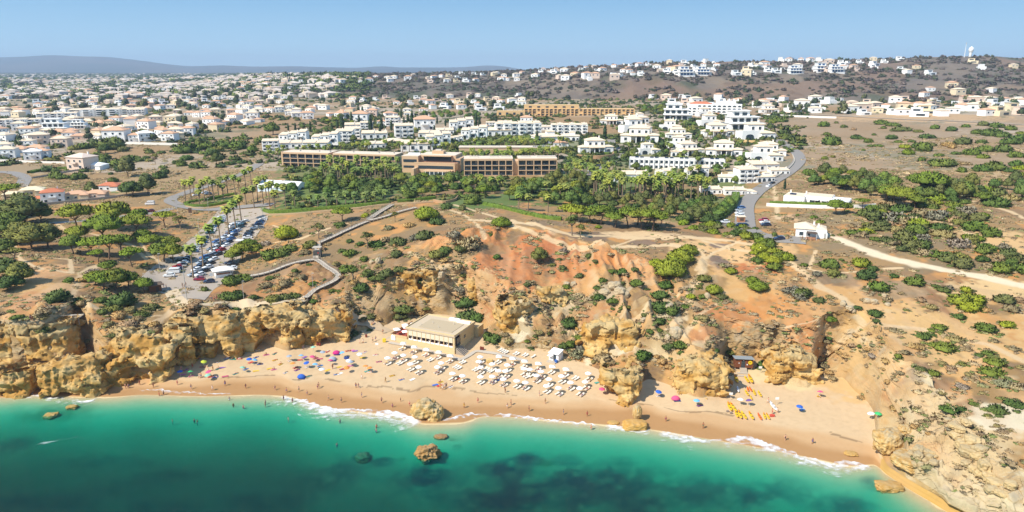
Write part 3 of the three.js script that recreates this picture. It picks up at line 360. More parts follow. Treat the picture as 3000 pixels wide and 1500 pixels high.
// umbrella pines, crown radius 1 x height in own units of metres: about 10 m across
{
  const tr = (lean, h, s) => { const r = rng(s), gs = [limb([[0, -0.4, 0], [lean * 0.4, h * 0.3, 0.1], [lean, h * 0.62, 0]], [0.36, 0.28, 0.22])]; for (let i = 0; i < 5; i++) { const a = i * 1.256 + r(); gs.push(limb([[lean, h * 0.6, 0], [lean + Math.cos(a) * 1.1, h * 0.8, Math.sin(a) * 1.1], [Math.cos(a) * 3, h + 0.2, Math.sin(a) * 3]], [0.17, 0.12, 0.05], 5)); } return mergeGeometries(gs); };
  tree('pineA', 'umbrella_pine', foliage(lob(8, 5, 6.2, 1.55, 3), 1500, 0.62, 11, { flat: 0.55 }), tr(0.5, 6, 1), LEAF.pine);
  tree('pineB', 'umbrella_pine', foliage(lob(7, 5, 5.4, 1.9, 8, 0.6, 0.6), 1500, 0.62, 12, { flat: 0.45 }), tr(-0.7, 5.2, 2), LEAF.pine2);
  tree('pineC', 'umbrella_pine', foliage(lob(6, 5, 7.4, 1.2, 15, 0.7, 0.5), 1200, 0.6, 13, { flat: 0.6 }), tr(0.9, 7, 3), LEAF.pine);
  tree('pineLow', 'low_pine', foliage(lob(9, 5, 2.0, 2.1, 21, 0.6, 0.7), 1600, 0.6, 14, { flat: 0.1 }), tr(0.2, 2.4, 4), LEAF.bright);
  tree('pineThin', 'sparse_pine', foliage([[0.8, 7.6, 0, 2.0, 0.6, 1.7], [-1.6, 7.0, 0.7, 1.5, 0.45, 1.3], [1.9, 6.2, -0.9, 1.4, 0.4, 1.2], [-0.4, 8.4, -0.6, 1.4, 0.5, 1.2], [2.6, 7.2, 0.8, 1.1, 0.4, 1]], 520, 0.6, 16, { core: 0.55, flat: 0.3, detail: 1 }), tr(0.3, 7, 5), LEAF.olive, BARK2);
  const tb = (h, s) => { const r = rng(s), gs = [limb([[0, -0.4, 0], [0.2, h * 0.5, 0]], [0.3, 0.2])]; for (let i = 0; i < 4; i++) { const a = i * 1.57 + r(); gs.push(limb([[0.2, h * 0.45, 0], [Math.cos(a) * 1.6, h * 0.95, Math.sin(a) * 1.6]], [0.14, 0.06], 5)); } return mergeGeometries(gs); };
  tree('treeA', 'garden_tree', foliage(lob(8, 4.2, 4.3, 2.4, 31, 0.55, 0.8), 1500, 0.6, 17, { flat: 0.2 }), tb(4, 6), LEAF.tree);
  tree('treeB', 'evergreen_tree', foliage(lob(7, 4.2, 3.8, 2.2, 35, 0.6, 0.6), 1400, 0.62, 18, { flat: 0.25 }), tb(3.6, 7), LEAF.deep);
  tree('treeC', 'olive_tree', foliage(lob(6, 4.2, 5, 2.8, 38, 0.5, 0.8), 1300, 0.62, 19, { flat: 0.2 }), tb(4.6, 8), LEAF.olive);
  tree('treeFar', 'suburb_tree', foliage(lob(4, 4, 3.6, 2.6, 41, 0.45, 0.7), 160, 1.5, 20, { flat: 0.2, detail: 1 }), tb(3.4, 9), LEAF.far);
  tree('treeFar2', 'suburb_tree', foliage(lob(3, 4, 4, 3, 44, 0.5, 0.6), 160, 1.6, 22, { flat: 0.2, detail: 1 }), tb(3.6, 10), LEAF.far2);
  tree('cypress', 'cypress_tree', foliage([[0, 2.2, 0, 0.95, 2.2, 0.95], [0.05, 4.8, 0.05, 0.85, 2.6, 0.85], [0, 7.6, 0, 0.55, 2.6, 0.55]], 420, 0.5, 23, { detail: 2 }), limb([[0, -0.3, 0], [0, 1.5, 0]], [0.2, 0.16]), LEAF.cyp);
}
// palms: trunk, a crown of arching fronds, a skirt of dead fronds
function palm(key, h, nf, len, seed, leaf, skirt) {
  const r = rng(seed), g = new THREE.Group(), lean = (r() - 0.5) * 0.9;
  mesh('trunk', limb([[0, -0.3, 0], [lean * 0.3, h * 0.4, 0], [lean, h, 0]], [0.34, 0.24, 0.2], 7), BARK2, g);
  const frond = (a, tilt, L, P_, N_, C_, dead) => {
    const ca = Math.cos(a), sa = Math.sin(a), n = 4, w = dead ? 0.4 : 0.75; let prev = null, y = 0, q = 0, el = tilt; const c = 0.75 + 0.5 * r();
    for (let i = 0; i <= n; i++) {
      const wd = w * Math.sin(Math.PI * (0.16 + 0.8 * i / n)), cur = [[lean + ca * q - sa * wd, h + y - wd * 0.5, sa * q + ca * wd], [lean + ca * q, h + y, sa * q], [lean + ca * q + sa * wd, h + y - wd * 0.5, sa * q - ca * wd]];
      if (prev) for (const s of [0, 1]) { const A = prev[s], B = prev[s + 1], D = cur[s], E = cur[s + 1]; for (const p of [A, E, B, A, D, E]) { P_.push(...p); N_.push(ca * 0.35, 0.9, sa * 0.35); C_.push(c, c, c); } }
      prev = cur; q += Math.cos(el) * L / n; y += Math.sin(el) * L / n; el -= 0.42 + 0.2 * r();
    }
  };
  const build = (list, dead) => { const P_ = [], N_ = [], C_ = []; for (const [a, t, L] of list) frond(a, t, L, P_, N_, C_, dead); const q = new THREE.BufferGeometry(); q.setAttribute('position', new THREE.Float32BufferAttribute(P_, 3)); q.setAttribute('normal', new THREE.Float32BufferAttribute(N_, 3)); q.setAttribute('color', new THREE.Float32BufferAttribute(C_, 3)); return q; };
  const live = [], dead = [];
  for (let i = 0; i < nf; i++) live.push([i * 2.4 + r() * 0.4, 1.25 - 1.45 * (i / nf) + (r() - 0.5) * 0.3, len * (0.85 + 0.3 * r())]);
  for (let i = 0; i < skirt; i++) dead.push([i * 2.4 + r(), -0.9 - 0.5 * r(), len * (0.7 + 0.4 * r())]);
  mesh('crown', build(live, false), leaf, g); if (skirt) mesh('dead_frond_skirt', build(dead, true), LEAF.dryfrond, g);
  protos[key] = { g, name: 'fan_palm' };
}
palm('palmA', 7.5, 34, 2.6, 51, LEAF.palm, 14); palm('palmB', 6.2, 32, 2.6, 52, LEAF.palm2, 12); palm('palmC', 10.5, 36, 2.7, 53, LEAF.palm, 22); palm('palmD', 4.2, 30, 3.0, 54, LEAF.palm2, 0);
// shrubs: low domes; each kind a few shapes
const dome = (seed, ry, n = 7, leaves = 620, size = 0.2) => foliage(lob(n, 1, ry * 0.42, ry * 0.62, seed, 0.5, 0.45).map((l) => [l[0], l[1], l[2], l[3] * 1.05, l[4], l[5] * 1.05]), leaves, size, seed + 100, { flat: 0.2, core: 0.92, tone: 0.28 });
const SHAPES = [dome(61, 0.75), dome(62, 0.62), dome(63, 0.9, 6), dome(64, 0.5, 8)];
const MAT_FLAT = dome(65, 0.3, 8, 420, 0.2);
const thinShrub = foliage(lob(7, 1, 0.35, 0.5, 66, 0.55, 0.4), 520, 0.2, 166, { core: 0.5, flat: 0.2, tone: 0.4 });
const SHRUB = { g: ['mastic_shrub', LEAF.shrub, 'dense green mastic shrub'], d: ['evergreen_shrub', LEAF.deep, 'dark green evergreen shrub'], o: ['olive_shrub', LEAF.olive, 'olive green rounded shrub'], y: ['broom_shrub', LEAF.bright, 'bright yellow green shrub'], m: ['leafy_shrub', LEAF.shrub2, 'fresh green shrub'], b: ['dry_shrub', LEAF.brown, 'dry brown shrub'], e: ['bare_shrub', LEAF.grey, 'bare grey brown shrub'] };
const rv = rng(77);
const TONE = ['even toned', 'yellowish', 'darker', 'paler', 'golden', 'greener'];
function place(key, p, sc, yaw, label, cat, group, sy = sc) {
  const pr = protos[key], o = pr.g.clone(); o.position.copy(p); o.scale.set(sc, sy, sc); o.rotation.y = yaw ?? rv() * 6.283; const tn = rv(); for (const m of o.children) if (m.name === 'crown') m.material = toned(m.material, tn); tag(top(o, pr.name), group ? `${label}, ${TONE[Math.floor(tn * 6)]} foliage` : label, cat, group); return o;
}
const SPOTS = [];
function shrub(px, py, rx, kind, where, flat) {
  const p = at(px, py + rx * 0.18), R = Math.max(0.5, rx * 0.88 * scaleAt(p)), [name, mat, look] = SHRUB[kind], tn = rv();
  const m = new THREE.Mesh(flat ? MAT_FLAT : kind === 'e' ? thinShrub : SHAPES[Math.floor(rv() * 4)], toned(mat, tn));
  m.position.set(p.x, p.y - R * 0.06, p.z); m.scale.set(R, R * (0.72 + 0.25 * rv()), R * (0.8 + 0.3 * rv())); m.rotation.y = rv() * 6.283;
  SPOTS.push([p.x, p.z, R, kind]); return tag(top(m, name), `${look} ${where}, ${TONE[Math.floor(tn * 6)]} leaves`, 'shrub', `${look}s ${where}`);
}
const SH = (where, list, flat) => list.split(' ').forEach((s) => { const [x, y, r, k] = s.split(','); shrub(+x, +y, +r, k || 'g', where, flat); });
SH('on the eroded slope above the sunbeds', '1672,949,32,g 1795,881,22,g 1756,873,20,d 1932,865,28,g 1951,836,28,g 1864,830,24,g 1935,902,36,g 1968,912,28,d 1937,942,20,g 1823,798,18,g 1794,795,15,g 1860,790,15,o 1905,970,17,m 1929,967,14,m 1858,959,16,m 1771,985,16,m 1696,988,22,m 1712,985,12,o 1650,1014,18,g 1674,1010,20,g 1728,1019,10,g 1960,1015,26,d 1990,1010,26,g 1884,1045,28,g 2024,870,18,y 2063,815,25,o 2049,840,12,o 2008,900,16,m 2059,868,15,g 2114,869,20,o 1648,785,15,o 1700,809,14,o 1726,751,15,o 1742,765,10,o 1659,841,15,m 1765,824,15,m 1753,844,18,g 1747,870,16,o 1822,830,10,o 1600,1005,12,b 1545,1000,10,m 1570,985,10,o 1580,975,14,b 1610,970,10,b 1545,835,12,o 1580,905,7,o 1605,950,9,b 1608,978,9,o 1632,972,9,b 1650,975,10,o 1555,1018,12,o 1620,1015,8,b 1820,905,10,m 1838,900,12,o 1795,905,8,m 1815,912,8,o 1690,935,8,b 1888,925,12,o 1960,970,10,b 2005,920,10,b 1712,905,7,b 1620,775,10,o 1640,760,8,m 1575,800,10,b 1555,830,16,e 1650,735,14,e 1800,940,7,b 1975,985,9,b 1990,960,11,b 2060,935,20,b 2045,930,12,o');
SH('among the pale rocks by the beach', '1690,1040,30,e 1700,1025,20,e 1768,1048,30,b 1790,1062,18,b 1829,1086,16,e 2108,1054,30,e 2085,1040,18,e 2236,1068,22,d 2137,1031,18,o 2097,1029,16,g 1995,1034,12,d 2060,1080,16,e 1940,1060,18,b 1960,1075,16,b 1925,1045,12,b 2000,1075,14,b 2410,1075,20,b 2430,1090,16,b 2400,1050,18,b 2440,1110,14,b 2280,1010,14,b 2300,1000,10,b 2180,1010,10,b 2030,1065,12,b 1860,1105,10,b 2526,1164,14,b 2620,1196,16,b 2684,1196,12,b 2600,1120,14,b 2640,1215,10,o 2700,1235,14,b 2680,1250,16,b 2660,1290,16,o 2720,1270,12,b 1740,1060,12,b 1880,1070,12,e 2075,1010,12,b');
SH('on the sandy headland', '2521,769,33,y 2430,777,32,m 2465,761,8,g 2356,776,13,g 2393,804,15,e 2442,801,22,o 2538,809,30,d 2556,788,20,g 2618,808,14,d 2681,825,31,g 2691,808,12,d 2573,841,36,m 2320,855,28,e 2352,860,32,o 2343,872,22,e 2512,901,14,d 2563,919,24,g 2568,940,14,d 2657,908,8,o 2765,850,22,o 2742,838,14,g 2829,850,20,y 2815,885,40,y 2852,880,36,y 2835,900,34,y 2879,904,20,g 2943,879,34,o 2812,930,20,g 2889,960,33,g 2950,950,23,y 2915,1000,12,b 2820,1005,10,b 2631,1044,14,m 2521,1015,12,d 2536,1025,12,e 2430,990,14,d 2420,1000,16,b 2890,910,16,b 2780,845,16,e 2960,905,26,b 2985,880,20,b 2600,880,16,e 2530,880,12,e 2640,860,10,b 2700,880,16,b 2730,900,18,b 2440,890,12,b 2430,870,14,b 2400,880,20,o');
SH('spreading low over the sandy headland', '2754,956,24,m 2733,966,16,m 2704,981,29,m 2727,978,17,m 2767,1012,41,m 2895,1032,21,m 2870,1038,15,g 2917,1058,34,m 2909,1086,37,m 2695,1077,22,o 2730,1089,24,m 2821,1064,16,o 2783,1196,32,g 2820,1196,20,g 2853,1180,18,g 2920,1196,40,g 2972,1179,36,g 2895,1216,13,o 2680,1010,30,b 2650,1030,18,b 2600,1055,22,b 2540,1020,16,b 2590,1000,14,b 2620,965,20,b 2580,985,12,b 2640,985,10,b 2800,990,30,b 2830,1020,20,b 2560,1010,14,e 2700,1040,14,b 2760,1060,18,b 2790,1080,20,b 2840,1095,16,b 2690,1120,12,b 2640,1090,16,b 2590,1080,10,b 2560,1040,20,e 2620,1105,12,b 2800,1140,12,b 2760,1150,14,b 2820,1130,24,e 2850,1110,14,b 2880,1150,12,b 2940,1120,34,e 2980,1130,30,e 2660,1010,12,e 2480,1040,20,b 2500,1010,18,b 2460,1030,16,b 2900,1110,14,b 2970,1020,20,b 2990,1075,16,b 2510,980,14,b 2550,975,12,b 2960,1260,10,b 2830,1215,10,b 2780,1255,12,e 2920,1245,14,b 2880,1330,10,b 2945,1345,10,b 2990,1300,10,b 2950,1280,8,b', true);
SH('on the slope below the boardwalk', '1099,621,16,m 1072,633,14,y 996,660,20,g 1280,650,27,d 1309,607,24,d 1355,612,16,o 1387,592,30,g 790,752,30,m 825,742,34,m 848,730,26,m 910,720,25,o 895,740,20,b 1105,714,28,d 1130,705,20,e 1025,708,12,d 1056,716,15,d 1002,735,14,g 1027,742,22,g 1166,710,32,o 1437,688,12,g 1245,690,32,o 1215,700,20,e 1280,745,30,o 1305,735,24,g 1376,720,40,e 1350,730,20,o 1162,746,22,o 1145,750,14,b 1067,761,16,m 1022,788,36,g 1059,844,30,g 1079,801,22,o 1169,789,24,o 1105,815,22,o 1135,805,24,o 1236,821,26,g 919,831,16,g 951,821,8,g 919,881,16,g 975,852,12,m 993,852,12,m 1358,806,14,o 1344,786,20,e 1390,783,12,o 1457,754,14,g 860,805,16,b 885,815,18,b 835,830,26,b 815,845,20,b 780,835,24,b 790,815,16,o 865,795,12,o 905,775,10,g 950,775,10,b 985,775,14,b 880,745,12,b 940,730,16,b 960,715,12,b 1160,720,12,b 1200,660,20,b 1140,670,16,e 1330,690,24,e 1300,760,20,b 1220,770,14,b 1110,780,14,b 1150,830,12,b 1000,812,12,b 1040,830,16,b 1290,800,12,b 800,880,26,o 829,872,30,o 860,868,22,o 757,873,10,d 1026,890,14,b 1047,911,12,b 1065,930,14,o');
SH('by the beach restaurant', '1181,905,32,o 1170,925,26,o 1082,926,26,o 1065,935,18,b 1083,966,8,m 1376,880,38,g 1355,893,26,g 1373,925,38,d 1400,935,26,d 1449,993,32,g 1430,985,20,g 1492,1000,18,b 1480,980,16,b 1012,957,18,b 1038,978,18,o 1020,990,14,o 1110,935,14,b 1230,915,20,b 1250,905,14,o 1350,850,20,e');
SH('on the heath round the car park', '172,873,38,d 155,880,22,d 361,885,44,d 335,890,28,d 294,879,24,d 204,823,18,m 442,902,28,o 413,922,24,o 430,915,16,b 50,928,18,d 125,916,25,e 224,882,24,o 240,890,18,b 665,868,30,g 697,866,28,g 680,824,34,g 712,815,36,g 690,908,22,d 730,928,16,m 745,873,14,d 600,849,14,o 568,896,22,b 580,885,16,b 320,951,20,b 375,957,38,b 345,960,26,b 495,963,22,d 515,945,20,b 480,975,18,b 317,1050,16,m 340,1056,12,m 330,985,14,o 820,725,16,b 780,715,20,e 760,720,16,e 740,735,20,e 270,800,26,e 240,820,20,b 330,905,30,o 300,915,18,o 380,910,22,b 400,935,20,b 350,925,24,b 200,880,14,b 130,930,14,b 260,1000,12,b 450,950,18,b 420,960,14,b 600,910,18,b 640,900,16,b 620,930,18,b 660,935,16,b 130,965,26,o 95,955,20,b 560,915,20,b 545,955,20,b 640,945,14,b 690,965,14,b 710,975,18,b');
SH('in the dry field by the suburb', '348,482,29,d 381,465,28,d 400,466,16,d 306,463,22,d 165,518,22,d 185,520,20,d 230,520,24,d 469,516,26,d 482,506,16,d 527,475,18,d 547,465,22,d 535,483,16,d 675,478,20,d 712,475,17,d 568,487,17,d 326,510,8,d 332,530,16,d 430,462,12,d 450,465,10,e 520,510,8,e 700,465,8,d 330,430,40,o 290,425,30,o 250,430,26,m 220,435,20,o 360,440,20,o 590,420,16,d 472,447,14,d 410,495,8,b 550,440,40,m 600,430,36,m 660,425,30,m 700,430,30,m 640,440,24,o 620,450,20,d 740,440,20,m');
SH('in the dry field beyond the road', '2413,368,17,m 2435,419,28,m 2450,421,20,m 2422,394,12,m 2509,404,17,g 2525,406,12,g 2544,415,15,g 2573,427,14,m 2551,428,10,g 2579,360,22,m 2617,366,20,m 2588,375,10,g 2640,379,28,o 2611,404,18,g 2652,431,18,y 2704,437,28,g 2685,430,18,g 2660,449,20,y 2716,401,22,g 2777,424,20,b 2790,432,14,b 2823,418,26,o 2876,417,18,g 2786,381,16,g 2864,389,18,g 2905,392,30,m 2935,396,26,m 2960,416,30,g 2985,410,24,g 2847,448,28,g 2870,440,18,g 2887,440,22,g 2471,372,11,o 2297,401,14,g 2322,410,15,g 2279,352,26,m 2262,358,14,m 2762,480,34,m 2735,478,18,g 2876,495,26,g 2914,491,38,m 2818,501,16,g 2990,511,20,y 2978,484,20,g 2366,504,18,m 2416,465,12,m 2336,411,12,m 2700,470,14,g 2750,455,16,g 2630,415,14,g 2670,415,12,g 2730,425,14,o 2800,450,14,g 2940,440,26,g 2975,455,26,g 2690,385,14,o 2830,370,14,m 2880,365,16,o 2920,370,20,m 2960,378,18,g 2990,390,16,m 2740,375,14,m 2500,380,8,b 2560,395,8,m 2450,360,8,o 2600,455,8,b 2530,440,7,m 2860,500,12,g 2960,500,20,g 2440,460,8,o 2290,385,12,o 2880,460,18,m 2830,480,16,b');
// mixed scrub over the slopes behind the headland
function inPoly(px, py, poly) { let c = false; for (let i = 0, j = poly.length - 1; i < poly.length; j = i++) if ((poly[i][1] > py) !== (poly[j][1] > py) && px < (poly[j][0] - poly[i][0]) * (py - poly[i][1]) / (poly[j][1] - poly[i][1]) + poly[i][0]) c = !c; return c; }
function scatter(poly, n, seed, gap, fn) {
  const r = rng(seed), xs = poly.map((p) => p[0]), ys = poly.map((p) => p[1]), got = []; let guard = n * 40;
  while (got.length < n && guard--) { const x = lerp(Math.min(...xs), Math.max(...xs), r()), y = lerp(Math.min(...ys), Math.max(...ys), r()); if (!inPoly(x, y, poly) || got.some((q) => Math.hypot((q[0] - x) / 1.6, q[1] - y) < gap)) continue; got.push([x, y]); }
  got.sort((a, b) => a[1] - b[1]).forEach(([x, y], i) => fn(x, y, r, i));
}
scatter([[2560, 600], [2700, 560], [2830, 560], [2900, 560], [3010, 520], [3010, 610], [2870, 600], [2900, 680], [2990, 740], [3010, 800], [2800, 775], [2600, 720], [2480, 690], [2520, 640]], 100, 301, 9, (x, y, r) => shrub(x, y, 16 + r() * 22, 'ggoommeeby'[Math.floor(r() * 10)], 'in the scrub along the sandy track'));
scatter([[2280, 640], [2420, 620], [2540, 650], [2560, 700], [2420, 690]], 14, 302, 12, (x, y, r) => shrub(x, y, 6 + r() * 9, 'obem'[Math.floor(r() * 4)], 'behind the white chalet'));
scatter([[1980, 640], [2180, 650], [2290, 690], [2250, 700], [2150, 690], [2000, 665]], 26, 303, 6, (x, y, r) => shrub(x, y, 10 + r() * 12, 'omgy'[Math.floor(r() * 4)], 'along the plateau edge by the parking'));
scatter([[2190, 700], [2260, 690], [2310, 760], [2290, 800], [2200, 770]], 14, 304, 8, (x, y, r) => shrub(x, y, 14 + r() * 14, 'ygmm'[Math.floor(r() * 4)], 'below the white chalet'));
// pines
const pine = (px, py, rx, key, label, group) => { const p = at(px, py), R = rx * scaleAt(p); return place(key, p, R / 5 * 0.97, undefined, label, 'pine tree', group, R / 5 * (0.78 + 0.2 * rv())); };
const G1 = 'umbrella pines beside the car park';
for (const [x, y, r, k] of [[225, 668, 46, 'pineB'], [336, 672, 50, 'pineB'], [312, 712, 54, 'pineB'], [400, 695, 46, 'pineA'], [420, 710, 26, 'pineB'], [409, 655, 27, 'pineB'], [216, 742, 34, 'pineB'], [230, 715, 32, 'pineB'], [270, 750, 34, 'pineA'], [320, 758, 40, 'pineC'], [355, 745, 36, 'pineA'], [445, 735, 33, 'pineA'], [480, 768, 38, 'pineB'], [508, 768, 34, 'pineB'], [498, 732, 28, 'pineB'], [485, 668, 28, 'pineC'], [388, 782, 32, 'pineC'], [288, 768, 22, 'pineC'], [320, 800, 26, 'pineB'], [340, 850, 40, 'pineB'], [375, 845, 36, 'pineB'], [305, 850, 36, 'pineB'], [425, 858, 28, 'pineB'], [280, 835, 26, 'pineB']]) pine(x, y, r, k, 'umbrella pine with bright green flat crown by the car park', G1);
for (const [x, y, r, k] of [[710, 762, 32, 'pineB'], [684, 770, 26, 'pineB'], [728, 735, 24, 'pineB'], [750, 750, 22, 'pineB']]) pine(x, y, r, k, 'dense pine between the car park and the boardwalk', 'pines between car park and boardwalk');
for (const [x, y, r, k] of [[17, 590, 34, 'pineC'], [75, 655, 55, 'treeC'], [20, 640, 45, 'treeB'], [95, 730, 48, 'treeC'], [140, 725, 44, 'treeC'], [60, 715, 40, 'treeC'], [44, 770, 32, 'pineThin'], [20, 810, 48, 'treeB'], [62, 830, 40, 'treeC'], [30, 850, 36, 'treeB'], [10, 740, 36, 'treeB'], [120, 650, 36, 'treeC'], [10, 690, 40, 'treeB'], [35, 665, 40, 'treeB']]) place(k, at(x, y), r * scaleAt(at(x, y)) / 4.4, undefined, 'dark tree in the grove beside the pink houses', 'tree', 'trees of the grove beside the pink houses', r * scaleAt(at(x, y)) / 6.4);
pine(839, 697, 34, 'pineLow', 'bright round low pine on the bare slope', null); pine(1004, 650, 30, 'pineA', 'wind bent pine with dark trunk on the bare slope', null);
pine(934, 700, 30, 'pineThin', 'tall sparse pine above the boardwalk with twin trunks', null); pine(1076, 728, 30, 'pineThin', 'tall sparse pine with crooked trunk below the boardwalk', null); pine(1157, 650, 18, 'pineThin', 'small sparse pine beside the wooden stairs', null);
pine(1249, 640, 36, 'pineLow', 'large round yellow green pine by the hedge', null); pine(1469, 662, 28, 'pineLow', 'yellow green pine on the orange rim', null); pine(530, 672, 28, 'pineThin', 'olive sparse pine on the bare field by the car park', null);
for (const [x, y, r] of [[1668, 648, 30], [1690, 650, 36], [1730, 654, 32], [1760, 658, 32], [1802, 668, 30], [1840, 664, 34], [1880, 672, 36], [1912, 676, 36], [1900, 665, 32], [1868, 660, 32], [1935, 664, 24]]) pine(x, y, r, x % 4 ? 'pineA' : 'pineC', 'umbrella pine in the row along the plateau path', 'umbrella pines in a row along the plateau path');
for (const [x, y, r] of [[1995, 768, 38], [1962, 806, 46], [1922, 785, 28], [2015, 745, 28], [1978, 780, 30]]) pine(x, y, r, 'pineLow', 'bright low pine in the clump on the sandy plateau', 'low pines in the clump on the sandy plateau');
for (const [x, y, r] of [[2142, 800, 18], [2222, 848, 28], [2205, 830, 20], [2091, 858, 24], [1753, 668, 10], [2082, 665, 18], [2225, 735, 24], [2240, 760, 22], [2265, 770, 24]]) pine(x, y, r, 'pineLow', 'small bright pine on the sandy slope', 'small bright pines on the sandy slope');
pine(1676, 690, 34, 'pineThin', 'pale sparse pine on the plateau beside a fallen one', null); pine(1700, 696, 24, 'pineThin', 'small sparse pine leaning on the plateau', null); pine(2432, 952, 18, 'pineB', 'small tree with dark trunk in the headland gully', null); pine(1580, 772, 30, 'treeC', 'tall olive bush tree on the orange slope', null);
for (const [x, y, r, k] of [[2450, 628, 28, 'pineB'], [2475, 625, 20, 'pineB'], [2525, 612, 18, 'pineC'], [2720, 570, 46, 'pineB'], [2690, 560, 34, 'pineB'], [2750, 560, 34, 'pineB'], [2620, 600, 34, 'pineB'], [2600, 590, 30, 'pineB'], [2650, 605, 34, 'pineB'], [2680, 610, 26, 'pineB'], [2880, 600, 24, 'pineB'], [2990, 530, 24, 'pineC']]) pine(x, y, r, k, 'bushy pine beside the long white villa', 'bushy pines beside the long white villa');
// broad trees
const grove = (poly, n, seed, gap, r0, r1, keys, label, cat, group) => scatter(poly, n, seed, gap, (x, y, r) => { const p = at(x, y), k = keys[Math.floor(r() * keys.length)]; place(k, p, lerp(r0, r1, r()) / 4.8, undefined, label, cat, group); });
grove([[2355, 545], [2370, 515], [2480, 515], [2580, 535], [2660, 560], [2640, 590], [2560, 580], [2500, 560]], 34, 311, 6, 2.6, 4.4, ['treeA', 'treeB', 'treeC', 'pineB'], 'leafy tree in the belt behind the long white villa', 'tree', 'trees behind the long white villa');
grove([[2660, 560], [2760, 560], [2860, 540], [3010, 540], [3010, 590], [2880, 580], [2800, 600], [2700, 600]], 26, 312, 8, 2.4, 4.2, ['treeC', 'treeA', 'treeB'], 'olive tree in the scrub east of the white villa', 'tree', 'trees in the scrub east of the white villa');
grove([[820, 560], [900, 520], [1010, 545], [1330, 530], [1420, 560], [1380, 575], [1150, 590], [1090, 575], [860, 585]], 56, 313, 7.5, 2.4, 4.2, ['treeA', 'treeB', 'treeB', 'treeA', 'pineB'], 'dense green tree in the hotel garden', 'tree', 'trees of the hotel garden');
grove([[1400, 560], [1560, 550], [1700, 560], [1720, 610], [1640, 605], [1500, 590], [1420, 585]], 34, 314, 6, 2.6, 4.4, ['treeA', 'treeB', 'pineB', 'treeC'], 'dark tree in the garden below the lower hotel wing', 'tree', 'trees below the lower hotel wing');
grove([[1650, 600], [1800, 590], [2000, 600], [2150, 590], [2160, 620], [2080, 660], [1960, 650], [1800, 640], [1680, 630]], 70, 315, 5, 1.9, 3.3, ['treeC', 'treeC', 'treeA', 'treeB'], 'olive green tree in the thicket below the palms', 'tree', 'trees of the thicket below the palms');
grove([[1540, 500], [1720, 480], [1800, 520], [1740, 560], [1600, 550]], 18, 316, 6, 2.2, 3.6, ['treeA', 'treeC'], 'garden tree near the end of the lower hotel wing', 'tree', 'trees near the end of the lower hotel wing');
grove([[1750, 350], [2250, 350], [2280, 480], [2200, 540], [1900, 540], [1750, 440]], 75, 317, 7, 2, 3.4, ['treeA', 'treeC', 'treeB'], 'garden tree between the white villas', 'tree', 'trees between the white villas');
grove([[850, 380], [1040, 350], [1500, 360], [1660, 400], [1640, 440], [1150, 430], [900, 420]], 46, 318, 8, 2, 3.6, ['treeB', 'treeC', 'treeA'], 'garden tree among the white apartment terraces', 'tree', 'trees among the white apartment terraces');
grove([[930, 345], [1050, 345], [1040, 380], [950, 385]], 14, 319, 7, 3, 5, ['treeB', 'treeB', 'pineB'], 'tall dark tree beside the red roofed bungalow', 'tree', 'tall trees beside the red roofed bungalow');
grove([[1230, 335], [1420, 330], [1430, 345], [1290, 355]], 20, 320, 6, 3, 4.6, ['treeA', 'treeB'], 'green tree in the belt before the sand coloured hotel', 'tree', 'trees before the sand coloured hotel');
grove([[1860, 318], [1960, 308], [1980, 325], [1900, 345]], 16, 321, 5, 3.4, 5, ['treeA', 'pineB'], 'big green pine beside the white arcaded hotel', 'tree', 'pines beside the white arcaded hotel');
for (const [x, y, r, k] of [[375, 518, 24, 'treeC'], [635, 482, 14, 'treeC'], [390, 575, 26, 'treeB'], [372, 572, 22, 'treeB'], [434, 570, 26, 'treeC'], [455, 480, 14, 'pineThin'], [586, 437, 14, 'treeC'], [800, 395, 20, 'treeB'], [270, 575, 18, 'treeC'], [310, 450, 16, 'treeB']]) place(k, at(x, y), r * scaleAt(at(x, y)) / 4.4, undefined, 'lone tree in the dry field by the suburb', 'tree', 'lone trees in the dry field by the suburb');
// cypresses
for (const [x, y, h] of [[1051, 347, 36], [1063, 344, 30], [1086, 384, 44], [1118, 382, 40], [1114, 405, 34], [1130, 402, 30], [1176, 347, 26], [1184, 370, 26], [1208, 373, 46], [1254, 379, 26], [1273, 399, 30], [1395, 376, 38], [1405, 379, 34], [1453, 367, 30], [1281, 364, 22], [1305, 370, 20], [1358, 379, 20], [1213, 416, 24], [1053, 364, 26], [845, 384, 22], [866, 386, 24], [910, 387, 30], [903, 416, 30], [1003, 382, 44], [989, 384, 30], [973, 390, 28], [1030, 364, 34], [1147, 384, 30], [1772, 405, 40], [1573, 425, 40], [1699, 437, 34], [1196, 372, 34], [2298, 556, 30], [2203, 420, 18], [2190, 425, 20]]) { const p = at(x, y), hm = h * scaleAt(p) * 1.0; place('cypress', p, hm / 10 * 1.15, undefined, 'slim dark cypress among the white houses', 'cypress', 'cypresses among the white houses', hm / 10); }
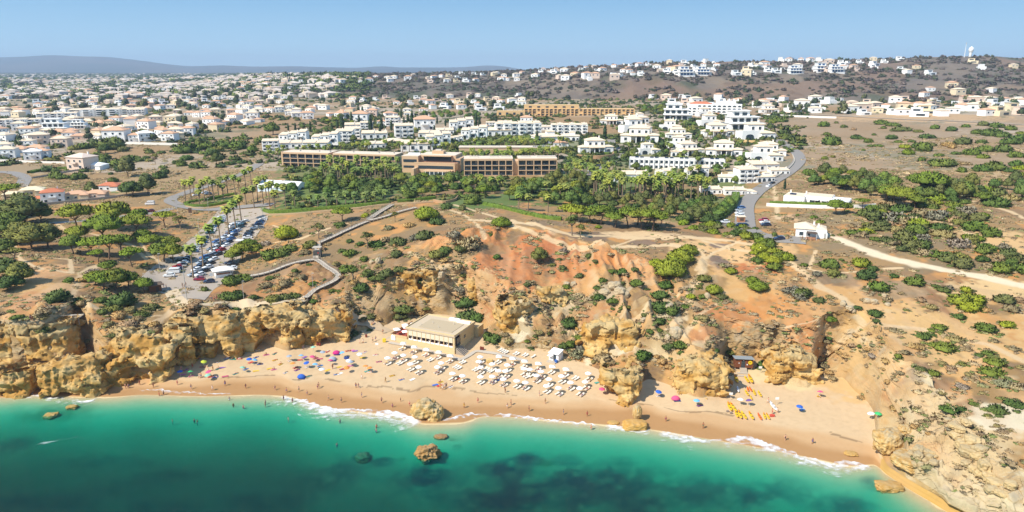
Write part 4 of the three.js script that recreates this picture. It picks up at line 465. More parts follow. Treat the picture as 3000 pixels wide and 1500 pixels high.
// palms
const palmAt = (x, y, k, s, label, group) => place(k, at(x, y), s, undefined, label, 'palm tree', group);
const palms = (poly, n, seed, gap, label, group, keys = ['palmA', 'palmB', 'palmA'], s0 = 0.9, s1 = 1.15) => scatter(poly, n, seed, gap, (x, y, r) => palmAt(x, y, keys[Math.floor(r() * keys.length)], lerp(s0, s1, r()), label, group));
palms([[760, 465], [800, 452], [1060, 440], [1300, 436], [1340, 440], [1340, 447], [1050, 452], [830, 462], [790, 475]], 34, 331, 5, 'fan palm behind the flat roof of the long hotel', 'palms behind the long hotel');
palms([[930, 520], [1000, 505], [1150, 505], [1180, 510], [1170, 530], [1020, 535], [940, 530]], 58, 332, 4.2, 'fan palm crowding the lawn before the long hotel', 'palms before the long hotel', ['palmA', 'palmC', 'palmB']);
palms([[1350, 470], [1480, 465], [1640, 455], [1640, 470], [1500, 478], [1360, 478]], 46, 333, 3.6, 'fan palm between the two hotel wings', 'palms between the hotel wings');
palms([[1330, 438], [1480, 425], [1560, 420], [1700, 430], [1560, 440], [1400, 445]], 40, 334, 4, 'fan palm on the terrace above the hotel', 'palms above the hotel');
palms([[1720, 560], [1850, 560], [2060, 570], [2080, 585], [1900, 595], [1760, 590]], 58, 335, 4, 'tall fan palm in the palm grove by the white terraces', 'palms of the grove by the white terraces', ['palmC', 'palmA', 'palmC']);
palms([[1640, 500], [1760, 480], [1800, 500], [1770, 540], [1660, 540]], 22, 336, 7, 'fan palm along the road to the white terraces', 'palms along the road to the terraces');
palms([[1800, 380], [2200, 400], [2200, 530], [1850, 530]], 28, 337, 14, 'fan palm in the villa gardens', 'palms in the villa gardens', ['palmB', 'palmD', 'palmA']);
for (const [x, y] of [[544, 590], [560, 592], [585, 580], [600, 590], [615, 578], [628, 588], [640, 575], [655, 583], [668, 570], [690, 572], [700, 560], [720, 555], [738, 548], [760, 560], [755, 590], [772, 600], [790, 605], [800, 590], [805, 610], [838, 608], [865, 606], [722, 600], [745, 610], [780, 575], [815, 580], [585, 600], [650, 560], [570, 575]]) palmAt(x, y, rv() < 0.6 ? 'palmC' : 'palmA', 0.95 + rv() * 0.2, 'tall shaggy palm round the hotel entrance roundabout', 'palms round the entrance roundabout');
for (const [x, y, s] of [[671, 692, 1.25], [692, 675, 1.25], [708, 652, 1.2], [648, 725, 1.2], [623, 745, 1.15], [596, 785, 1.15], [567, 815, 1.15]]) palmAt(x, y, 'palmC', s, 'tall shaggy palm standing between the rows of parked cars', 'palms in the car park');
for (const [x, y] of [[909, 606], [932, 605], [957, 604], [988, 602], [1013, 600], [1040, 600], [1071, 602], [1100, 598], [1128, 592], [1186, 585], [1213, 584]]) palmAt(x, y, 'palmB', 0.85 + rv() * 0.15, 'short fan palm along the clipped garden hedge', 'palms along the clipped garden hedge');
for (const [x, y] of [[1520, 618], [1547, 620], [1605, 622], [1410, 560], [1440, 562], [1465, 558], [1380, 565], [1600, 580], [1640, 586], [1660, 590]]) palmAt(x, y, 'palmA', 0.9 + rv() * 0.2, 'fan palm on the lawn below the lower wing', 'palms on the lawn below the lower wing');
// ---------------------------------------------------------------- roads, walls, hedges, boardwalk
const asphalt = new THREE.MeshStandardMaterial({ color: '#8d857c', roughness: 0.92, bumpMap: bumpAt(2), bumpScale: 0.02 }), paving = new THREE.MeshStandardMaterial({ color: '#a89886', roughness: 0.92, bumpMap: bumpAt(2), bumpScale: 0.02 }), concrete = std('#c9b08c', 0.9), kerbMat = std('#cdbfa8', 0.9);
function curveOf(list, step) { const v = list.map(([x, y]) => at(x, y)), c = new THREE.CatmullRomCurve3(v, false, 'centripetal'), n = Math.max(4, Math.round(c.getLength() / step)); return c.getSpacedPoints(n); }
function smoothed(pts, n = 3) { for (let k = 0; k < n; k++) pts = pts.map((p, i) => { const a = pts[Math.max(0, i - 1)], b = pts[Math.min(pts.length - 1, i + 1)]; return new THREE.Vector3(p.x, (a.y + 2 * p.y + b.y) / 4, p.z); }); return pts; }
function sheet(rowsOf) { const P_ = [], uv = [], idx = [], m = rowsOf[0].length; for (const r of rowsOf) for (const p of r) { P_.push(p.x, p.y, p.z); uv.push(p.x, p.z); } for (let i = 0; i + 1 < rowsOf.length; i++) for (let j = 0; j + 1 < m; j++) { const a = i * m + j, b = a + 1, c = a + m, d = c + 1; idx.push(a, b, d, a, d, c); } const g = new THREE.BufferGeometry(); g.setAttribute('position', new THREE.Float32BufferAttribute(P_, 3)); g.setAttribute('uv', new THREE.Float32BufferAttribute(uv, 2)); g.setIndex(idx); g.computeVertexNormals(); if (g.attributes.normal.getY(0) < 0) { g.index.array.reverse(); g.computeVertexNormals(); } return g; }
const norm2 = (pts, i) => { const a = pts[Math.max(0, i - 1)], b = pts[Math.min(pts.length - 1, i + 1)], l = Math.hypot(b.x - a.x, b.z - a.z) || 1; return [-(b.z - a.z) / l, (b.x - a.x) / l]; };
const clearTop = (x, z, lift) => Math.max(ground(x, z), ground(x + 0.6, z), ground(x - 0.6, z), ground(x, z + 0.8), ground(x, z - 0.8)) + lift;
function road(name, label, list, width, mat, lift = 0.06, cat = 'road') {
  const pts = curveOf(list, Math.max(1.2, width / 4)), rows_ = pts.map((p, i) => { const [nx, nz] = norm2(pts, i), out = []; for (let k = -3; k <= 3; k++) { const x = p.x + nx * width / 2 * k / 3, z = p.z + nz * width / 2 * k / 3; out.push(new THREE.Vector3(x, clearTop(x, z, lift), z)); } return out; });
  return tag(top(new THREE.Mesh(sheet(rows_), mat), name), label, cat, null, 'structure');
}
function lot(name, label, left, right, mat, lift = 0.05, n = 60, m = 24) {
  const L = new THREE.CatmullRomCurve3(left.map(([x, y]) => at(x, y)), false, 'centripetal').getSpacedPoints(n), R = new THREE.CatmullRomCurve3(right.map(([x, y]) => at(x, y)), false, 'centripetal').getSpacedPoints(n);
  const rows_ = L.map((p, i) => { const out = []; for (let k = 0; k <= m; k++) { const q = p.clone().lerp(R[i], k / m); q.y = clearTop(q.x, q.z, lift); out.push(q); } return out; });
  return tag(top(new THREE.Mesh(sheet(rows_), mat), name), label, name === 'car_park' ? 'car park' : 'pavement', null, 'structure');
}
lot('car_park', 'beige asphalt car park filled with cars', [[640, 616], [610, 650], [560, 700], [500, 745], [440, 790], [415, 812], [430, 840], [520, 872]], [[790, 608], [780, 650], [752, 690], [715, 735], [690, 790], [660, 825], [625, 850], [600, 880]], paving);
road('entrance_road', 'grey asphalt road to the hotel roundabout', [[800, 600], [740, 604], [660, 612], [580, 612], [520, 600], [500, 585], [560, 560], [640, 535], [720, 505], [760, 480]], 7, asphalt, 0.25);
road('access_road', 'grey lane past the parked vans', [[520, 606], [460, 622], [400, 630], [330, 636], [250, 646], [140, 655]], 5.5, asphalt);
road('coast_road', 'pale paved road running along the cliff top', [[500, 850], [530, 885], [600, 893], [680, 897], [760, 893], [830, 885], [890, 876]], 5, concrete);
road('curving_road', 'pale grey road curving round the white villas', [[2185, 690], [2182, 640], [2185, 600], [2215, 565], [2260, 535], [2310, 505], [2340, 475], [2335, 450], [2300, 425], [2270, 400], [2235, 375], [2215, 355]], 8.5, asphalt, 0.35);
road('parking_lane', 'grey parking apron beside the curving road', [[2130, 655], [2180, 668], [2230, 690], [2300, 700], [2360, 705]], 9, asphalt, 0.07);
road('suburb_road', 'grey street past the white wall and pink house', [[-60, 505], [20, 505], [70, 520], [60, 548]], 8, asphalt, 0.25);
road('villa_lane', 'grey lane with parked cars among the palms', [[1730, 515], [1765, 490], [1800, 470], [1830, 455], [1800, 435], [1790, 410]], 7, asphalt, 0.3);
road('beach_ramp', 'concrete ramp going down to the restaurant', [[990, 918], [1030, 935], [1075, 950], [1110, 962], [1140, 972]], 3.4, std('#b59c7c', 0.9));
road('far_road', 'pale road along the foot of the hill', [[2230, 330], [2450, 340], [2700, 352], [3000, 366]], 6, std('#b9a58c', 0.9), 0.5);
function wall(name, label, list, h, thick, mat, cat = 'wall', step = 1.5, wob = 0) {
  const pts = smoothed(curveOf(list, step).map((p) => onGround(p)), 2), rows_ = pts.map((p, i) => { const [nx, nz] = norm2(pts, i), a = thick / 2, q = (s, y, k) => { const w = wob * noise(i * 0.7, k * 3, s * 5); return new THREE.Vector3(p.x + nx * (a + w) * s, y + (k ? w : 0), p.z + nz * (a + w) * s); }; return [q(-1, p.y - 1, 0), q(-1, p.y + h * 0.94, 1), q(-0.8, p.y + h, 2), q(0.8, p.y + h, 3), q(1, p.y + h * 0.94, 4), q(1, p.y - 1, 0)]; });
  const g = sheet(rows_).toNonIndexed(); g.computeVertexNormals();
  if (mat.vertexColors) { const n = g.attributes.position.count, c = new Float32Array(n * 3); for (let i = 0; i < n; i += 3) { const v = 0.75 + 0.5 * hash3(i, 3, 7); for (let k = 0; k < 9; k++) c[i * 3 + k] = v; } g.setAttribute('color', new THREE.BufferAttribute(c, 3)); }
  return tag(top(new THREE.Mesh(g, mat), name), label, cat);
}
const WHITE = std('#e6e0d6', 0.85), STONE = new THREE.MeshStandardMaterial({ color: '#b79a74', roughness: 0.95, bumpMap: bumpAt(1.5), bumpScale: 0.08 }), GREYW = std('#a99c8c', 0.9);
function hedge(label, list, h, w) {
  const pts = smoothed(curveOf(list, 0.8).map((p) => onGround(p)), 3), P_ = [], N_ = [], C_ = [], r = rng(list[0][0]);
  const core = wall('hedge', label, list, h * 0.93, w * 0.9, LEAF.hedge, 'hedge', 0.9, 0.1);
  pts.forEach((p, i) => { const [nx, nz] = norm2(pts, i); for (let k = 0; k < 16; k++) { const s = r() < 0.5 ? -1 : 1, onTop = r() < 0.45, q = new THREE.Vector3(p.x + nx * w / 2 * (onTop ? 2 * r() - 1 : s) + (r() - 0.5) * 0.8, p.y + (onTop ? h * 0.95 : h * r()), p.z + nz * w / 2 * (onTop ? 2 * r() - 1 : s) + (r() - 0.5) * 0.8); const n = onTop ? [0, 1, 0] : [nx * s, 0.4, nz * s], c = 0.65 + 0.7 * r(), e = 0.3; const a = [q.x - e * r(), q.y, q.z + e * (r() - 0.5)], b = [q.x + e * r(), q.y + 0.1, q.z - e * r()], t = [q.x + n[0] * e * 0.7, q.y + (onTop ? e * 0.7 : e), q.z + n[2] * e * 0.7]; const f = new THREE.Vector3(...b).sub(new THREE.Vector3(...a)).cross(new THREE.Vector3(...t).sub(new THREE.Vector3(...a))), ok = f.x * n[0] + f.y * n[1] + f.z * n[2] > 0; for (const v of ok ? [a, b, t] : [b, a, t]) { P_.push(...v); N_.push(...n); C_.push(c, c, c); } } });
  const g = new THREE.BufferGeometry(); g.setAttribute('position', new THREE.Float32BufferAttribute(P_, 3)); g.setAttribute('normal', new THREE.Float32BufferAttribute(N_, 3)); g.setAttribute('color', new THREE.Float32BufferAttribute(C_, 3));
  shadowed(mesh('foliage', g, LEAF.hedge, core)); return core;
}
hedge('clipped bright green hedge along the hotel garden edge', [[772, 618], [800, 624], [900, 617], [1000, 609], [1090, 601], [1140, 594]], 1.5, 2.2);
hedge('clipped green hedge between garden and round terrace', [[1165, 592], [1220, 588], [1275, 582]], 1.4, 2);
hedge('clipped green hedge bordering the plateau path', [[1418, 600], [1470, 610], [1540, 628], [1600, 640], [1645, 645]], 1.5, 2.2);
hedge('clipped hedge curving round the palm island', [[690, 570], [640, 580], [600, 588], [560, 594], [545, 600], [570, 606], [640, 600], [690, 588]], 1.4, 2.2);
hedge('dark tall hedge beside the parking apron', [[2090, 648], [2120, 630], [2150, 600], [2156, 580]], 3.5, 4);
hedge('dark hedge around the white villa pool', [[2255, 598], [2330, 600], [2420, 603], [2490, 604]], 1.6, 2);
hedge('hedge below the villa with the tan wall', [[1695, 446], [1750, 450], [1790, 452]], 1.5, 2);
hedge('dark hedge in front of the pink house', [[85, 508], [130, 500], [175, 496], [215, 495]], 1.8, 3);
wall('stone_wall', 'low stone wall under the garden hedge', [[780, 632], [850, 630], [950, 622], [1050, 612], [1120, 603], [1210, 598], [1270, 594]], 0.9, 0.8, STONE);
wall('terrace_wall', 'curved tan wall of the round viewing terrace', [[1270, 592], [1300, 596], [1330, 590], [1342, 580]], 1.4, 0.5, std('#b5906a', 0.9));
wall('boundary_wall', 'long white boundary wall of the villa by the track', [[2245, 604], [2330, 608], [2430, 611], [2530, 609], [2565, 606]], 1.6, 0.4, WHITE);
wall('boundary_wall', 'white wall beside the suburb street', [[-80, 476], [0, 473], [90, 477], [190, 480]], 1.6, 0.4, WHITE);
wall('boundary_wall', 'long white wall below the white house with blue gable', [[278, 420], [360, 422], [440, 424], [520, 426]], 2.2, 0.4, WHITE);
wall('garden_wall', 'grey garden wall of the pink house', [[95, 523], [160, 512], [230, 500], [305, 492]], 1.2, 0.4, GREYW);
wall('garden_wall', 'stone garden wall in front of the orange roofed houses', [[118, 602], [200, 594], [290, 585], [370, 575], [440, 568]], 1.4, 0.4, GREYW);
wall('garden_wall', 'white wall along the far road', [[2235, 338], [2330, 343], [2450, 347]], 2.2, 0.4, WHITE);
wall('garden_wall', 'pale wall beside the curving road', [[2255, 530], [2300, 505], [2326, 478], [2322, 455]], 1.1, 0.4, std('#cdbfa8', 0.9));
wall('island_wall', 'low stone kerb wall of the palm island', [[545, 606], [580, 612], [650, 607], [700, 592]], 0.8, 0.6, STONE);
wall('retaining_wall', 'tan retaining wall below the villa garden', [[1690, 462], [1740, 466], [1790, 462], [1796, 452]], 2.6, 0.6, std('#b9906a', 0.9));
wall('retaining_wall', 'yellow earth retaining wall beneath the arched villa', [[2168, 418], [2215, 422], [2262, 418]], 3, 0.6, std('#cfae78', 0.9));
// wooden boardwalk with railings
const WOOD = std('#b9ab98', 0.9), WOOD2 = std('#a09281', 0.9);
function boardwalk(label, list, width, lift = 1.0) {
  const g = new THREE.Group(), pts = smoothed(curveOf(list, 1).map((p) => { onGround(p); p.y += lift; return p; }), 10);
  const side = (i, s) => { const [nx, nz] = norm2(pts, i), p = pts[i]; return new THREE.Vector3(p.x + nx * width / 2 * s, p.y, p.z + nz * width / 2 * s); };
  const ringRows = pts.map((p, i) => { const a = side(i, -1), b = side(i, 1), dn = (v) => new THREE.Vector3(v.x, v.y - 0.28, v.z); return [dn(a), a, b, dn(b)]; });
  mesh('deck', sheet(ringRows).toNonIndexed(), WOOD, g).geometry.computeVertexNormals();
  for (const s of [-1, 1]) {
    const posts = []; const rail = [];
    pts.forEach((p, i) => { const q = side(i, s * 0.96); rail.push(q.clone().setY(q.y + 1.0)); if (i % 2 === 0) { const gy = ground(q.x, q.z) - 0.4, hh = q.y + 1 - gy, b = new THREE.BoxGeometry(0.11, hh, 0.11); b.translate(q.x, gy + hh / 2, q.z); posts.push(b); } });
    for (const dy of [0, -0.45]) { const rr = rail.map((v) => [new THREE.Vector3(v.x, v.y + dy - 0.06, v.z), new THREE.Vector3(v.x, v.y + dy + 0.06, v.z)]); const t = sheet(rr).toNonIndexed(); t.deleteAttribute('uv'); t.computeVertexNormals(); const b = t.clone(); posts.push(b); }
    const clean = posts.map((q) => { const c = q.index ? q.toNonIndexed() : q; c.deleteAttribute('uv'); return c; });
    mesh('railing', mergeGeometries(clean), WOOD2, g);
  }
  tag(top(g, 'boardwalk'), label, 'boardwalk'); return g;
}
boardwalk('grey wooden walkway climbing from the beach path round a bend', [[893, 874], [922, 858], [951, 843], [983, 826], [992, 812], [977, 797], [948, 781], [925, 765]], 2.1);
boardwalk('grey wooden walkway along the slope to the car park', [[925, 765], [880, 772], [837, 783], [797, 800], [760, 810], [735, 815]], 2.0);
boardwalk('long grey wooden stair running down the bare slope', [[1078, 652], [1050, 664], [1000, 686], [960, 705], [933, 718]], 2.1);
boardwalk('short wooden ramp up to the garden hedge', [[1149, 604], [1125, 618], [1100, 634], [1078, 650]], 2.4);
boardwalk('upper wooden walkway beside the stone wall', [[1219, 612], [1169, 625], [1130, 638], [1080, 652]], 2.2);
boardwalk('wooden steps between the two walkways', [[933, 718], [930, 735], [927, 750], [925, 764]], 2.2);
{ // dark lookout hut on the stairs
  const g = new THREE.Group(), p = at(931, 752), dk = std('#4a4742', 0.8);
  for (const [x, z] of [[-1.4, -1.2], [1.4, -1.2], [-1.4, 1.2], [1.4, 1.2]]) { const b = new THREE.BoxGeometry(0.16, 4, 0.16); b.translate(x, 2, z); mesh('post', b, WOOD2, g); }
  const w = new THREE.BoxGeometry(2.8, 1.9, 2.4); w.translate(0, 1.5, 0); mesh('wall', w, dk, g); const rf = new THREE.BoxGeometry(3.4, 0.2, 3); rf.translate(0, 4, 0); mesh('roof', rf, WOOD, g); const sg = new THREE.BoxGeometry(0.5, 0.5, 0.06); sg.translate(0.6, 1.9, 1.25); mesh('sign_plate', sg, std('#b8402e', 0.7), g);
  g.position.copy(p); tag(top(g, 'lookout_hut'), 'small dark wooden lookout hut on the boardwalk stairs', 'hut');
}
// ---------------------------------------------------------------- buildings
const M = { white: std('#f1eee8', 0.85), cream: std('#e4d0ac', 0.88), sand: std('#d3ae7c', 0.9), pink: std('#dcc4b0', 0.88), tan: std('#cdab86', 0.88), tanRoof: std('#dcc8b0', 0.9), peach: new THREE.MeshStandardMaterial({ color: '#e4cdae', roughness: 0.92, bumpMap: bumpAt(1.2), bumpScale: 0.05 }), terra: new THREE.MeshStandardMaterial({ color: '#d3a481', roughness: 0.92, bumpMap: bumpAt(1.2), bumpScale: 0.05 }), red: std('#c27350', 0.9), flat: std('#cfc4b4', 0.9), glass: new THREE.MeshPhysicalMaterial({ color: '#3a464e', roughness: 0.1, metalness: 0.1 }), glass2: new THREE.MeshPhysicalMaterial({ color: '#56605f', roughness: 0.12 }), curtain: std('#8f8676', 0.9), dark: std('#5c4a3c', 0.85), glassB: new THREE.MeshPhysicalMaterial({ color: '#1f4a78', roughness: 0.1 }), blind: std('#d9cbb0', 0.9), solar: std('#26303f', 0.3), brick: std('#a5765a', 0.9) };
const boxGeo = new Map();
function box(name, x, y, z, w, h, d, mat, parent) { const k = [w, h, d].map((v) => v.toFixed(3)).join(); if (!boxGeo.has(k)) boxGeo.set(k, new THREE.BoxGeometry(w, h, d)); const m = mesh(name, boxGeo.get(k), mat, parent); m.position.set(x, y + h / 2, z); return m; }
function hip(name, x, y, z, w, d, h, mat, parent, over = 0.35) {   // hipped roof with a ridge along its longer side
  const a = w / 2 + over, b = d / 2 + over, r = w > d ? [a - b, 0] : [0, b - a], e = 0.18, V = [[-a, 0, -b], [a, 0, -b], [a, 0, b], [-a, 0, b], [-a, e, -b], [a, e, -b], [a, e, b], [-a, e, b], [-r[0], h, -r[1]], [r[0], h, r[1]]];
  const F_ = w > d ? [[7, 6, 9], [7, 9, 8], [5, 4, 8], [5, 8, 9], [6, 5, 9], [4, 7, 8]] : [[7, 6, 9], [5, 4, 8], [6, 5, 8], [6, 8, 9], [4, 7, 9], [4, 9, 8]];
  F_.push([3, 2, 6], [3, 6, 7], [2, 1, 5], [2, 5, 6], [1, 0, 4], [1, 4, 5], [0, 3, 7], [0, 7, 4], [0, 1, 2], [0, 2, 3]);
  const P_ = []; for (const f of F_) for (const i of f) P_.push(...V[i]); const g = new THREE.BufferGeometry(); g.setAttribute('position', new THREE.Float32BufferAttribute(P_, 3)); const uv = []; for (let i = 0; i < P_.length; i += 3) uv.push(P_[i], P_[i + 2]); g.setAttribute('uv', new THREE.Float32BufferAttribute(uv, 2)); g.computeVertexNormals();
  const m = mesh(name, g, mat, parent); m.position.set(x, y, z); return m;
}
function pent(name, x, y, z, w, d, h, mat, parent) {   // single slope, low at the front
  const s = new THREE.Shape([[-d / 2 - 0.4, h], [d / 2 + 0.4, 0], [d / 2 + 0.4, 0.2], [-d / 2 - 0.4, h + 0.2]].map(([a, b]) => new THREE.Vector2(a, b))), g = new THREE.ExtrudeGeometry(s, { depth: w, bevelEnabled: false }); g.rotateY(-Math.PI / 2); g.translate(w / 2, 0, 0);
  const m = mesh(name, g, mat, parent); m.position.set(x, y, z); return m;
}
function windows(parent, n, x0, x1, y, z, w, h, mat = M.glass) { for (let i = 0; i < n; i++) { const x = n > 1 ? lerp(x0, x1, i / (n - 1)) : (x0 + x1) / 2, f = box('window', x, y, z, w, h, 0.16, M.white, parent); const p = box('pane', 0, -h / 2 + 0.07, 0.06, w - 0.16, h - 0.14, 0.1, mat, f); void p; } }
function sideWindows(parent, x, y, zs, w, h) { for (const z of zs) box('window', x, y, z, 0.14, h, w, M.glass, parent); }
function arch(parent, x, y, z, w, h) { const s = new THREE.Shape(); s.moveTo(-w / 2, 0); s.lineTo(w / 2, 0); s.lineTo(w / 2, h * 0.6); s.absellipse(0, h * 0.6, w / 2, h * 0.4, 0, Math.PI, false); s.lineTo(-w / 2, 0); const g = new THREE.ExtrudeGeometry(s, { depth: 0.12, bevelEnabled: false, curveSegments: 6 }), m = mesh('arch_shade_panel', g, M.glass, parent); m.position.set(x, y, z); }  // dark panel on the wall stands in for the shade of an open arch
function chimney(parent, x, y, z) { const c = box('chimney', x, y, z, 0.6, 1.5, 0.6, M.white, parent); box('chimney_cap', 0, 0.75, 0, 0.8, 0.2, 0.8, M.peach, c); }
const B = -4;   // walls go down into the slope
const models = {
  villa(g) { box('wall', 0, B, -1, 9, 6.2 - B, 7, M.white, g); hip('roof', 0, 6.2, -1, 9, 7, 1.5, M.peach, g); box('wing_wall', 6.2, B, 0.6, 5, 3.2 - B, 6, M.white, g); hip('wing_roof', 6.2, 3.2, 0.6, 5, 6, 1, M.peach, g); box('wing_wall', -6, B, 0.8, 4.4, 3 - B, 5.6, M.white, g); hip('wing_roof', -6, 3, 0.8, 4.4, 5.6, 1, M.peach, g); pent('porch_roof', 0, 3, 4, 8, 3, 0.7, M.peach, g); for (const x of [-3.6, -1.2, 1.2, 3.6]) box('porch_post', x, B, 5.2, 0.4, 3 - B, 0.4, M.white, g); arch(g, 0, 0, 2.52, 2.6, 2.5); windows(g, 3, -3, 3, 4.1, 2.55, 1.2, 1.3); windows(g, 1, 6.2, 6.2, 0.9, 3.65, 1.6, 1.3); windows(g, 1, -6, -6, 0.9, 3.65, 1.3, 1.3); chimney(g, 2.6, 6.6, -2.4); },
  bungalow(g) { box('wall', 0, B, 0, 12, 3.2 - B, 8, M.white, g); hip('roof', 0, 3.2, 0, 12, 8, 1.5, M.peach, g); box('gable_wall', 1.5, 3, 0.8, 3.6, 2.3, 3, M.white, g); hip('gable_roof', 1.5, 5.3, 0.8, 3.6, 3, 0.8, M.peach, g, 0.15); for (const x of [-4, -1, 2.4]) arch(g, x, 0, 4.0, 1.9, 2.4); windows(g, 1, 4.8, 4.8, 1, 4.05, 1.4, 1.2); chimney(g, -4, 3.8, -1); },
  flatVilla(g) { box('wall', -2, B, 0, 8, 3.4 - B, 8, M.white, g); box('roof_terrace', -2, 3.4, 0, 7.4, 0.12, 7.4, M.flat, g); box('upper_wall', 1, 3.35, -1.5, 7, 3, 5, M.white, g); hip('roof', 1, 6.35, -1.5, 7, 5, 1.1, M.peach, g); box('parapet', -2, 3.4, 3.9, 8, 0.7, 0.22, M.white, g); box('wing_wall', 5, B, 1.5, 6, 3 - B, 7, M.white, g); hip('wing_roof', 5, 3, 1.5, 6, 7, 1, M.peach, g); arch(g, -2.6, 0, 4.02, 3.4, 2.5); windows(g, 2, 4, 6.4, 0.9, 5.05, 1.1, 1.3); windows(g, 2, -0.4, 2.6, 4.1, 1.05, 1.2, 1.4); chimney(g, 3, 6.7, -2); },
  modern(g) { box('wall', 0, B, 0, 16, 3.4 - B, 9, M.white, g); box('upper_wall', -1, 3.4, -0.6, 14, 3, 8, M.white, g); box('slab', 0, 3.3, 1, 17, 0.35, 10, M.white, g); box('top_wall', -2.5, 6.4, -1.6, 9, 2.8, 6, M.white, g); box('roof_slab', -1, 6.35, 0, 15, 0.3, 9, M.white, g); box('roof_slab', -2.5, 9.2, -1.4, 10, 0.3, 7, M.white, g); windows(g, 4, -6, 4, 0.6, 4.55, 2.6, 2.2); windows(g, 4, -6, 4, 4, 3.45, 2.4, 1.9); windows(g, 2, -4.6, -0.6, 7, 1.45, 2.6, 1.6); },
  apart(g) { box('wall', 0, B, 0, 14, 9.2 - B, 9, M.white, g); pent('roof', -3.5, 9.2, 0, 7.2, 9, 1.2, M.peach, g); pent('roof', 3.6, 9.2, 0, 7, 9, 1.2, M.peach, g); for (const f of [0, 1, 2]) { for (const x of [-4.8, 0.4, 5]) { box('opening_shade_panel', x, 0.5 + f * 3, 4.4, 2.6, 2, 0.35, M.glass, g); const p = box('balcony', x, 0.2 + f * 3, 5.1, 3, 0.9, 1.1, M.white, g); void p; } windows(g, 2, -2.4, 2.8, 1 + f * 3, 4.55, 0.9, 1.1); } chimney(g, -2, 9.8, -2); chimney(g, 4, 9.8, -2); },  // dark slabs above the balconies imitate the shade of recesses
  row(g) { box('wall', 0, B, 0, 36, 9 - B, 9, M.white, g); for (let i = 0; i < 6; i++) { const x = -15 + i * 6, up = i % 2 ? 0.5 : 0; pent('roof', x, 9 + up, 0, 5.6, 9, 1, M.peach, g); if (up) box('bay_wall', x, B, 0.6, 6, 9.4 - B, 8.8, M.white, g); for (const f of [0, 1, 2]) { box('opening_shade_panel', x - 0.6, 0.5 + f * 3, 4.8 + up * 0.3, 2.4, 2, 0.5, M.glass, g); box('balcony', x - 0.6, 0.2 + f * 3, 5.5, 2.8, 0.8, 1, M.white, g); windows(g, 1, x + 1.9, x + 1.9, 1 + f * 3, 5.05 - (up ? 0 : 0.5), 0.9, 1.1); } if (i % 2) chimney(g, x, 9.9, -2); } },  // recess shade is a dark slab per balcony, no opening behind it
  stepped(g) { for (let i = 0; i < 3; i++) { const x = -6 + i * 6, y = i * 0.9, z = -i * 1.2; box('wall', x, B, z, 6, 6.4 + y - B, 8, M.white, g); pent('roof', x, 6.4 + y, z, 5.6, 8, 1.1, M.peach, g); windows(g, 2, x - 1.5, x + 1.5, 4 + y, z + 4.05, 1.1, 1.3); box('opening_shade_panel', x - 0.8, 0.4 + y, z + 3.9, 2.6, 2, 0.35, M.glass, g); box('balcony', x - 0.8, 3 + y, z + 4.6, 3, 0.8, 1, M.white, g); chimney(g, x + 2, 6.8 + y, z - 2); } },  // dark slab at each unit's foot stands in for recess shade
  low(g) { box('wall', 0, B, 0, 14, 3.2 - B, 7, M.white, g); pent('roof', -3.6, 3.2, 0, 6.8, 7, 1, M.peach, g); pent('roof', 3.6, 3.2, 0, 6.6, 7, 1, M.peach, g); windows(g, 4, -5.4, 5.4, 0.8, 3.55, 1.4, 1.5); chimney(g, 0, 3.6, -1.5); chimney(g, 6, 3.6, -1.5); },
  suburb(g, roof = M.terra, wallM = M.white) { box('wall', 0, B, 0, 11, 6 - B, 9, wallM, g); hip('roof', 0, 6, 0, 11, 9, 1.9, roof, g); windows(g, 3, -3.6, 3.6, 3.8, 4.55, 1.2, 1.2); windows(g, 2, -3.2, 3.2, 0.8, 4.55, 1.5, 1.5); box('balcony', 0, 3, 5.1, 3.4, 0.8, 1.2, wallM, g); chimney(g, 2.6, 6.9, -1.6); },
  cottage(g, roof = M.terra, wallM = M.white) { box('wall', 0, B, 0, 12, 3.3 - B, 8, wallM, g); hip('roof', 0, 3.3, 0, 12, 8, 1.8, roof, g); windows(g, 3, -4, 4, 0.9, 4.05, 1.4, 1.3); chimney(g, -2.5, 4, -1); box('wing_wall', 4.6, B, 5, 4.4, 3 - B, 3.2, wallM, g); hip('wing_roof', 4.6, 3, 5, 4.4, 3.2, 0.8, roof, g); },
  far(g, roof = M.terra, wallM = M.white) { box('wall', 0, B, 0, 12, 5.6 - B, 9, wallM, g); hip('roof', 0, 5.6, 0, 12, 9, 1.7, roof, g); windows(g, 2, -3, 3, 2.4, 4.55, 2, 1.6); },
  farFlat(g, roof = M.flat, wallM = M.white) { box('wall', 0, B, 0, 13, 3.4 - B, 9, wallM, g); box('upper_wall', -2, 3.4, -1, 8, 3, 6, wallM, g); box('roof_slab', -2, 6.4, -1, 8.6, 0.3, 6.6, wallM, g); box('window', -2, 4.2, 2.0, 5, 1.5, 0.2, M.glass, g); box('window', 1, 0.7, 4.5, 6, 1.6, 0.2, M.glass, g); },
};
const built = {};
function model(key, roof, wallM) { const id = key + (roof ? roof.uuid : '') + (wallM ? wallM.uuid : ''); if (!built[id]) { const g = new THREE.Group(); models[key](g, roof, wallM); built[id] = g; } return built[id].clone(); }
const WID = { villa: 17, bungalow: 12.6, flatVilla: 14, modern: 17, row: 36, apart: 14.5, stepped: 18, low: 14.5, suburb: 11.6, cottage: 12.6, far: 12.6, farFlat: 13.2 };
function house(key, px, py, wpx, yaw, name, label, cat, group, roof, wallM, lim = 3) {
  const p = at(px, py), s = clamp(wpx * scaleAt(p) / WID[key], 1 / lim, lim), g = model(key, roof, wallM); g.position.copy(p); g.scale.setScalar(s); g.rotation.y = yaw; tag(top(g, name), label, cat, group); g.userData.footprint = undefined; delete g.userData.footprint; houses.push([px, py, wpx]); return g;
}
const houses = [];
const rh = rng(500);
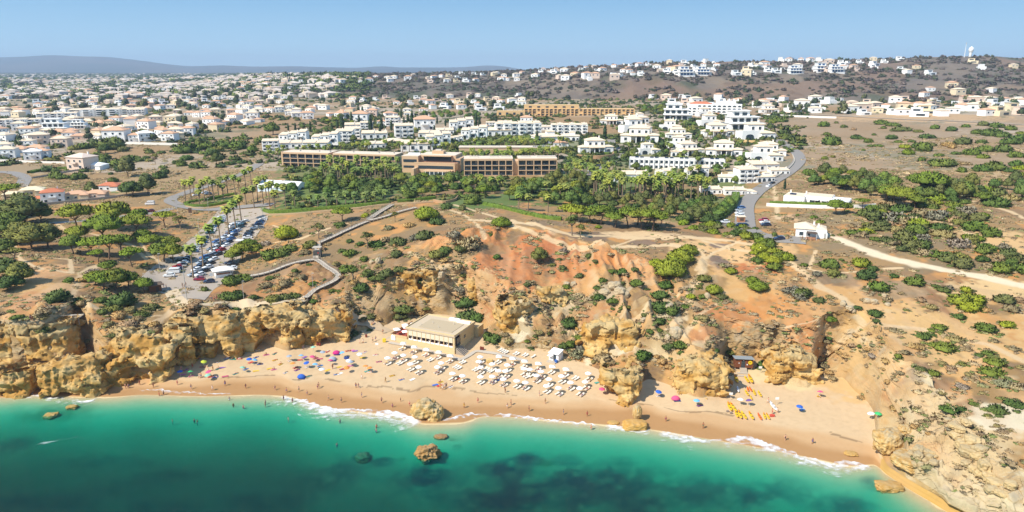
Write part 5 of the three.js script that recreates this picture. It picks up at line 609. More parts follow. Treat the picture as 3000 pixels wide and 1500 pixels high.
// white villas of the resort
const VL = 'white villas between the palms and the curving road';
for (const [k, x, y, w, l] of [['bungalow', 1670, 412, 48, 'low white bungalow beneath the long three storey terrace'], ['villa', 1742, 447, 84, 'large white villa above the tan retaining wall'], ['villa', 1790, 364, 56, 'white villa with peach roofs beside the cypress'], ['bungalow', 1864, 360, 54, 'white bungalow with a rounded central gable below the pines'], ['flatVilla', 1853, 388, 70, 'white villa with roof terrace and brown awning'], ['villa', 1872, 415, 92, 'broad white villa with arcaded porch and orange terrace wall'], ['modern', 1985, 352, 70, 'boxy white modern house with dark glazing by the arcaded hotel'], ['flatVilla', 1958, 381, 50, 'white villa with a wide dark arch'], ['villa', 1985, 405, 62, 'white villa behind a slender palm'], ['flatVilla', 1982, 433, 58, 'small white villa with pink flowers at its gate'], ['flatVilla', 1893, 450, 52, 'white house half hidden by palms behind the long row'], ['bungalow', 1990, 456, 44, 'low white house touching the end of the long row'], ['modern', 2178, 380, 84, 'three storey white modern villa with glass bands'], ['flatVilla', 2074, 370, 58, 'white villa with a blue pool corner'], ['villa', 2098, 399, 76, 'white villa with tower and green lawn'], ['flatVilla', 2203, 408, 80, 'white villa with a big arched veranda above the earth wall'], ['villa', 2118, 455, 86, 'tall white villa with stacked gables'], ['villa', 2012, 453, 76, 'white villa with brown window on a tower'], ['villa', 2248, 456, 80, 'white villa with round peach terrace by the road bend'], ['flatVilla', 2229, 471, 78, 'white villa with blue umbrella terrace'], ['low', 2232, 498, 74, 'broad low white house with flat peach roof'], ['bungalow', 2132, 531, 50, 'white bungalow beside the two storey arcaded house'], ['apart', 2183, 534, 54, 'two storey white house with arches facing the lawn'], ['bungalow', 2233, 531, 52, 'white bungalow by the bus stop on the curving road'], ['bungalow', 1600, 420, 70, 'white bungalow with solar panels behind a cypress'], ['cottage', 1640, 428, 36, 'small cream pavilion with peach roof'], ['low', 2280, 510, 50, 'white garden house beside the road wall'], ['flatVilla', 2060, 340, 40, 'white villa beneath the arcaded hotel'], ['villa', 2250, 330, 46, 'white villa at the top of the curving road']]) house(k, x, y, w * 1.14, (rh() - 0.5) * 0.5, 'villa', l, 'villa', VL);
// white apartment terraces
const AP = 'white apartment terraces behind the long hotel';
for (const [k, x, y, w, l] of [['apart', 795, 442, 46, 'white three storey block with a blank end wall by the field'], ['low', 852, 433, 68, 'white row under peach roof next to the blank end wall'], ['stepped', 862, 421, 74, 'white block with round openings behind the low row'], ['stepped', 955, 426, 72, 'white stepped terrace climbing the slope'], ['apart', 1012, 416, 50, 'white three storey block at the top of the stepped terrace'], ['apart', 1034, 405, 44, 'white block with dark balconies beside the tall cypress'], ['low', 930, 434, 76, 'low white row behind the palm tops'], ['suburb', 1056, 361, 52, 'white house beneath the twin cypresses'], ['apart', 1075, 383, 36, 'narrow white block with stacked balconies'], ['low', 1040, 378, 58, 'white row with long peach eaves'], ['low', 1098, 406, 74, 'white two storey row between cypresses'], ['suburb', 1118, 369, 26, 'small white cube house by the tall block'], ['apart', 1151, 369, 38, 'tallest white block with blue shaded balconies'], ['apart', 1181, 369, 26, 'slim white block behind a dark cypress'], ['apart', 1184, 403, 54, 'white block with wide end wall near the round hall'], ['low', 1100, 434, 62, 'white low house with terraces in front of the round hall'], ['low', 1222, 440, 92, 'white low row just above the hotel roof'], ['stepped', 1284, 425, 70, 'white stepped houses with blue shade over the palms'], ['stepped', 1338, 417, 38, 'white narrow stepped house in the middle of the row'], ['stepped', 1390, 407, 72, 'white stepped houses at the upper end of the row'], ['low', 1258, 403, 64, 'white row with small square windows'], ['suburb', 1244, 381, 60, 'white house with balcony tower'], ['low', 1302, 393, 56, 'white row with a shaded end wall'], ['stepped', 1352, 382, 68, 'broad white block with tan roof'], ['suburb', 1419, 381, 24, 'small white house left of the big cypress pair'], ['apart', 1437, 376, 26, 'slim white block beside the big cypress pair'], ['low', 1480, 367, 42, 'white house on the upper terrace'], ['row', 1517, 395, 128, 'long white three storey row with twelve balconies'], ['suburb', 1542, 363, 36, 'white penthouse house over the long row'], ['low', 1462, 397, 72, 'white low row in front of the long balcony row'], ['row', 1667, 392, 102, 'white three storey terrace with arches and tan eaves'], ['low', 1600, 380, 40, 'white garage row beside the three storey terrace']]) house(k, x, y, w, (rh() - 0.5) * 0.3 + 0.1, 'apartment_block', l, 'apartments', AP);
// rows facing the palm grove
for (const [x, y, w, k, l] of [[1795, 531, 66, 'low', 'white bungalow row with peach roofs nearest the palm lane'], [1860, 526, 78, 'low', 'white bungalow row with the widest peach roof'], [1950, 524, 60, 'stepped', 'white two storey row behind the palm grove'], [2040, 522, 66, 'stepped', 'white two storey row beside the arcaded house'], [2080, 566, 62, 'low', 'white terrace row with sloping tan roofs on the lawn'], [2150, 568, 62, 'low', 'white terrace row with a broad central roof on the lawn'], [2192, 567, 34, 'cottage', 'white end house of the terrace row beside a big palm']]) house(k, x, y, w, (rh() - 0.5) * 0.12, 'terraced_house', l, 'terraced house', 'white terraced rows on the lawn', M.peach, M.white);
// a block placed between two photo points on the ground
function block(px0, py0, px1, py1, name, label, cat) { const a = at(px0, py0), b = at(px1, py1), g = new THREE.Group(); g.position.copy(a).lerp(b, 0.5); g.position.y = Math.min(a.y, b.y); g.rotation.y = Math.atan2(-(b.z - a.z), b.x - a.x); g.userData.w = 0; delete g.userData.w; tag(top(g, name), label, cat); return [g, Math.hypot(b.x - a.x, b.z - a.z)]; }
{ // long two storey white row
  const [g, w] = block(1843, 494, 2123, 494, 'apartment_row', 'long two storey white row with nineteen window bays and solar panels', 'apartments'), n = 19;
  box('wall', 0, B, -5, w, 7.2 - B, 10, M.white, g); box('parapet', 0, 7.2, -0.1, w, 0.5, 0.3, M.white, g); box('roof_terrace', 0, 7.2, -5.2, w - 1, 0.12, 9, M.flat, g);
  for (let i = 0; i < n; i++) { const x = (i + 0.5) / n * w - w / 2; for (const y of [0.8, 4.2]) windows(g, 1, x, x, y, 0.05, 1.9, 2); box('divider', x - w / n / 2, 0, 0.3, 0.24, 7, 0.6, M.white, g); if (i % 3) { const s = box('solar_panel', x, 7.7, -3, 2.4, 0.1, 1.6, M.solar, g); s.rotation.x = 0.5; } }
  shadowed(g);
}
function bayWing(g, w, floors, nb, depth, x0 = 0) {   // concrete grid of recessed glazed bays
  const fh = 3.25, H_ = floors * fh;
  box('wall', x0, B, -depth / 2 - 1.6, w, H_ + 0.9 - B, depth, M.tan, g); box('roof_slab', x0, H_ + 0.9, -depth / 2 - 1.2, w + 0.6, 0.35, depth + 1, M.tanRoof, g); box('fascia', x0, H_ - 0.1, -0.8, w, 1.1, 1.7, M.tan, g);
  for (let i = 0; i <= nb; i++) box('pier', x0 - w / 2 + i * w / nb, B, -0.8, 0.55, H_ - B, 1.7, M.tan, g);
  for (let f = 0; f < floors; f++) { box('floor_slab', x0, f * fh - 0.2, -0.7, w, 0.45, 1.8, M.tan, g); for (let i = 0; i < nb; i++) { const x = x0 - w / 2 + (i + 0.5) * w / nb, gw = w / nb - 0.6; box('glazing', x, f * fh + 0.28, -1.45, gw, fh - 0.6, 0.2, [M.glass, M.glass2, M.glass, M.glass2, M.glass][(i * 7 + f * 3) % 5], g); if ((i * 5 + f * 2) % 3 === 0) box('curtain', x + gw * 0.3, f * fh + 0.28, -1.32, gw * 0.34, fh - 0.6, 0.06, M.curtain, g); if ((i + f) % 2) box('balcony_chair', x - gw * 0.2, f * fh + 0.26, -0.6, 0.6, 0.8, 0.6, M.white, g); box('balustrade', x, f * fh + 0.26, -0.1, gw, 0.85, 0.06, M.glass, g); } }
  for (const x of [-0.3, 0.12, 0.36]) box('roof_unit', x0 + x * w, H_ + 1.25, -depth * 0.6, 6, 0.7, 2.2, M.flat, g);
}
{ const [g, w] = block(830, 489, 1172, 492, 'hotel_wing', 'long tan hotel wing with three floors of glazed bays behind palms', 'hotel'); bayWing(g, w * 0.40, 3, 6, 14, -w * 0.30); bayWing(g, w * 0.52, 3, 9, 14, w * 0.2); box('recess_wall', -w * 0.08, B, -9, w * 0.1, 9 - B, 12, M.tan, g); box('end_wall', -w * 0.505, B, -8, 1, 11.2 - B, 16, M.tan, g); shadowed(g); }
{ const [g, w] = block(1352, 515, 1634, 512, 'hotel_wing', 'lower tan hotel wing with two rows of glazed bays facing the lawn', 'hotel'); bayWing(g, w * 0.5, 3, 7, 14, -w * 0.22); bayWing(g, w * 0.40, 3, 5, 14, w * 0.29); box('recess_wall', w * 0.06, B, -8, w * 0.1, 9 - B, 12, M.tan, g); shadowed(g); }
{ const [g, w] = block(1180, 505, 1342, 508, 'hotel_centre', 'central tan hotel building with stepped terraces and dark restaurant front', 'hotel');
  box('wall', -w * 0.36, B, -8, w * 0.30, 11 - B, 16, M.tan, g); box('strip_window', -w * 0.36, 7.2, 0.05, w * 0.24, 1.8, 0.3, M.glass, g); box('strip_window', -w * 0.36, 3.4, 0.05, w * 0.24, 1.4, 0.3, M.glass, g); box('roof_slab', -w * 0.36, 11, -8, w * 0.30, 0.3, 16, M.tanRoof, g);
  box('wall', w * 0.1, B, -14, w * 0.66, 11.4 - B, 18, M.tan, g); box('roof_slab', w * 0.1, 11.4, -14, w * 0.64, 0.3, 18, M.tanRoof, g); box('restaurant_glazing', w * 0.1, 7.4, -4.9, w * 0.5, 3.4, 0.3, M.glass, g); box('canopy', w * 0.1, 11, -3.6, w * 0.54, 0.5, 4, M.tan, g); box('terrace', w * 0.12, B, 0, w * 0.72, 7 - B, 10, M.tan, g); box('terrace_floor', w * 0.12, 7, 0, w * 0.70, 0.15, 9.6, M.brick, g); box('parapet', w * 0.12, 7, 4.9, w * 0.72, 0.9, 0.3, M.tan, g); box('strip_window', w * 0.14, 3.6, 4.95, w * 0.62, 2.1, 0.3, M.glass, g); box('lower_terrace', w * 0.2, B, 7, w * 0.5, 3 - B, 6, M.tan, g); box('glazing', w * 0.2, 0.4, 9.95, w * 0.44, 2, 0.3, M.glass, g); for (let i = 0; i < 6; i++) box('column', w * (0 + i * 0.075), 0.3, 10.15, 0.4, 2.2, 0.3, M.white, g); box('stair_wall', -w * 0.2, B, 7, 2, 4.5 - B, 14, M.tan, g); box('plant_room', w * 0.06, 11.7, -14, 8, 2, 6, M.tan, g); box('vent_unit', w * 0.06, 13.7, -14, 4, 0.8, 3, M.flat, g); box('link_wall', w * 0.44, B, -12, w * 0.14, 9.5 - B, 14, M.tan, g); box('strip_window', w * 0.44, 6.4, -4.9, w * 0.12, 1.8, 0.3, M.glass, g); for (const x of [-0.42, -0.36, -0.28]) box('vent_unit', w * x, 11.3, -9, 3, 1, 2, M.white, g); shadowed(g); }
{ const [g, w] = block(1345, 452, 1640, 447, 'hotel_annex', 'long low tan hotel annex with solar panels behind the palms', 'hotel'); box('wall', 0, B, -6, w, 5.4 - B, 12, M.tan, g); box('roof_slab', 0, 5.4, -6, w + 0.8, 0.4, 12.8, M.tanRoof, g); box('roof_light', -w * 0.28, 5.8, -6, w * 0.36, 0.5, 3, M.flat, g); for (let i = 0; i < 9; i++) { const s = box('solar_panel', w * (0.24 + i * 0.02), 5.9, -6, 1.4, 0.08, 5, M.solar, g); s.rotation.z = 0.3; } shadowed(g); }
{ // sand coloured stepped hotel
  const [g, w] = block(1535, 340, 1858, 336, 'sand_hotel', 'long sand coloured hotel with recessed windows behind palms', 'hotel'), SM = std('#d9b480', 0.9), n = 26;
  box('wall', 0, B, -8, w, 10.5 - B, 16, SM, g); box('upper_wall', -w * 0.25, 10.5, -8, w * 0.5, 5, 15, SM, g); box('wing_wall', -w * 0.62, B, -6, w * 0.26, 7 - B, 14, SM, g);
  for (let i = 0; i < n; i++) { const x = (i + 0.5) / n * w - w / 2; for (const y of [1, 4.4, 7.6]) if ((i * 7 + y) % 5 > 0.5) { const f = box('window', x, y, -0.1, 3.2, 2.1, 0.5, M.glass, g); box('window_sill', 0, -1.25, 0.4, 3.6, 0.25, 0.6, SM, f); box('window_hood', 0, 1.05, 0.5, 3.6, 0.3, 0.9, SM, f); }; if (i % 2) box('buttress', x + w / n / 2, B, 0.6, 1.4, 9.6 - B, 2.4, SM, g); if (i < 13 && i % 2) box('window', x, 11.6, -0.48, 4, 2, 0.4, M.glass, g); } for (let i = 0; i < 5; i++) box('window', -w * 0.72 + i * 10, 1.5, 1.02, 3.4, 3.4, 0.4, M.glass, g); shadowed(g);
}
{ // white arcaded hotel with red roof patch
  const [g, w] = block(2012, 338, 2172, 338, 'arcaded_hotel', 'white four storey hotel with rows of arched balconies and red roof', 'hotel');
  box('wall', 0, B, -9, w, 15 - B, 18, M.white, g); hip('red_roof', -w * 0.26, 15, -9, w * 0.42, 15, 3, M.red, g, 0.2); box('penthouse', w * 0.2, 15, -9, w * 0.36, 4, 12, M.white, g); box('tower', w * 0.06, 15, -6, 4, 10, 4, M.white, g); for (let i = 0; i < 5; i++) { box('chimney', w * (0.1 + i * 0.08), 19, -8, 1.6, 3, 1.6, M.white, g); }
  for (let f = 0; f < 4; f++) for (let i = 0; i < 11; i++) { if (f === 3 && i < 2) continue; const s = new THREE.Shape(); s.moveTo(-2.1, 0); s.lineTo(2.1, 0); s.lineTo(2.1, 0.8); s.absellipse(0, 0.8, 2.1, 1.1, 0, Math.PI, false); if (!models.archGeo) { models.archGeo = new THREE.ExtrudeGeometry(s, { depth: 0.15, bevelEnabled: false, curveSegments: 6 }); } const m = mesh('balcony_shade_panel', models.archGeo, M.glass, g); m.position.set((i + 0.5) / 11 * w - w / 2, 0.8 + f * 3.6, 0); } box('awning_front', -w * 0.05, 0, 0.6, w * 0.3, 4, 1.6, std('#c98a5c', 0.9), g); shadowed(g);  // dark arched panels imitate the shade inside open balconies
}
{ // round tan hall
  const g = new THREE.Group(), p = at(1153, 421), R = 34 * scaleAt(p); const c = new THREE.CylinderGeometry(R, R, 8, 28); c.scale(1, 1, 0.6); const w = mesh('wall', c, M.cream, g); w.position.y = -1; const r = new THREE.SphereGeometry(R * 1.5, 32, 8, 0, 6.283, 0, 0.76); r.scale(1, 0.5, 0.62); r.translate(0, -R * 1.5 * 0.5 * Math.cos(0.76), 0); const rm = mesh('roof', r, M.peach, g); rm.position.y = 3; const d = new THREE.BoxGeometry(R * 1.1, 2, 0.4); d.translate(0, 1, R * 0.6); mesh('glazing', d, M.glass, g); g.position.copy(p); tag(top(g, 'round_hall'), 'low round hall with domed peach roof between the white blocks', 'hall');
}
{ // white marquee by the entrance palms
  const [g, w] = block(752, 562, 872, 560, 'marquee', 'big white marquee tent among the entrance palms', 'tent'); const tent = std('#f0eee8', 0.7), side = std('#c9dbe6', 0.6);  // side: blue shade of the white tent put into the wall colour
  for (const [x, l] of [[-w * 0.22, w * 0.5], [w * 0.24, w * 0.46]]) { box('wall', x, -1, -6, l, 4.2, 12, side, g); const s = new THREE.Shape(); s.moveTo(-6.4, 0); s.quadraticCurveTo(-3, 2.6, 0, 3.4); s.quadraticCurveTo(3, 2.6, 6.4, 0); const e = new THREE.ExtrudeGeometry(s, { depth: l + 0.6, bevelEnabled: false, curveSegments: 8 }); e.rotateY(Math.PI / 2); e.translate(-l / 2 - 0.3, 0, 0); const m = mesh('roof', e, tent, g); m.position.set(x, 3.2, -6); } shadowed(g);
}
// houses of the near suburb
const NS = 'houses beside the dry field';
const one = (k, x, y, w, yaw, l, roof, wallM) => house(k, x, y, w, yaw, 'house', l, 'house', NS, roof, wallM, 2);
one('suburb', 245, 494, 66, -0.3, 'pale pink two storey house with outside stairs in the dry field', M.pink, M.pink); one('cottage', 290, 494, 46, -0.2, 'white garage with roof boxes beside the pink house', M.white, M.white);
one('suburb', 158, 592, 60, 0.5, 'white house with a blue shaded gable behind the stone wall', M.red, M.white); one('cottage', 118, 592, 46, 0.4, 'white house with a sloping red tile roof', M.red, M.white); one('cottage', 228, 582, 60, 0.35, 'cream house with orange tiled roofs', M.terra, M.cream); one('cottage', 285, 578, 56, 0.2, 'long low house with orange roof beside the pool', M.terra, M.pink); one('cottage', 325, 556, 56, 0.1, 'white house with bright orange roof and green lawn', M.red, M.white); one('cottage', 98, 570, 60, 0.4, 'cream flat house with a brown door', M.cream, M.cream); one('cottage', 40, 580, 50, 0.4, 'sandy low house below the umbrella pine', M.cream, M.cream);
one('suburb', 100, 466, 44, 0.4, 'white house with red trimmed dormers by the white wall', M.white, M.white); one('suburb', 126, 462, 40, 0.3, 'white house with terracotta eaves by the white wall', M.terra, M.white); one('suburb', 25, 462, 50, 0.3, 'white corner house with tan roof by the white wall', M.peach, M.white);
one('suburb', 345, 414, 62, 0.1, 'white house with pink balconies above the long white wall', M.terra, M.white); one('suburb', 398, 414, 36, 0.4, 'white house with an outside stair', M.terra, M.white); one('suburb', 428, 413, 44, 0.7, 'white house with a big blue shaded gable', M.white, M.white);
for (const [x, y, w, l] of [[65, 372, 104, 'grey apartment block with dark balconies in the suburb'], [172, 352, 100, 'large grey apartment block with four rows of dark balconies'], [320, 338, 190, 'long sandy apartment block with white balconies'], [400, 340, 44, 'square grey apartment block at the end of the row']]) { const g = house('row', x, y, w, 0.35, 'suburb_block', l, 'apartments', 'big apartment blocks of the suburb', undefined, undefined, 6); g.scale.y = 1.05; }
one('modern', 170, 388, 70, 0.15, 'boxy white modern house with dark glass front in the suburb'); one('modern', 236, 376, 44, 0.1, 'white modern house with terrace in the suburb');
// long white villa and white chalet east of the road
{ const [g, w] = block(2292, 597, 2492, 602, 'long_villa', 'long low white villa with flat roofs and pool by the hedge', 'villa');
  box('wall', -w * 0.34, B, -7, w * 0.32, 4 - B, 12, M.white, g); box('roof_slab', -w * 0.34, 4, -7, w * 0.30, 0.25, 11, M.peach, g); box('wall', 0, B, -9, w * 0.42, 4.4 - B, 10, M.white, g); box('roof_slab', 0, 4.4, -9, w * 0.40, 0.25, 9, M.peach, g); box('wall', w * 0.33, B, -5, w * 0.28, 3.8 - B, 12, M.white, g); box('roof_slab', w * 0.33, 3.8, -5, w * 0.26, 0.25, 11, M.white, g); for (const x of [-0.02, 0.1]) box('pergola', w * x, 3, -2.4, w * 0.1, 0.25, 3.4, M.white, g); windows(g, 3, -w * 0.08, w * 0.1, 0.4, -3.95, 2.2, 2.2); windows(g, 3, w * 0.25, w * 0.42, 0.5, 1.05, 1.6, 2); const s = box('solar_panel', -w * 0.38, 4.4, -5, 3, 0.1, 2, M.solar, g); s.rotation.x = 0.4; chimney(g, -w * 0.44, 4.3, -9); chimney(g, -w * 0.2, 4.3, -9); box('pool', -w * 0.06, 0.1, 2.2, 12, 0.2, 4, std('#6fb6c4', 0.1), g); shadowed(g); }
{ const [g, w] = block(2326, 694, 2428, 702, 'white_chalet', 'white beach bar chalet with stepped gable and dark awning by the track', 'chalet');
  box('wall', -w * 0.15, B, -5, w * 0.62, 3.4 - B, 9, M.white, g); hip('roof', -w * 0.2, 3.4, -5, w * 0.6, 9, 2, M.peach, g); box('gable_wall', w * 0.27, B, -4, w * 0.3, 3.6 - B, 8, M.white, g); hip('gable_roof', w * 0.27, 3.6, -4, w * 0.28, 7.6, 0.9, M.peach, g, 0.1); box('buttress', w * 0.4, B, -3, w * 0.1, 2.4 - B, 6, M.white, g); chimney(g, w * 0.05, 4.4, -5); chimney(g, w * 0.18, 3.8, -3.5); box('awning', 0, 2.5, 1.2, w * 0.3, 0.15, 3.4, M.dark, g); for (const x of [-0.14, 0.14]) box('awning_post', w * x, 0, 2.7, 0.1, 2.5, 0.1, M.white, g); windows(g, 2, -w * 0.3, -w * 0.1, 0.8, -0.45, 1.6, 1.5); box('table_bench', 0, 0, 1.6, w * 0.24, 0.8, 1.2, M.brick, g); shadowed(g); }
// suburbs, filled in by district
const roofs = [M.terra, M.peach, M.peach, M.peach, M.terra, M.terra], walls = [M.white, M.white, M.white, M.cream, M.white, M.pink];
const looks = new Map([[M.terra, 'terracotta roofed'], [M.peach, 'pale peach roofed'], [M.red, 'red roofed'], [M.flat, 'flat roofed']]), wn = new Map([[M.white, 'white'], [M.cream, 'cream'], [M.pink, 'pale pink']]);
function district(poly, n, seed, gap, m0, m1, where, group, keys, name = 'house') {
  scatter(poly, n, seed, gap, (x, y, r) => {
    if (houses.some((q) => Math.abs(q[0] - x) < q[2] * 0.55 + 5 && Math.abs(q[1] - y) < 6)) return;
    const roof = roofs[Math.floor(r() * 6)], wm = walls[Math.floor(r() * 6)], k = keys[Math.floor(r() * keys.length)], p = at(x, y), w = lerp(m0, m1, r()) / scaleAt(p);
    const rf = k === 'farFlat' ? M.flat : roof; house(k, x, y, w, (r() - 0.5) * 1.1 + (r() < 0.2 ? 1.57 : 0), name, `${wn.get(wm)} ${looks.get(rf)} house ${where}`, 'house', `${wn.get(wm)} ${looks.get(rf)} houses ${where}`, rf, wm, 4);
  });
}
district([[0, 352], [120, 380], [260, 352], [420, 345], [560, 330], [760, 320], [780, 345], [720, 375], [560, 395], [520, 412], [280, 412], [170, 440], [0, 455]], 136, 601, 6, 12, 18, 'in the near suburb', 'x', ['suburb', 'cottage', 'suburb', 'cottage'], 'suburb_house');
district([[0, 285], [350, 290], [560, 285], [820, 275], [860, 300], [780, 322], [560, 326], [430, 330], [0, 345]], 150, 602, 4, 12, 18, 'in the middle suburb', 'x', ['far', 'far', 'farFlat'], 'suburb_house');
district([[0, 228], [400, 226], [760, 222], [900, 236], [820, 268], [500, 282], [300, 286], [0, 284]], 150, 603, 3.4, 14, 22, 'in the far suburb on the plain', 'x', ['far', 'farFlat', 'far'], 'distant_house');
district([[980, 285], [1520, 282], [1560, 300], [1400, 312], [1000, 314]], 40, 604, 5, 12, 17, 'along the foot of the hill', 'x', ['far', 'farFlat', 'far'], 'village_house');
district([[780, 318], [1000, 318], [1240, 322], [1240, 345], [1050, 350], [800, 348]], 34, 605, 6.5, 12, 17, 'behind the white terraces', 'x', ['suburb', 'far', 'cottage'], 'village_house');
district([[1200, 310], [1540, 300], [1560, 318], [1440, 326], [1250, 322]], 20, 606, 5, 12, 18, 'beside the sand coloured hotel', 'x', ['far', 'farFlat'], 'village_house');
district([[1870, 290], [2020, 286], [2500, 300], [3010, 296], [3010, 345], [2700, 343], [2500, 336], [2250, 326], [2050, 316], [1880, 305]], 84, 607, 6, 14, 22, 'along the road under the ridge', 'x', ['far', 'farFlat', 'farFlat', 'far'], 'roadside_house');
district([[980, 232], [1250, 222], [1500, 212], [1640, 204], [1840, 192], [1900, 215], [1850, 232], [1560, 238], [1400, 242], [1000, 246]], 92, 608, 3.2, 13, 22, 'on the ridge above the valley', 'x', ['far', 'farFlat', 'far'], 'ridge_house');
district([[1840, 190], [2000, 185], [2250, 180], [2480, 178], [2640, 176], [2560, 205], [2400, 215], [2150, 220], [1860, 222]], 84, 609, 3.2, 14, 24, 'on the crest beside the water tower hill', 'x', ['farFlat', 'far', 'farFlat'], 'ridge_house');
district([[640, 245], [980, 238], [960, 275], [700, 278]], 34, 610, 4.4, 13, 20, 'on the low slope behind the suburb', 'x', ['far', 'farFlat'], 'ridge_house');
district([[2620, 200], [2820, 175], [2990, 190], [2990, 285], [2700, 290], [2640, 250]], 12, 611, 12, 14, 22, 'scattered on the scrub hill', 'x', ['farFlat', 'far'], 'hill_house');
for (const [x, y, w] of [[2010, 222, 46], [2060, 220, 42], [2330, 216, 40], [2410, 212, 46], [2450, 212, 40]]) { const g = house('modern', x, y, w, 0.05, 'ridge_villa', 'modern white ridge villa with long blue glass front', 'villa', 'modern glass villas on the ridge', undefined, undefined, 4); g.traverse((m) => { if (m.material === M.glass) m.material = M.glassB; }); }
{ // water tower and mast
  const p = at(2842, 167), g = new THREE.Group(), pts = [[0, 0], [4.2, 0], [3.5, 12], [3.9, 16], [6.2, 22], [6.6, 27], [5.6, 32], [3, 35], [1.2, 36], [1.2, 38], [0, 38]].map(([a, b]) => new THREE.Vector2(a * 0.86, b * 0.66)); mesh('shaft_and_tank', new THREE.LatheGeometry(pts, 20), M.white, g); const rg = new THREE.TorusGeometry(4.2, 0.4, 6, 20); rg.rotateX(Math.PI / 2); rg.translate(0, 12.4, 0); mesh('walkway_ring', rg, M.flat, g); g.position.copy(p); tag(top(g, 'water_tower'), 'tall white water tower on top of the hill', 'tower');
  const q = at(2825, 168), a = new THREE.Group(); mesh('mast', new THREE.CylinderGeometry(0.35, 0.9, 34, 8).translate(0, 17, 0), M.white, a); mesh('antenna_head', new THREE.CylinderGeometry(0.8, 0.8, 3, 8).translate(0, 33, 0), M.flat, a); a.position.copy(q); tag(top(a, 'radio_mast'), 'thin white mast beside the water tower', 'mast');
}
// trees of the suburbs and the ridge
const ft = (poly, n, seed, gap, label, group, m0 = 4, m1 = 8) => scatter(poly, n, seed, gap, (x, y, r) => { place(r() < 0.5 ? 'treeFar' : 'treeFar2', at(x, y), lerp(m0, m1, r()) / 4.6, r() * 6.28, label, 'tree', group); });
ft([[0, 352], [760, 318], [780, 350], [540, 410], [200, 440], [0, 455]], 60, 621, 7, 'dark garden tree between the near suburb houses', 'trees between the near suburb houses', 3, 5);
ft([[0, 285], [850, 275], [860, 300], [560, 328], [0, 345]], 56, 622, 6, 'dark tree between the middle suburb houses', 'trees between the middle suburb houses', 4, 7);
ft([[540, 258], [760, 255], [740, 285], [560, 290]], 26, 623, 4, 'tree in the dark wood beside the red field', 'trees beside the red field', 6, 9);
ft([[980, 285], [1560, 282], [1560, 320], [1000, 318]], 34, 624, 6, 'dark tree at the foot of the hill', 'trees at the foot of the hill', 4, 7);
ft([[1880, 290], [3010, 296], [3010, 345], [2250, 330]], 40, 625, 8, 'dark tree along the road under the ridge', 'trees along the road under the ridge', 4, 7);
// ---------------------------------------------------------------- rocks
function rockGeo(seed, { w = 1, h = 1, d = 1, box = 0.5, amp = 0.28, freq = 1.6, strata = 0.05, detail = 18, tint = null, lean = 0 } = {}) {
  const g = mergeVertices(((q) => { q.deleteAttribute('normal'); q.deleteAttribute('uv'); return q; })(new THREE.IcosahedronGeometry(1, detail)), 1e-4), a = g.attributes.position, col = new Float32Array(a.count * 3), v = new THREE.Vector3();
  for (let i = 0; i < a.count; i++) {
    v.fromBufferAttribute(a, i).normalize(); const m = Math.max(Math.abs(v.x), Math.abs(v.y), Math.abs(v.z)), k = lerp(1, 1 / m, box * 0.62);
    const n = fbm(v.x * freq + seed, v.y * freq * 1.2, v.z * freq + seed * 2, 5), rd = ridged(v.x * freq * 1.7 + seed, v.y * freq * 0.9, v.z * freq * 1.7, 4), yy = v.y * h * 0.5;
    const jx = v.x + 0.12 * noise(v.x * 6, v.y * 6, v.z * 6 + seed), [c1, c2, id] = cells(jx * freq * 1.3 + seed, v.y * freq * 1.8, v.z * freq * 1.3), [e1, e2, id2] = cells(jx * freq * 3 + seed, v.y * freq * 3.6, v.z * freq * 3), r = k * (1 + amp * n + amp * 0.5 * rd + amp * 0.55 * (id - 0.5) * smooth(0, 0.12, c2 - c1) + amp * 0.26 * (id2 - 0.5) * smooth(0, 0.1, e2 - e1) - strata * smooth(0.1, 0, c2 - c1));
    a.setXYZ(i, v.x * r * w / 2 + lean * v.y * r, v.y * r * h / 2, v.z * r * d / 2);
    const q = fbm(v.x * 5 + seed, yy * 1.1, v.z * 5, 4), q2 = noise(v.x * 14, v.y * 14 + seed, v.z * 14);
    let c = mix3(lin('#c99a4e'), lin('#dfc28a'), clamp(0.45 + q * 1.3)); c = mix3(c, lin('#a98a58'), clamp(-q * 1.4 - 0.1)); c = mix3(c, lin('#a39a84'), clamp(v.y * 1.2 + q - 0.45) * 0.6); c = mix3(c, lin('#7c6238'), clamp(-q2 * 1.2 - 0.35) * 0.6); if (tint) c = mix3(c, tint, 0.6);
    col.set(c, i * 3);
  }
  g.setAttribute('color', new THREE.BufferAttribute(col, 3)); g.computeVertexNormals(); return g;
}
const ROCK = new THREE.MeshStandardMaterial({ color: new THREE.Color(0.84, 0.82, 0.8), vertexColors: true, roughness: 0.95 });
function rock(px, py, w, h, d, seed, name, label, cat, opt = {}, group, sink = 0.18, yaw = 0) { const p = at(px, py), m = new THREE.Mesh(rockGeo(seed, { w, h, d, ...opt }), ROCK); m.position.set(p.x, Math.max(p.y, opt.floor ?? -9) + h * (0.5 - sink), p.z); m.rotation.y = yaw; tag(top(m, name), label, cat, group); return m; }
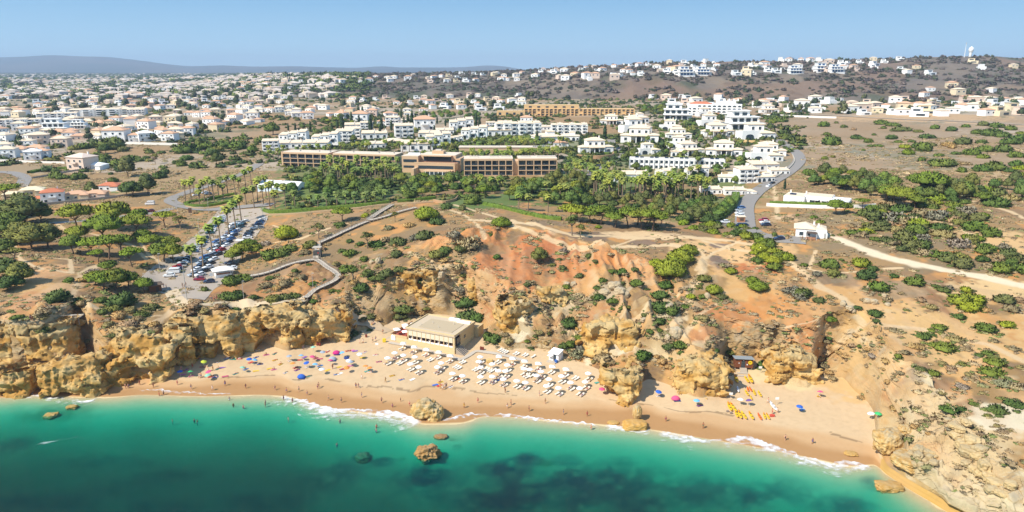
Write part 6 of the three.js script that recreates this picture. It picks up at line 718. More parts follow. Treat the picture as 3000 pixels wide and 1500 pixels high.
// rocks with hollows: a field of distances, meshed
function fieldRock(R, seed, solids, hollows, res = 64) {
  const mc = new MarchingCubes(res, ROCK, false, false, 90000); mc.isolation = 0; let n = 0;
  for (let k = 0; k < res; k++) for (let j = 0; j < res; j++) for (let i = 0; i < res; i++, n++) {
    const x = (i / (res / 2) - 1) * R, y = (j / (res / 2) - 1) * R, z = (k / (res / 2) - 1) * R; let q = 9e9;
    for (const [cx, cy, cz, rx, ry, rz] of solids) { const t = Math.pow(Math.pow(Math.abs(x - cx) / rx, 3) + Math.pow(Math.abs(y - cy) / ry, 3) + Math.pow(Math.abs(z - cz) / rz, 3), 1 / 3) - 1; q = Math.min(q, t * Math.min(rx, ry, rz)); }
    if (q < 4) { const n1 = fbm(x / 2.6, y / 2.6, z / 2.6 + seed, 3), wx = x + n1 * 1.1, wy = y + n1 * 0.6 + x * 0.06, [c1, c2, id] = cells(wx / 4.4 + seed, wy / 2.4, z / 4.4), [e1, e2, id2] = cells(wx / 1.5 + seed, wy / 0.95 + 5, z / 1.5); q += fbm(x / 7 + seed, y / 6, z / 7, 3) * 1.8 - (id - 0.5) * 1.9 * smooth(0, 0.1, c2 - c1) - (id2 - 0.5) * 0.5 * smooth(0, 0.09, e2 - e1) + smooth(0.08, 0, c2 - c1) * 0.35 + n1 * 0.35 - ridged(x / 2.2 + seed, y / 12, z / 2.2, 3) * 0.8 + ridged(x / 6, y / 1.5 + n1, z / 6, 2) * 0.28; }
    for (const [cx, cy, cz, rx, ry, rz] of hollows) { const t = (Math.hypot((x - cx) / rx, (y - cy) / ry, (z - cz) / rz) - 1) * Math.min(rx, ry, rz) + noise(x / 2, y / 2, z / 2) * 0.4; q = Math.max(q, -t); }
    mc.field[n] = -q;
  }
  mc.update(); const cnt = mc.count, P_ = mc.positionArray.slice(0, cnt * 3).map((v) => v * R); let g = new THREE.BufferGeometry(); g.setAttribute('position', new THREE.BufferAttribute(new Float32Array(P_), 3)); g = mergeVertices(g, 1e-3); g.computeVertexNormals();
  const a = g.attributes.position, col = new Float32Array(a.count * 3);
  for (let i = 0; i < a.count; i++) { const x = a.getX(i), y = a.getY(i), z = a.getZ(i), q = fbm(x / 5 + seed, y / 1.6, z / 5, 4), q2 = noise(x * 1.3, y * 1.3, z * 1.3 + seed); let c = mix3(lin('#c8953f'), lin('#ddbd7e'), clamp(0.45 + q * 1.3)); c = mix3(c, lin('#a87a38'), clamp(-q * 1.3 - 0.05)); const [c1, c2] = cells(x / 1.25 + seed, y / 1.1 + 5, z / 1.25); c = mix3(c, lin('#6e5430'), smooth(0.1, 0, c2 - c1) * 0.3); c = mix3(c, lin('#b09c74'), clamp((y / R) * 1.4 + q - 0.6) * 0.6); c = mix3(c, lin('#7a6038'), clamp(-q2 * 1.2 - 0.3) * 0.6); col.set(c, i * 3); }
  g.setAttribute('color', new THREE.BufferAttribute(col, 3)); return g;
}
function hollowRock(px, py, R, seed, solids, hollows, label, yaw = 0, res = 64, back = 0, sc = 1) { const p = at(px, py), m = new THREE.Mesh(fieldRock(R, seed, solids, hollows, res), ROCK); m.position.set(p.x, p.y, p.z - back); m.rotation.y = yaw; m.scale.setScalar(sc); tag(top(m, 'cliff_rock'), label, 'rock'); }
hollowRock(795, 1012, 14, 3, [[-6.5, 3, -1, 5, 10, 5], [0, 8.5, -1.5, 11, 4.2, 5], [6.5, 3, -2, 4, 9, 5.5], [1.5, 0, -4.5, 10, 8, 3], [6, 1, 2.8, 2.4, 5.4, 2.2]], [[-0.6, -0.6, 3, 4.6, 5.2, 6.2]], 'big ochre cliff rock with a dark arched cave', 0.15, 72, 1);
hollowRock(945, 1000, 12, 7, [[-3.5, 2, 0, 3.2, 8, 3.4], [1.5, 5.8, -2, 6.5, 4, 4.5], [6, 0, -1, 2.2, 6, 2.6], [1, 0, -5, 7, 8, 3]], [[2.2, -0.6, 1.8, 2.8, 3.4, 4.6], [-7.5, 0, 1, 2.2, 4, 4]], 'ochre cliff rock with a hollow foot beside the ramp', 0, 64, 1);
hollowRock(430, 1090, 14, 11, [[-2, 2.6, -3, 9, 8.5, 5], [-7.5, 0, 1, 3.6, 4.6, 3.6], [3.5, 0.6, 1.6, 3.8, 6, 3.4], [4.5, 5.4, 0.4, 3.4, 3, 3], [8, 6, -7, 5, 8, 4]], [[-1.8, 1.2, 4.2, 5.4, 1.7, 4.2], [0.2, -0.5, 4.6, 2.4, 2.6, 3]], 'undercut ochre spur with a leaning ledge above the sand', 0.1, 68, 1);
hollowRock(590, 1040, 14, 13, [[-4, 5, -3, 6, 10, 5], [3, 4, -2.4, 5, 9, 5], [9, 3, -2, 3.2, 9.5, 4], [-1, 1, 0.6, 7, 4, 3]], [[6.4, 0, 2.2, 1.6, 6, 2.4], [0, 4.2, 2.4, 8, 0.7, 2.4], [-9.5, 0, 3, 3.4, 6, 5]], 'tall jagged ochre cliff rock beside the coloured umbrellas', 0, 68, 1.5);
hollowRock(80, 1098, 17, 17, [[-7, 6, -5, 6, 15, 6], [2.5, 7, -4.5, 7, 13.5, 6], [9.5, 5, -4, 3.6, 12, 5], [-1, 0, 0.5, 9, 5, 4]], [[-2.4, 8, 2, 2.4, 4, 3.6], [4.6, 4, 3, 3.4, 1.2, 3.4], [-6, 3, 3, 2.6, 1.4, 3], [13.6, 3, 3, 2, 12, 6]], 'highest ochre cliff buttress with hollows above the water', 0.05, 76, 2);
hollowRock(75, 1140, 8, 21, [[0, 0, 0, 4.6, 8, 4.2]], [[3.8, -2, 3, 1.6, 5, 2.6]], 'blocky ochre rock standing in the surf', 0.2, 48, 0);
hollowRock(212, 1150, 12, 23, [[0, 1, -1, 8.6, 8.6, 5.2], [5.6, 0, 2, 3.6, 6.5, 3.2], [-5, -1, 1.5, 3.2, 6, 3]], [[-2.6, -0.2, 4.6, 5.6, 1.0, 3.2], [-1.6, -2.6, 5.6, 2.6, 2.2, 3]], 'huge ochre block with a ledge standing in the shallow surf', 0.12, 68, 2);
hollowRock(1838, 1176, 12, 29, [[0, 4, -1.4, 3.6, 9.6, 3.6], [-1.4, 7, -6, 6.5, 7, 6], [0.4, 0, 0.2, 3.4, 5, 2.8], [2.4, 2, -5, 3, 8, 5]], [[5.2, 0, 1, 1.2, 8, 3]], 'tall ochre rock buttress reaching across the dry sand', 0, 64, 0.8, 0.85);
hollowRock(2060, 1150, 12, 31, [[0, 1.6, -3, 8, 7.4, 5], [5, 0, 0.6, 4, 5.6, 3], [-4, 0, -0.6, 4, 4.6, 3.4]], [[1.4, 1, 3.2, 5.2, 0.6, 2], [8.8, 0, 2, 1.6, 6, 3]], 'broad layered cream rock beside the kayak beach', 0.1, 64, 3, 0.88);
hollowRock(2330, 1124, 12, 37, [[0, 2.4, -3, 7.4, 8, 5], [4.4, -0.4, 0.4, 3.8, 4, 2.6], [-3.4, 0, -0.4, 4.2, 6, 3]], [[1, 3.4, 2.4, 6.4, 0.5, 2]], 'layered yellow rock face behind the kayak beach', 0, 64, 3, 0.88);
hollowRock(1520, 985, 12, 41, [[0, 3, -4, 5, 10, 4.6], [-3, 7, -6, 3.2, 9, 3.6], [2.6, -1, -1, 4.6, 5, 3]], [[3.4, 4, -0.6, 2, 3, 1.6]], 'white and grey rock fin on the slope above the sunbeds', 0.2, 60, 3);
hollowRock(1790, 1030, 11, 43, [[0, 2, -3, 8.4, 5.6, 4], [-3, 0, 0, 4.6, 4.4, 3], [5, -1, -0.4, 3.6, 4.6, 3]], [[0.6, 1, 1.8, 1.4, 3.6, 1.6]], 'pale weathered rock band above the sand', 0, 56, 2);
hollowRock(1190, 905, 14, 47, [[-6, 4, -4, 5, 9, 4.4], [1, 5, -5, 5, 10, 4.6], [7.4, 5, -5, 4, 10, 4.6], [0, 0, -1, 9, 5, 3]], [[-2.4, 4, 0, 1.4, 6, 2.4], [4.6, 5, -1, 1, 7, 2.2]], 'craggy ochre cliff rising behind the restaurant bushes', -0.1, 68, 6);
hollowRock(1610, 900, 8, 53, [[0, 1, -1.6, 6, 3.6, 2.6], [4.6, 0, 0, 1.8, 3.2, 2]], [[1.6, 0.4, 1, 1.8, 1.8, 1.8]], 'grey rock overhang with an orange hollow on the slope', 0, 44, 1);
hollowRock(1400, 880, 9, 59, [[0, 3, -2, 2.6, 7, 2.4], [3.4, 2, -3, 2.6, 6, 2.4]], [[1.8, 2, 0, 0.8, 5, 1.6]], 'reddish rock pillars beside the big green bush', 0.3, 44, 2);
rock(1248, 1220, 6.6, 6.2, 5.2, 61, 'beach_rock', 'pale rounded rock with a cleft top standing at the surf line', 'rock', { box: 0.35, amp: 0.34, freq: 1.1 }, null, 0.16); rock(1276, 1224, 4.2, 4.4, 4, 62, 'beach_rock', 'smaller ochre rock leaning on the cleft surf rock', 'rock', { box: 0.5, amp: 0.3 }, null, 0.2);
rock(1252, 1350, 4.8, 3.8, 3.8, 63, 'sea_rock', 'brown pointed rock rising from the open water', 'rock', { box: 0.2, amp: 0.5, floor: -0.4, tint: lin('#9a7038') }, null, 0.2); rock(1276, 1345, 2.8, 2, 2.4, 64, 'sea_rock', 'low weedy rock against the pointed sea rock', 'rock', { box: 0.3, amp: 0.4, floor: -0.4, tint: lin('#86662e') }, null, 0.3);
rock(1866, 1232, 2.4, 4, 2.2, 65, 'beach_rock', 'small upright pale rock like a mushroom cap at the surf', 'rock', { box: 0.2, amp: 0.22 }, null, -0.12); rock(1860, 1252, 6.4, 2.6, 4, 66, 'beach_rock', 'flat yellow ledge under the upright surf rock', 'rock', { box: 0.7, amp: 0.2, tint: lin('#d09a3e') }, null, 0.3);
rock(1797, 1240, 3, 0.7, 2, 67, 'beach_rock', 'tiny yellow rock bared in the wet sand', 'rock', { box: 0.4, amp: 0.3, detail: 10, tint: lin('#c99a48') }, null, 0.3); rock(2492, 1330, 3, 0.7, 2.4, 68, 'beach_rock', 'low yellow rock bared in the wet sand beside the headland', 'rock', { box: 0.4, amp: 0.3, detail: 10, tint: lin('#c99a48') }, null, 0.35);
rock(150, 1222, 3.6, 1.6, 2.6, 69, 'sea_rock', 'submerged yellow rock off the surf blocks', 'rock', { floor: -1.9, amp: 0.35, detail: 10, tint: lin('#a58a35') }, null, 0.3); rock(212, 1196, 3, 1.4, 2, 70, 'sea_rock', 'small awash rock beneath the huge surf block', 'rock', { floor: -1.7, amp: 0.35, detail: 10, tint: lin('#a58a35') }, null, 0.3); rock(2604, 1432, 6, 2.0, 3.4, 71, 'sea_rock', 'flat ochre rock lying in the water below the headland', 'rock', { floor: -0.7, box: 0.6, amp: 0.25, tint: lin('#bd9148') }, null, 0.28); rock(1292, 1283, 3.4, 1.2, 2, 72, 'sea_rock', 'brown rock just under the water behind the surf', 'rock', { floor: -1.6, amp: 0.3, detail: 10, tint: lin('#7a5a34') }, null, 0.3); rock(1062, 1348, 3.4, 2, 3, 73, 'sea_rock', 'dark sunken rock in the teal water', 'rock', { floor: -2, amp: 0.3, detail: 10, tint: lin('#5e6238') }, null, 0.3);
rock(2602, 1312, 7, 6, 5.4, 74, 'boulder', 'largest grey boulder at the end of the beach', 'rock', { box: 0.55, amp: 0.26 }, null, 0.2, 0.5); rock(2652, 1270, 3, 2.6, 2.6, 75, 'boulder', 'cracked grey boulder above the largest one', 'rock', { box: 0.6 }, null, 0.2); rock(2655, 1360, 5.6, 3, 6.4, 76, 'boulder', 'long flat grey slab tilted on the smooth ledge', 'rock', { box: 0.8, amp: 0.16 }, null, 0.2, 0.5);
{ const r = rng(88); for (const [x, y, s] of [[2690, 1340, 2.4], [2705, 1352, 2], [2722, 1345, 1.8], [2680, 1362, 1.6], [2700, 1372, 2.2], [2716, 1366, 1.6], [2735, 1358, 1.8], [2692, 1322, 2.6], [2712, 1330, 2], [2728, 1332, 1.5], [2670, 1330, 1.6], [2650, 1328, 1.6], [2740, 1340, 1.2], [2706, 1386, 1.4], [2820, 1310, 3.2], [2838, 1330, 3.6], [2862, 1342, 3], [2845, 1300, 3.4], [2870, 1320, 2.4], [2882, 1372, 3.4], [2894, 1402, 3], [2870, 1390, 2.6], [2920, 1420, 2.8], [2830, 1360, 2.2], [2850, 1378, 2], [2905, 1440, 2.4], [2800, 1280, 2.4], [2935, 1450, 2.2], [2960, 1425, 2.6], [2790, 1250, 2], [2812, 1262, 2.2], [2775, 1235, 1.8], [2830, 1240, 2.4]]) rock(x, y, s * (0.75 + r() * 0.45), s * (0.5 + r() * 0.35), s * (0.65 + r() * 0.45), 100 + x, 'boulder', 'grey tumbled boulder on the pale headland', 'rock', { detail: 9, box: 0.7, tint: r() < 0.5 ? lin('#b3a482') : lin('#cbb588') }, 'tumbled boulders on the headland', 0.25, r() * 3); }
{ const r = rng(89); for (const [x, y, s] of [[1176, 825, 2.6], [1195, 815, 2.2], [1160, 822, 1.8], [1205, 822, 1.6], [1292, 812, 2.6], [1240, 795, 1.6], [1300, 790, 1.4], [1108, 772, 2.6], [1090, 772, 1.8], [1660, 835, 2], [1680, 838, 2.2], [1800, 845, 3.2], [1815, 860, 3.2], [1770, 865, 2.6], [1835, 868, 2.2], [2072, 872, 1.8], [2545, 845, 1.4], [2470, 895, 1.8], [2490, 905, 1.6], [2540, 885, 2.2], [2560, 890, 2], [2600, 895, 1.4], [2500, 915, 1.4], [2590, 870, 1.2], [2360, 1045, 1.4], [1960, 905, 2.6], [1885, 940, 1.6], [330, 1080, 2.6], [318, 1092, 2.2], [300, 1082, 3], [282, 1072, 2.4], [312, 1066, 2], [1980, 985, 3.4], [1955, 995, 2]]) rock(x, y, s * (0.9 + r() * 0.5), s * (0.7 + r() * 0.5), s * (0.8 + r() * 0.5), 300 + x, 'outcrop_rock', 'pale limestone outcrop rock on the slope', 'rock', { detail: 9, box: 0.5, tint: lin('#b9ad96') }, 'limestone outcrops on the slope', 0.25, r() * 3); }
// ---------------------------------------------------------------- beach restaurant and huts
{
  const a = at(1143, 996), b = at(1332, 1038), g = new THREE.Group(), w = Math.hypot(b.x - a.x, b.z - a.z); a.y = b.y = Math.min(a.y, b.y);
  g.position.copy(a).lerp(b, 0.5); g.rotation.y = Math.atan2(-(b.z - a.z), b.x - a.x);
  const Y = std('#d6bc8c', 0.9), Y2 = std('#ccb080', 0.9), RF = new THREE.MeshStandardMaterial({ color: '#c6b193', roughness: 0.95, bumpMap: bumpAt(2), bumpScale: 0.03 }), x0 = -w / 2 + w * 0.27, L = w * 0.73, mx = x0 + L / 2, D = 14;
  box('plinth', 0, -1.5, -D / 2, w, 3.6, D, Y, g);
  box('back_wall', mx, 2.1, -D + 0.2, L, 3.8, 0.4, Y2, g); box('side_wall', w / 2 - 0.2, 2.1, -D / 2 - 2, 0.4, 3.8, D - 4.4, Y2, g); box('side_wall', x0 + 0.2, 2.1, -D / 2, 0.4, 3.8, D - 0.8, Y2, g); box('corner_pier', w / 2 - 0.3, 2.1, -0.35, 0.6, 3.8, 0.6, Y, g); box('interior_floor', mx, 2.1, -D / 2, L - 0.8, 0.06, D - 0.8, M.brick, g);
  const rf = box('roof_slab', mx, 5.9, -D / 2, L + 0.5, 0.5, D + 0.5, RF, g); for (const [x, z, ww, dd] of [[0, D / 2 + 0.1, L + 0.5, 0.3], [0, -D / 2 - 0.1, L + 0.5, 0.3], [L / 2 + 0.1, 0, 0.3, D + 0.5], [-L / 2 - 0.1, 0, 0.3, D + 0.5]]) box('parapet', x, 0.25, z, ww, 0.35, dd, Y, rf); box('roof_deck', 0.6, 0.25, 0.6, L * 0.7, 0.12, D * 0.62, std('#b8a484', 0.95), rf);
  box('roof_unit', L * 0.12, 0.25, -D * 0.42, 4, 0.7, 1.3, M.white, rf); box('roof_unit', L * 0.34, 0.25, -D * 0.36, 5, 0.6, 1.2, M.white, rf); for (const [x, z] of [[-3, 0], [1, 3], [4, -2], [-6, 3]]) box('vent_pipe', x, 0.25, z, 0.15, 0.8, 0.15, M.flat, rf);
  const nb = 10; for (let i = 0; i < nb; i++) { const x = x0 + 0.6 + (i + 0.5) * (L - 1.2) / nb, bw = (L - 1.2) / nb; box('blind', x, 3.75, 0.0 - 0.1, bw - 0.28, 2.1, 0.08, M.blind, g); box('mullion', x - bw / 2, 2.1, -0.12, 0.2, 3.8, 0.24, Y, g); box('window_rail', x, 2.15, -0.1, bw - 0.28, 0.5, 0.06, M.white, g); if (i % 2 === 0) box('table', x, 2.2, -1.4, 0.9, 0.75, 0.9, M.white, g); else box('chair', x, 2.2, -1.3, 0.5, 0.9, 0.5, M.brick, g); }
  box('opening_shade_panel', w / 2 + 0.02, 2.1, -2.4, 0.2, 2.9, 2, M.glass, g); box('side_window', w / 2 + 0.02, 3.4, -7, 0.16, 1, 1, M.glass, g);  // dark panel at the steps stands in for a shaded doorway
  for (let i = 0; i < 7; i++) box('step', w / 2 + 0.6 + i * 0.42, -1.5, -2.0, 0.44, 3.4 - i * 0.28, 3.6, WOOD2, g);
  box('terrace_rail', -w / 2 + w * 0.135, 2.1, -0.1, w * 0.27, 1, 0.12, Y2, g); box('terrace_rail', -w / 2 + 0.1, 2.1, -D / 2, 0.12, 1, D, Y2, g); box('terrace_floor', -w / 2 + w * 0.135, 2.1, -D / 2, w * 0.26, 0.08, D - 0.4, std('#a34a34', 0.8), g); box('storage_annex', w / 2 - 2, 1.2, -D - 2, 7, 3.6, 4, Y2, g); box('sign_board', -w / 2 + 1.4, 1.0, 0.12, 1.7, 1.7, 0.1, M.white, g);
  for (let i = 0; i < 6; i++) box('entrance_step', -w / 2 - 0.4 - i * 0.4, -1.5, -2.4, 0.42, 3.3 - i * 0.3, 4, WOOD, g);
  tag(top(g, 'beach_restaurant'), 'beige flat roofed beach restaurant with a long row of blinds', 'restaurant');
  g.updateMatrixWorld(); models.restaurant = { g, w, D };
}
road('beach_walkway', 'grey wooden walkway along the front of the restaurant', [[1140, 1004], [1200, 1015], [1260, 1030], [1320, 1045], [1352, 1056]], 1.6, WOOD, 0.12, 'walkway'); road('beach_walkway', 'grey wooden walkway behind the top row of sunbeds', [[1352, 1054], [1375, 1042], [1395, 1030], [1430, 1034], [1480, 1043], [1530, 1056]], 1.5, WOOD, 0.16, 'walkway');
{ // white hut
  const p = at(1622, 1058), g = new THREE.Group(), W = std('#f1eee9', 0.8); box('wall', 0, -0.8, -1.6, 3.4, 3.6, 3.2, W, g); const r = box('roof', 0, 2.8, -1.4, 3.7, 0.16, 3.8, W, g); r.rotation.x = 0.12; box('opening_shade_panel', 0.4, 0.2, 0.02, 0.9, 2.1, 0.1, M.glass, g); box('counter_flap', -1, 1.9, 0.6, 1.6, 0.08, 1.2, W, g); box('deck', -0.2, -0.5, 0.9, 3.2, 0.7, 1.6, WOOD, g); box('cool_box', 1.2, 0, 0.6, 0.8, 0.9, 0.7, std('#2f5fa8', 0.6), g); g.position.copy(p); g.rotation.y = -0.55; tag(top(g, 'white_hut'), 'small white cube hut with a deck behind the sunbeds', 'hut');  // doorway shade is a dark panel on the front wall
}
{ // kayak hut
  const p = at(2178, 1084), g = new THREE.Group(), W = std('#7a4526', 0.8), S = std('#93999a', 0.7); for (let i = 0; i < 14; i++) if (Math.abs(i - 6) > 1.6) box('plank', -2.55 + i * 0.39, 0.3, 0, 0.37, 2.5, 0.1, W, g); box('wall', 0, 0.3, -1.5, 5.3, 2.45, 2.86, W, g); box('opening_shade_panel', -0.2, 0.35, 0.0, 1.5, 2.1, 0.06, M.glass, g); const r = box('roof', 0, 2.9, -1.5, 5.9, 0.16, 4, S, g); r.rotation.x = -0.16; for (const x of [-2.4, 0, 2.4]) box('stilt', x, -0.9, -0.3, 0.2, 1.2, 0.2, WOOD2, g); for (let i = 0; i < 5; i++) box('step', -0.2, -0.7 + (4 - i) * 0.2, 0.35 + i * 0.36, 2.1, 0.22, 0.4, WOOD, g);  // dark panel between the planks imitates the shaded doorway
  const d = mesh('round_sign', new THREE.CylinderGeometry(0.62, 0.62, 0.08, 24).rotateX(Math.PI / 2), std('#e6c312', 0.6), g); d.position.set(1.8, 2.1, 0.16); box('sign_mark', -0.16, -0.1, 0.05, 0.22, 0.2, 0.02, std('#3a3a20', 0.7), d); box('sign_mark', 0.16, -0.1, 0.05, 0.22, 0.2, 0.02, std('#3a3a20', 0.7), d); box('poster', 0.95, 1.2, 0.09, 0.35, 0.35, 0.04, M.white, g); box('poster', -1.5, 1.6, 0.09, 0.25, 0.3, 0.04, M.white, g); box('lamp', -0.2, 2.6, 0.1, 0.2, 0.12, 0.1, M.white, g); g.position.copy(p); g.position.y += 0.5; g.rotation.y = -0.12; tag(top(g, 'kayak_hut'), 'brown wooden hut with grey roof and yellow round sign', 'hut');
  for (const [k, x, y] of [[0, 2175, 1094], [1, 2176, 1102]]) { const q = at(x, y), m = new THREE.Mesh(new THREE.BoxGeometry(3.2, 0.12, 0.8), WOOD); m.position.copy(q); m.position.y += 0.1; m.rotation.y = -0.12; tag(top(m, 'plank_walk'), k ? 'lower loose plank in the sand below the brown hut' : 'upper loose plank in the sand below the brown hut', 'plank'); }
}
{ // kiosk stall and toll hut at the car park
  const p = at(654, 808), g = new THREE.Group(); box('counter', 0, -0.3, 0, 6, 1.4, 4, M.white, g); hip('canopy', 0, 2.6, 0, 7.4, 5, 1.4, std('#efe6da', 0.8), g, 0.3); for (const [x, z] of [[-3.4, -2.2], [3.4, -2.2], [-3.4, 2.2], [3.4, 2.2]]) box('post', x, -0.3, z, 0.12, 2.9, 0.12, M.white, g); box('display', 0, 1.1, 1.4, 5, 0.4, 1, M.brick, g); const rs = mesh('round_sign', new THREE.CylinderGeometry(0.7, 0.7, 0.1, 20).rotateX(Math.PI / 2), M.white, g); rs.position.set(-4.4, 1.6, 1.6); box('sign_post', -4.4, -0.3, 1.55, 0.1, 1.8, 0.08, M.flat, g); g.position.copy(p); g.rotation.y = 0.5; tag(top(g, 'market_stall'), 'white canopied stall at the lower end of the car park', 'stall');
  const q = at(455, 852), h = new THREE.Group(); box('wall', 0, -0.5, 0, 4, 3, 3.4, std('#7c5136', 0.85), h); hip('roof', 0, 2.5, 0, 4.6, 4, 1, std('#6e5a48', 0.9), h); box('door', 0.6, 0, 1.7, 1, 2, 0.08, M.dark, h); h.position.copy(q); h.rotation.y = 0.6; tag(top(h, 'wooden_kiosk'), 'brown wooden kiosk beside the trees by the car park', 'kiosk');
  const s = at(705, 718), c = new THREE.Group(); box('roof', 0, 2.3, 0, 3.6, 0.15, 2.4, M.white, c); for (const [x, z] of [[-1.6, -1], [1.6, -1], [-1.6, 1], [1.6, 1]]) box('post', x, -0.4, z, 0.1, 2.7, 0.1, M.flat, c); c.position.copy(s); tag(top(c, 'shelter'), 'small white roofed shelter between the parked cars and pines', 'shelter');
  const v = at(558, 628), bd = new THREE.Group(); box('panel', 0, 0.8, 0, 1.8, 2.6, 0.2, std('#5a4436', 0.7), bd); box('post', -0.7, -0.4, 0, 0.12, 1.4, 0.12, M.flat, bd); box('post', 0.7, -0.4, 0, 0.12, 1.4, 0.12, M.flat, bd); bd.position.copy(v); tag(top(bd, 'notice_board'), 'tall brown notice board by the roundabout', 'sign');
  const k = at(2170, 652), ki = new THREE.Group(); box('wall', 0, -0.3, 0, 3, 3, 2.4, std('#b07a56', 0.85), ki); box('roof', 0, 2.7, 0, 3.6, 0.2, 3, M.peach, ki); box('hatch', 0, 1.1, 1.22, 1.6, 1, 0.08, M.dark, ki); ki.position.copy(k); tag(top(ki, 'brick_kiosk'), 'small terracotta kiosk on the parking apron', 'kiosk');
}
{ // viewing deck on the left cliff
  const p = at(195, 932), g = new THREE.Group(); box('deck', 0, 0.3, 0, 9, 0.25, 3.6, WOOD, g); for (let i = 0; i < 7; i++) box('rail_post', -4.4 + i * 1.46, 0.5, 1.7, 0.1, 1, 0.1, WOOD2, g); box('handrail', 0, 1.45, 1.7, 9, 0.1, 0.1, WOOD2, g); for (const x of [-4, 0, 4]) box('stilt', x, -2, 1.2, 0.2, 2.3, 0.2, WOOD2, g); g.position.copy(p); g.rotation.y = 0.15; tag(top(g, 'viewing_deck'), 'wooden viewing deck at the edge of the highest cliff', 'deck');
}
// lamp posts
{ const pm = std('#b9b4aa', 0.5), proto = new THREE.Group(); mesh('pole', new THREE.CylinderGeometry(0.06, 0.1, 8, 6).translate(0, 4, 0), pm, proto); mesh('lamp_head', new THREE.BoxGeometry(0.9, 0.14, 0.25).translate(0.4, 8, 0), pm, proto); for (const [x, y, s] of [[585, 690, 1], [612, 625, 1], [520, 625, 1], [700, 700, 1], [770, 630, 1], [660, 795, 1], [470, 800, 1], [548, 880, 1.6], [425, 850, 0.8], [715, 880, 0.9], [918, 855, 0.9], [2155, 590, 1], [2290, 480, 1], [120, 500, 1], [195, 455, 1]]) { const o = proto.clone(); o.position.copy(at(x, y)); o.scale.setScalar(s); tag(top(o, 'lamp_post'), s > 1.5 ? 'tallest white pole at the foot of the car park' : 'slim grey street lamp post', 'lamp post', s > 1.5 ? undefined : 'street lamp posts'); } }
// ---------------------------------------------------------------- sunshades, loungers, towels
const canopyGeo = (R, h, n, scallop) => { const g = new THREE.ConeGeometry(R, h, n, 3, true), a = g.attributes.position; for (let i = 0; i < a.count; i++) { const y = a.getY(i) / h + 0.5, q = 1 - y; a.setY(i, h * (1 - q * q * 0.85 - q * 0.15) - (q > 0.98 ? scallop * 0 : 0)); } g.computeVertexNormals(); return g.toNonIndexed(); };
const poleGeo = new THREE.CylinderGeometry(0.03, 0.035, 2.3, 6).translate(0, 1.1, 0), POLE = std('#c9c4ba', 0.6), roundGeo = canopyGeo(0.98, 0.44, 16, 0.05), smallGeo = canopyGeo(0.92, 0.42, 10, 0.05), squareGeo = (() => { const g = canopyGeo(1.4, 0.5, 4, 0); g.rotateY(Math.PI / 4); g.computeVertexNormals(); return g; })(), skirtGeo = new THREE.CylinderGeometry(0.98, 0.98, 0.14, 16, 1, true), finialGeo = new THREE.SphereGeometry(0.06, 6, 5);
const clothMat = (hex) => new THREE.MeshPhysicalMaterial({ color: hex, roughness: 0.85, side: THREE.DoubleSide });
const WCLOTH = clothMat('#f4f1ec'), WCLOTH2 = clothMat('#e9e2d4');
function umbrella(px, py, kind, hex, label, group, lift = 17) {
  const p = at(px, py + lift), g = new THREE.Group(), mat = hex ? clothMat(hex) : kind === 'sq' ? WCLOTH2 : WCLOTH; mesh('pole', poleGeo, POLE, g); const c = mesh('canopy', kind === 'sq' ? squareGeo : kind === 'sm' ? smallGeo : roundGeo, mat, g); c.position.y = 1.85; if (kind === 'rd') { const s = mesh('valance', skirtGeo, mat, c); s.position.y = -0.06; } const f = mesh('finial', finialGeo, POLE, c); f.position.y = 0.5; g.position.copy(p); if (kind === 'sm') { g.rotation.set((rv() - 0.5) * 0.5, rv() * 6, (rv() - 0.5) * 0.5); } tag(top(g, kind === 'sq' ? 'square_sunshade' : 'beach_umbrella'), label, 'umbrella', group); return p;
}
const bedProto = new THREE.Group(); { const fr = std('#e6e0d4', 0.6), cu = std('#ddd3c0', 0.9); mesh('frame', new THREE.BoxGeometry(0.66, 0.06, 1.35).translate(0, 0.3, 0.3), fr, bedProto); mesh('cushion', new THREE.BoxGeometry(0.62, 0.07, 1.32).translate(0, 0.37, 0.3), cu, bedProto); const bk = mesh('backrest', new THREE.BoxGeometry(0.64, 0.08, 0.75), cu, bedProto); bk.position.set(0, 0.52, -0.66); bk.rotation.x = 0.5; for (const [x, z] of [[-0.28, 0.9], [0.28, 0.9], [-0.28, -0.3], [0.28, -0.3]]) mesh('leg', new THREE.BoxGeometry(0.05, 0.3, 0.05).translate(x, 0.15, z), fr, bedProto); }
function bed(p, yaw, dx, label, group) { const o = bedProto.clone(); o.position.set(p.x + Math.cos(yaw) * dx, 0, p.z - Math.sin(yaw) * dx); onGround(o.position); o.rotation.y = yaw; tag(top(o, 'sun_lounger'), label, 'sun lounger', group); return o; }
const BY = -0.75;
const sq = [[1182, 1004], [1214, 1015], [1250, 1022], [1286, 1030], [1320, 1041], [1462, 1043], [1502, 1049], [1537, 1057], [1577, 1064], [1618, 1073], [1658, 1081]];
const rd = [[1157, 1032], [1182, 1039], [1136, 1047], [1216, 1044], [1203, 1065], [1227, 1074], [1293, 1062], [1282, 1074], [1326, 1093], [1355, 1100], [1407, 1044], [1403, 1058], [1442, 1065], [1408, 1075], [1460, 1085], [1481, 1086], [1486, 1068], [1408, 1103], [1442, 1102], [1475, 1110], [1514, 1115], [1539, 1120], [1535, 1079], [1552, 1081], [1585, 1087], [1572, 1099], [1608, 1110], [1601, 1130], [1636, 1136], [1645, 1101], [1671, 1120], [1698, 1137], [1714, 1118], [1723, 1093]];
const lying = [];
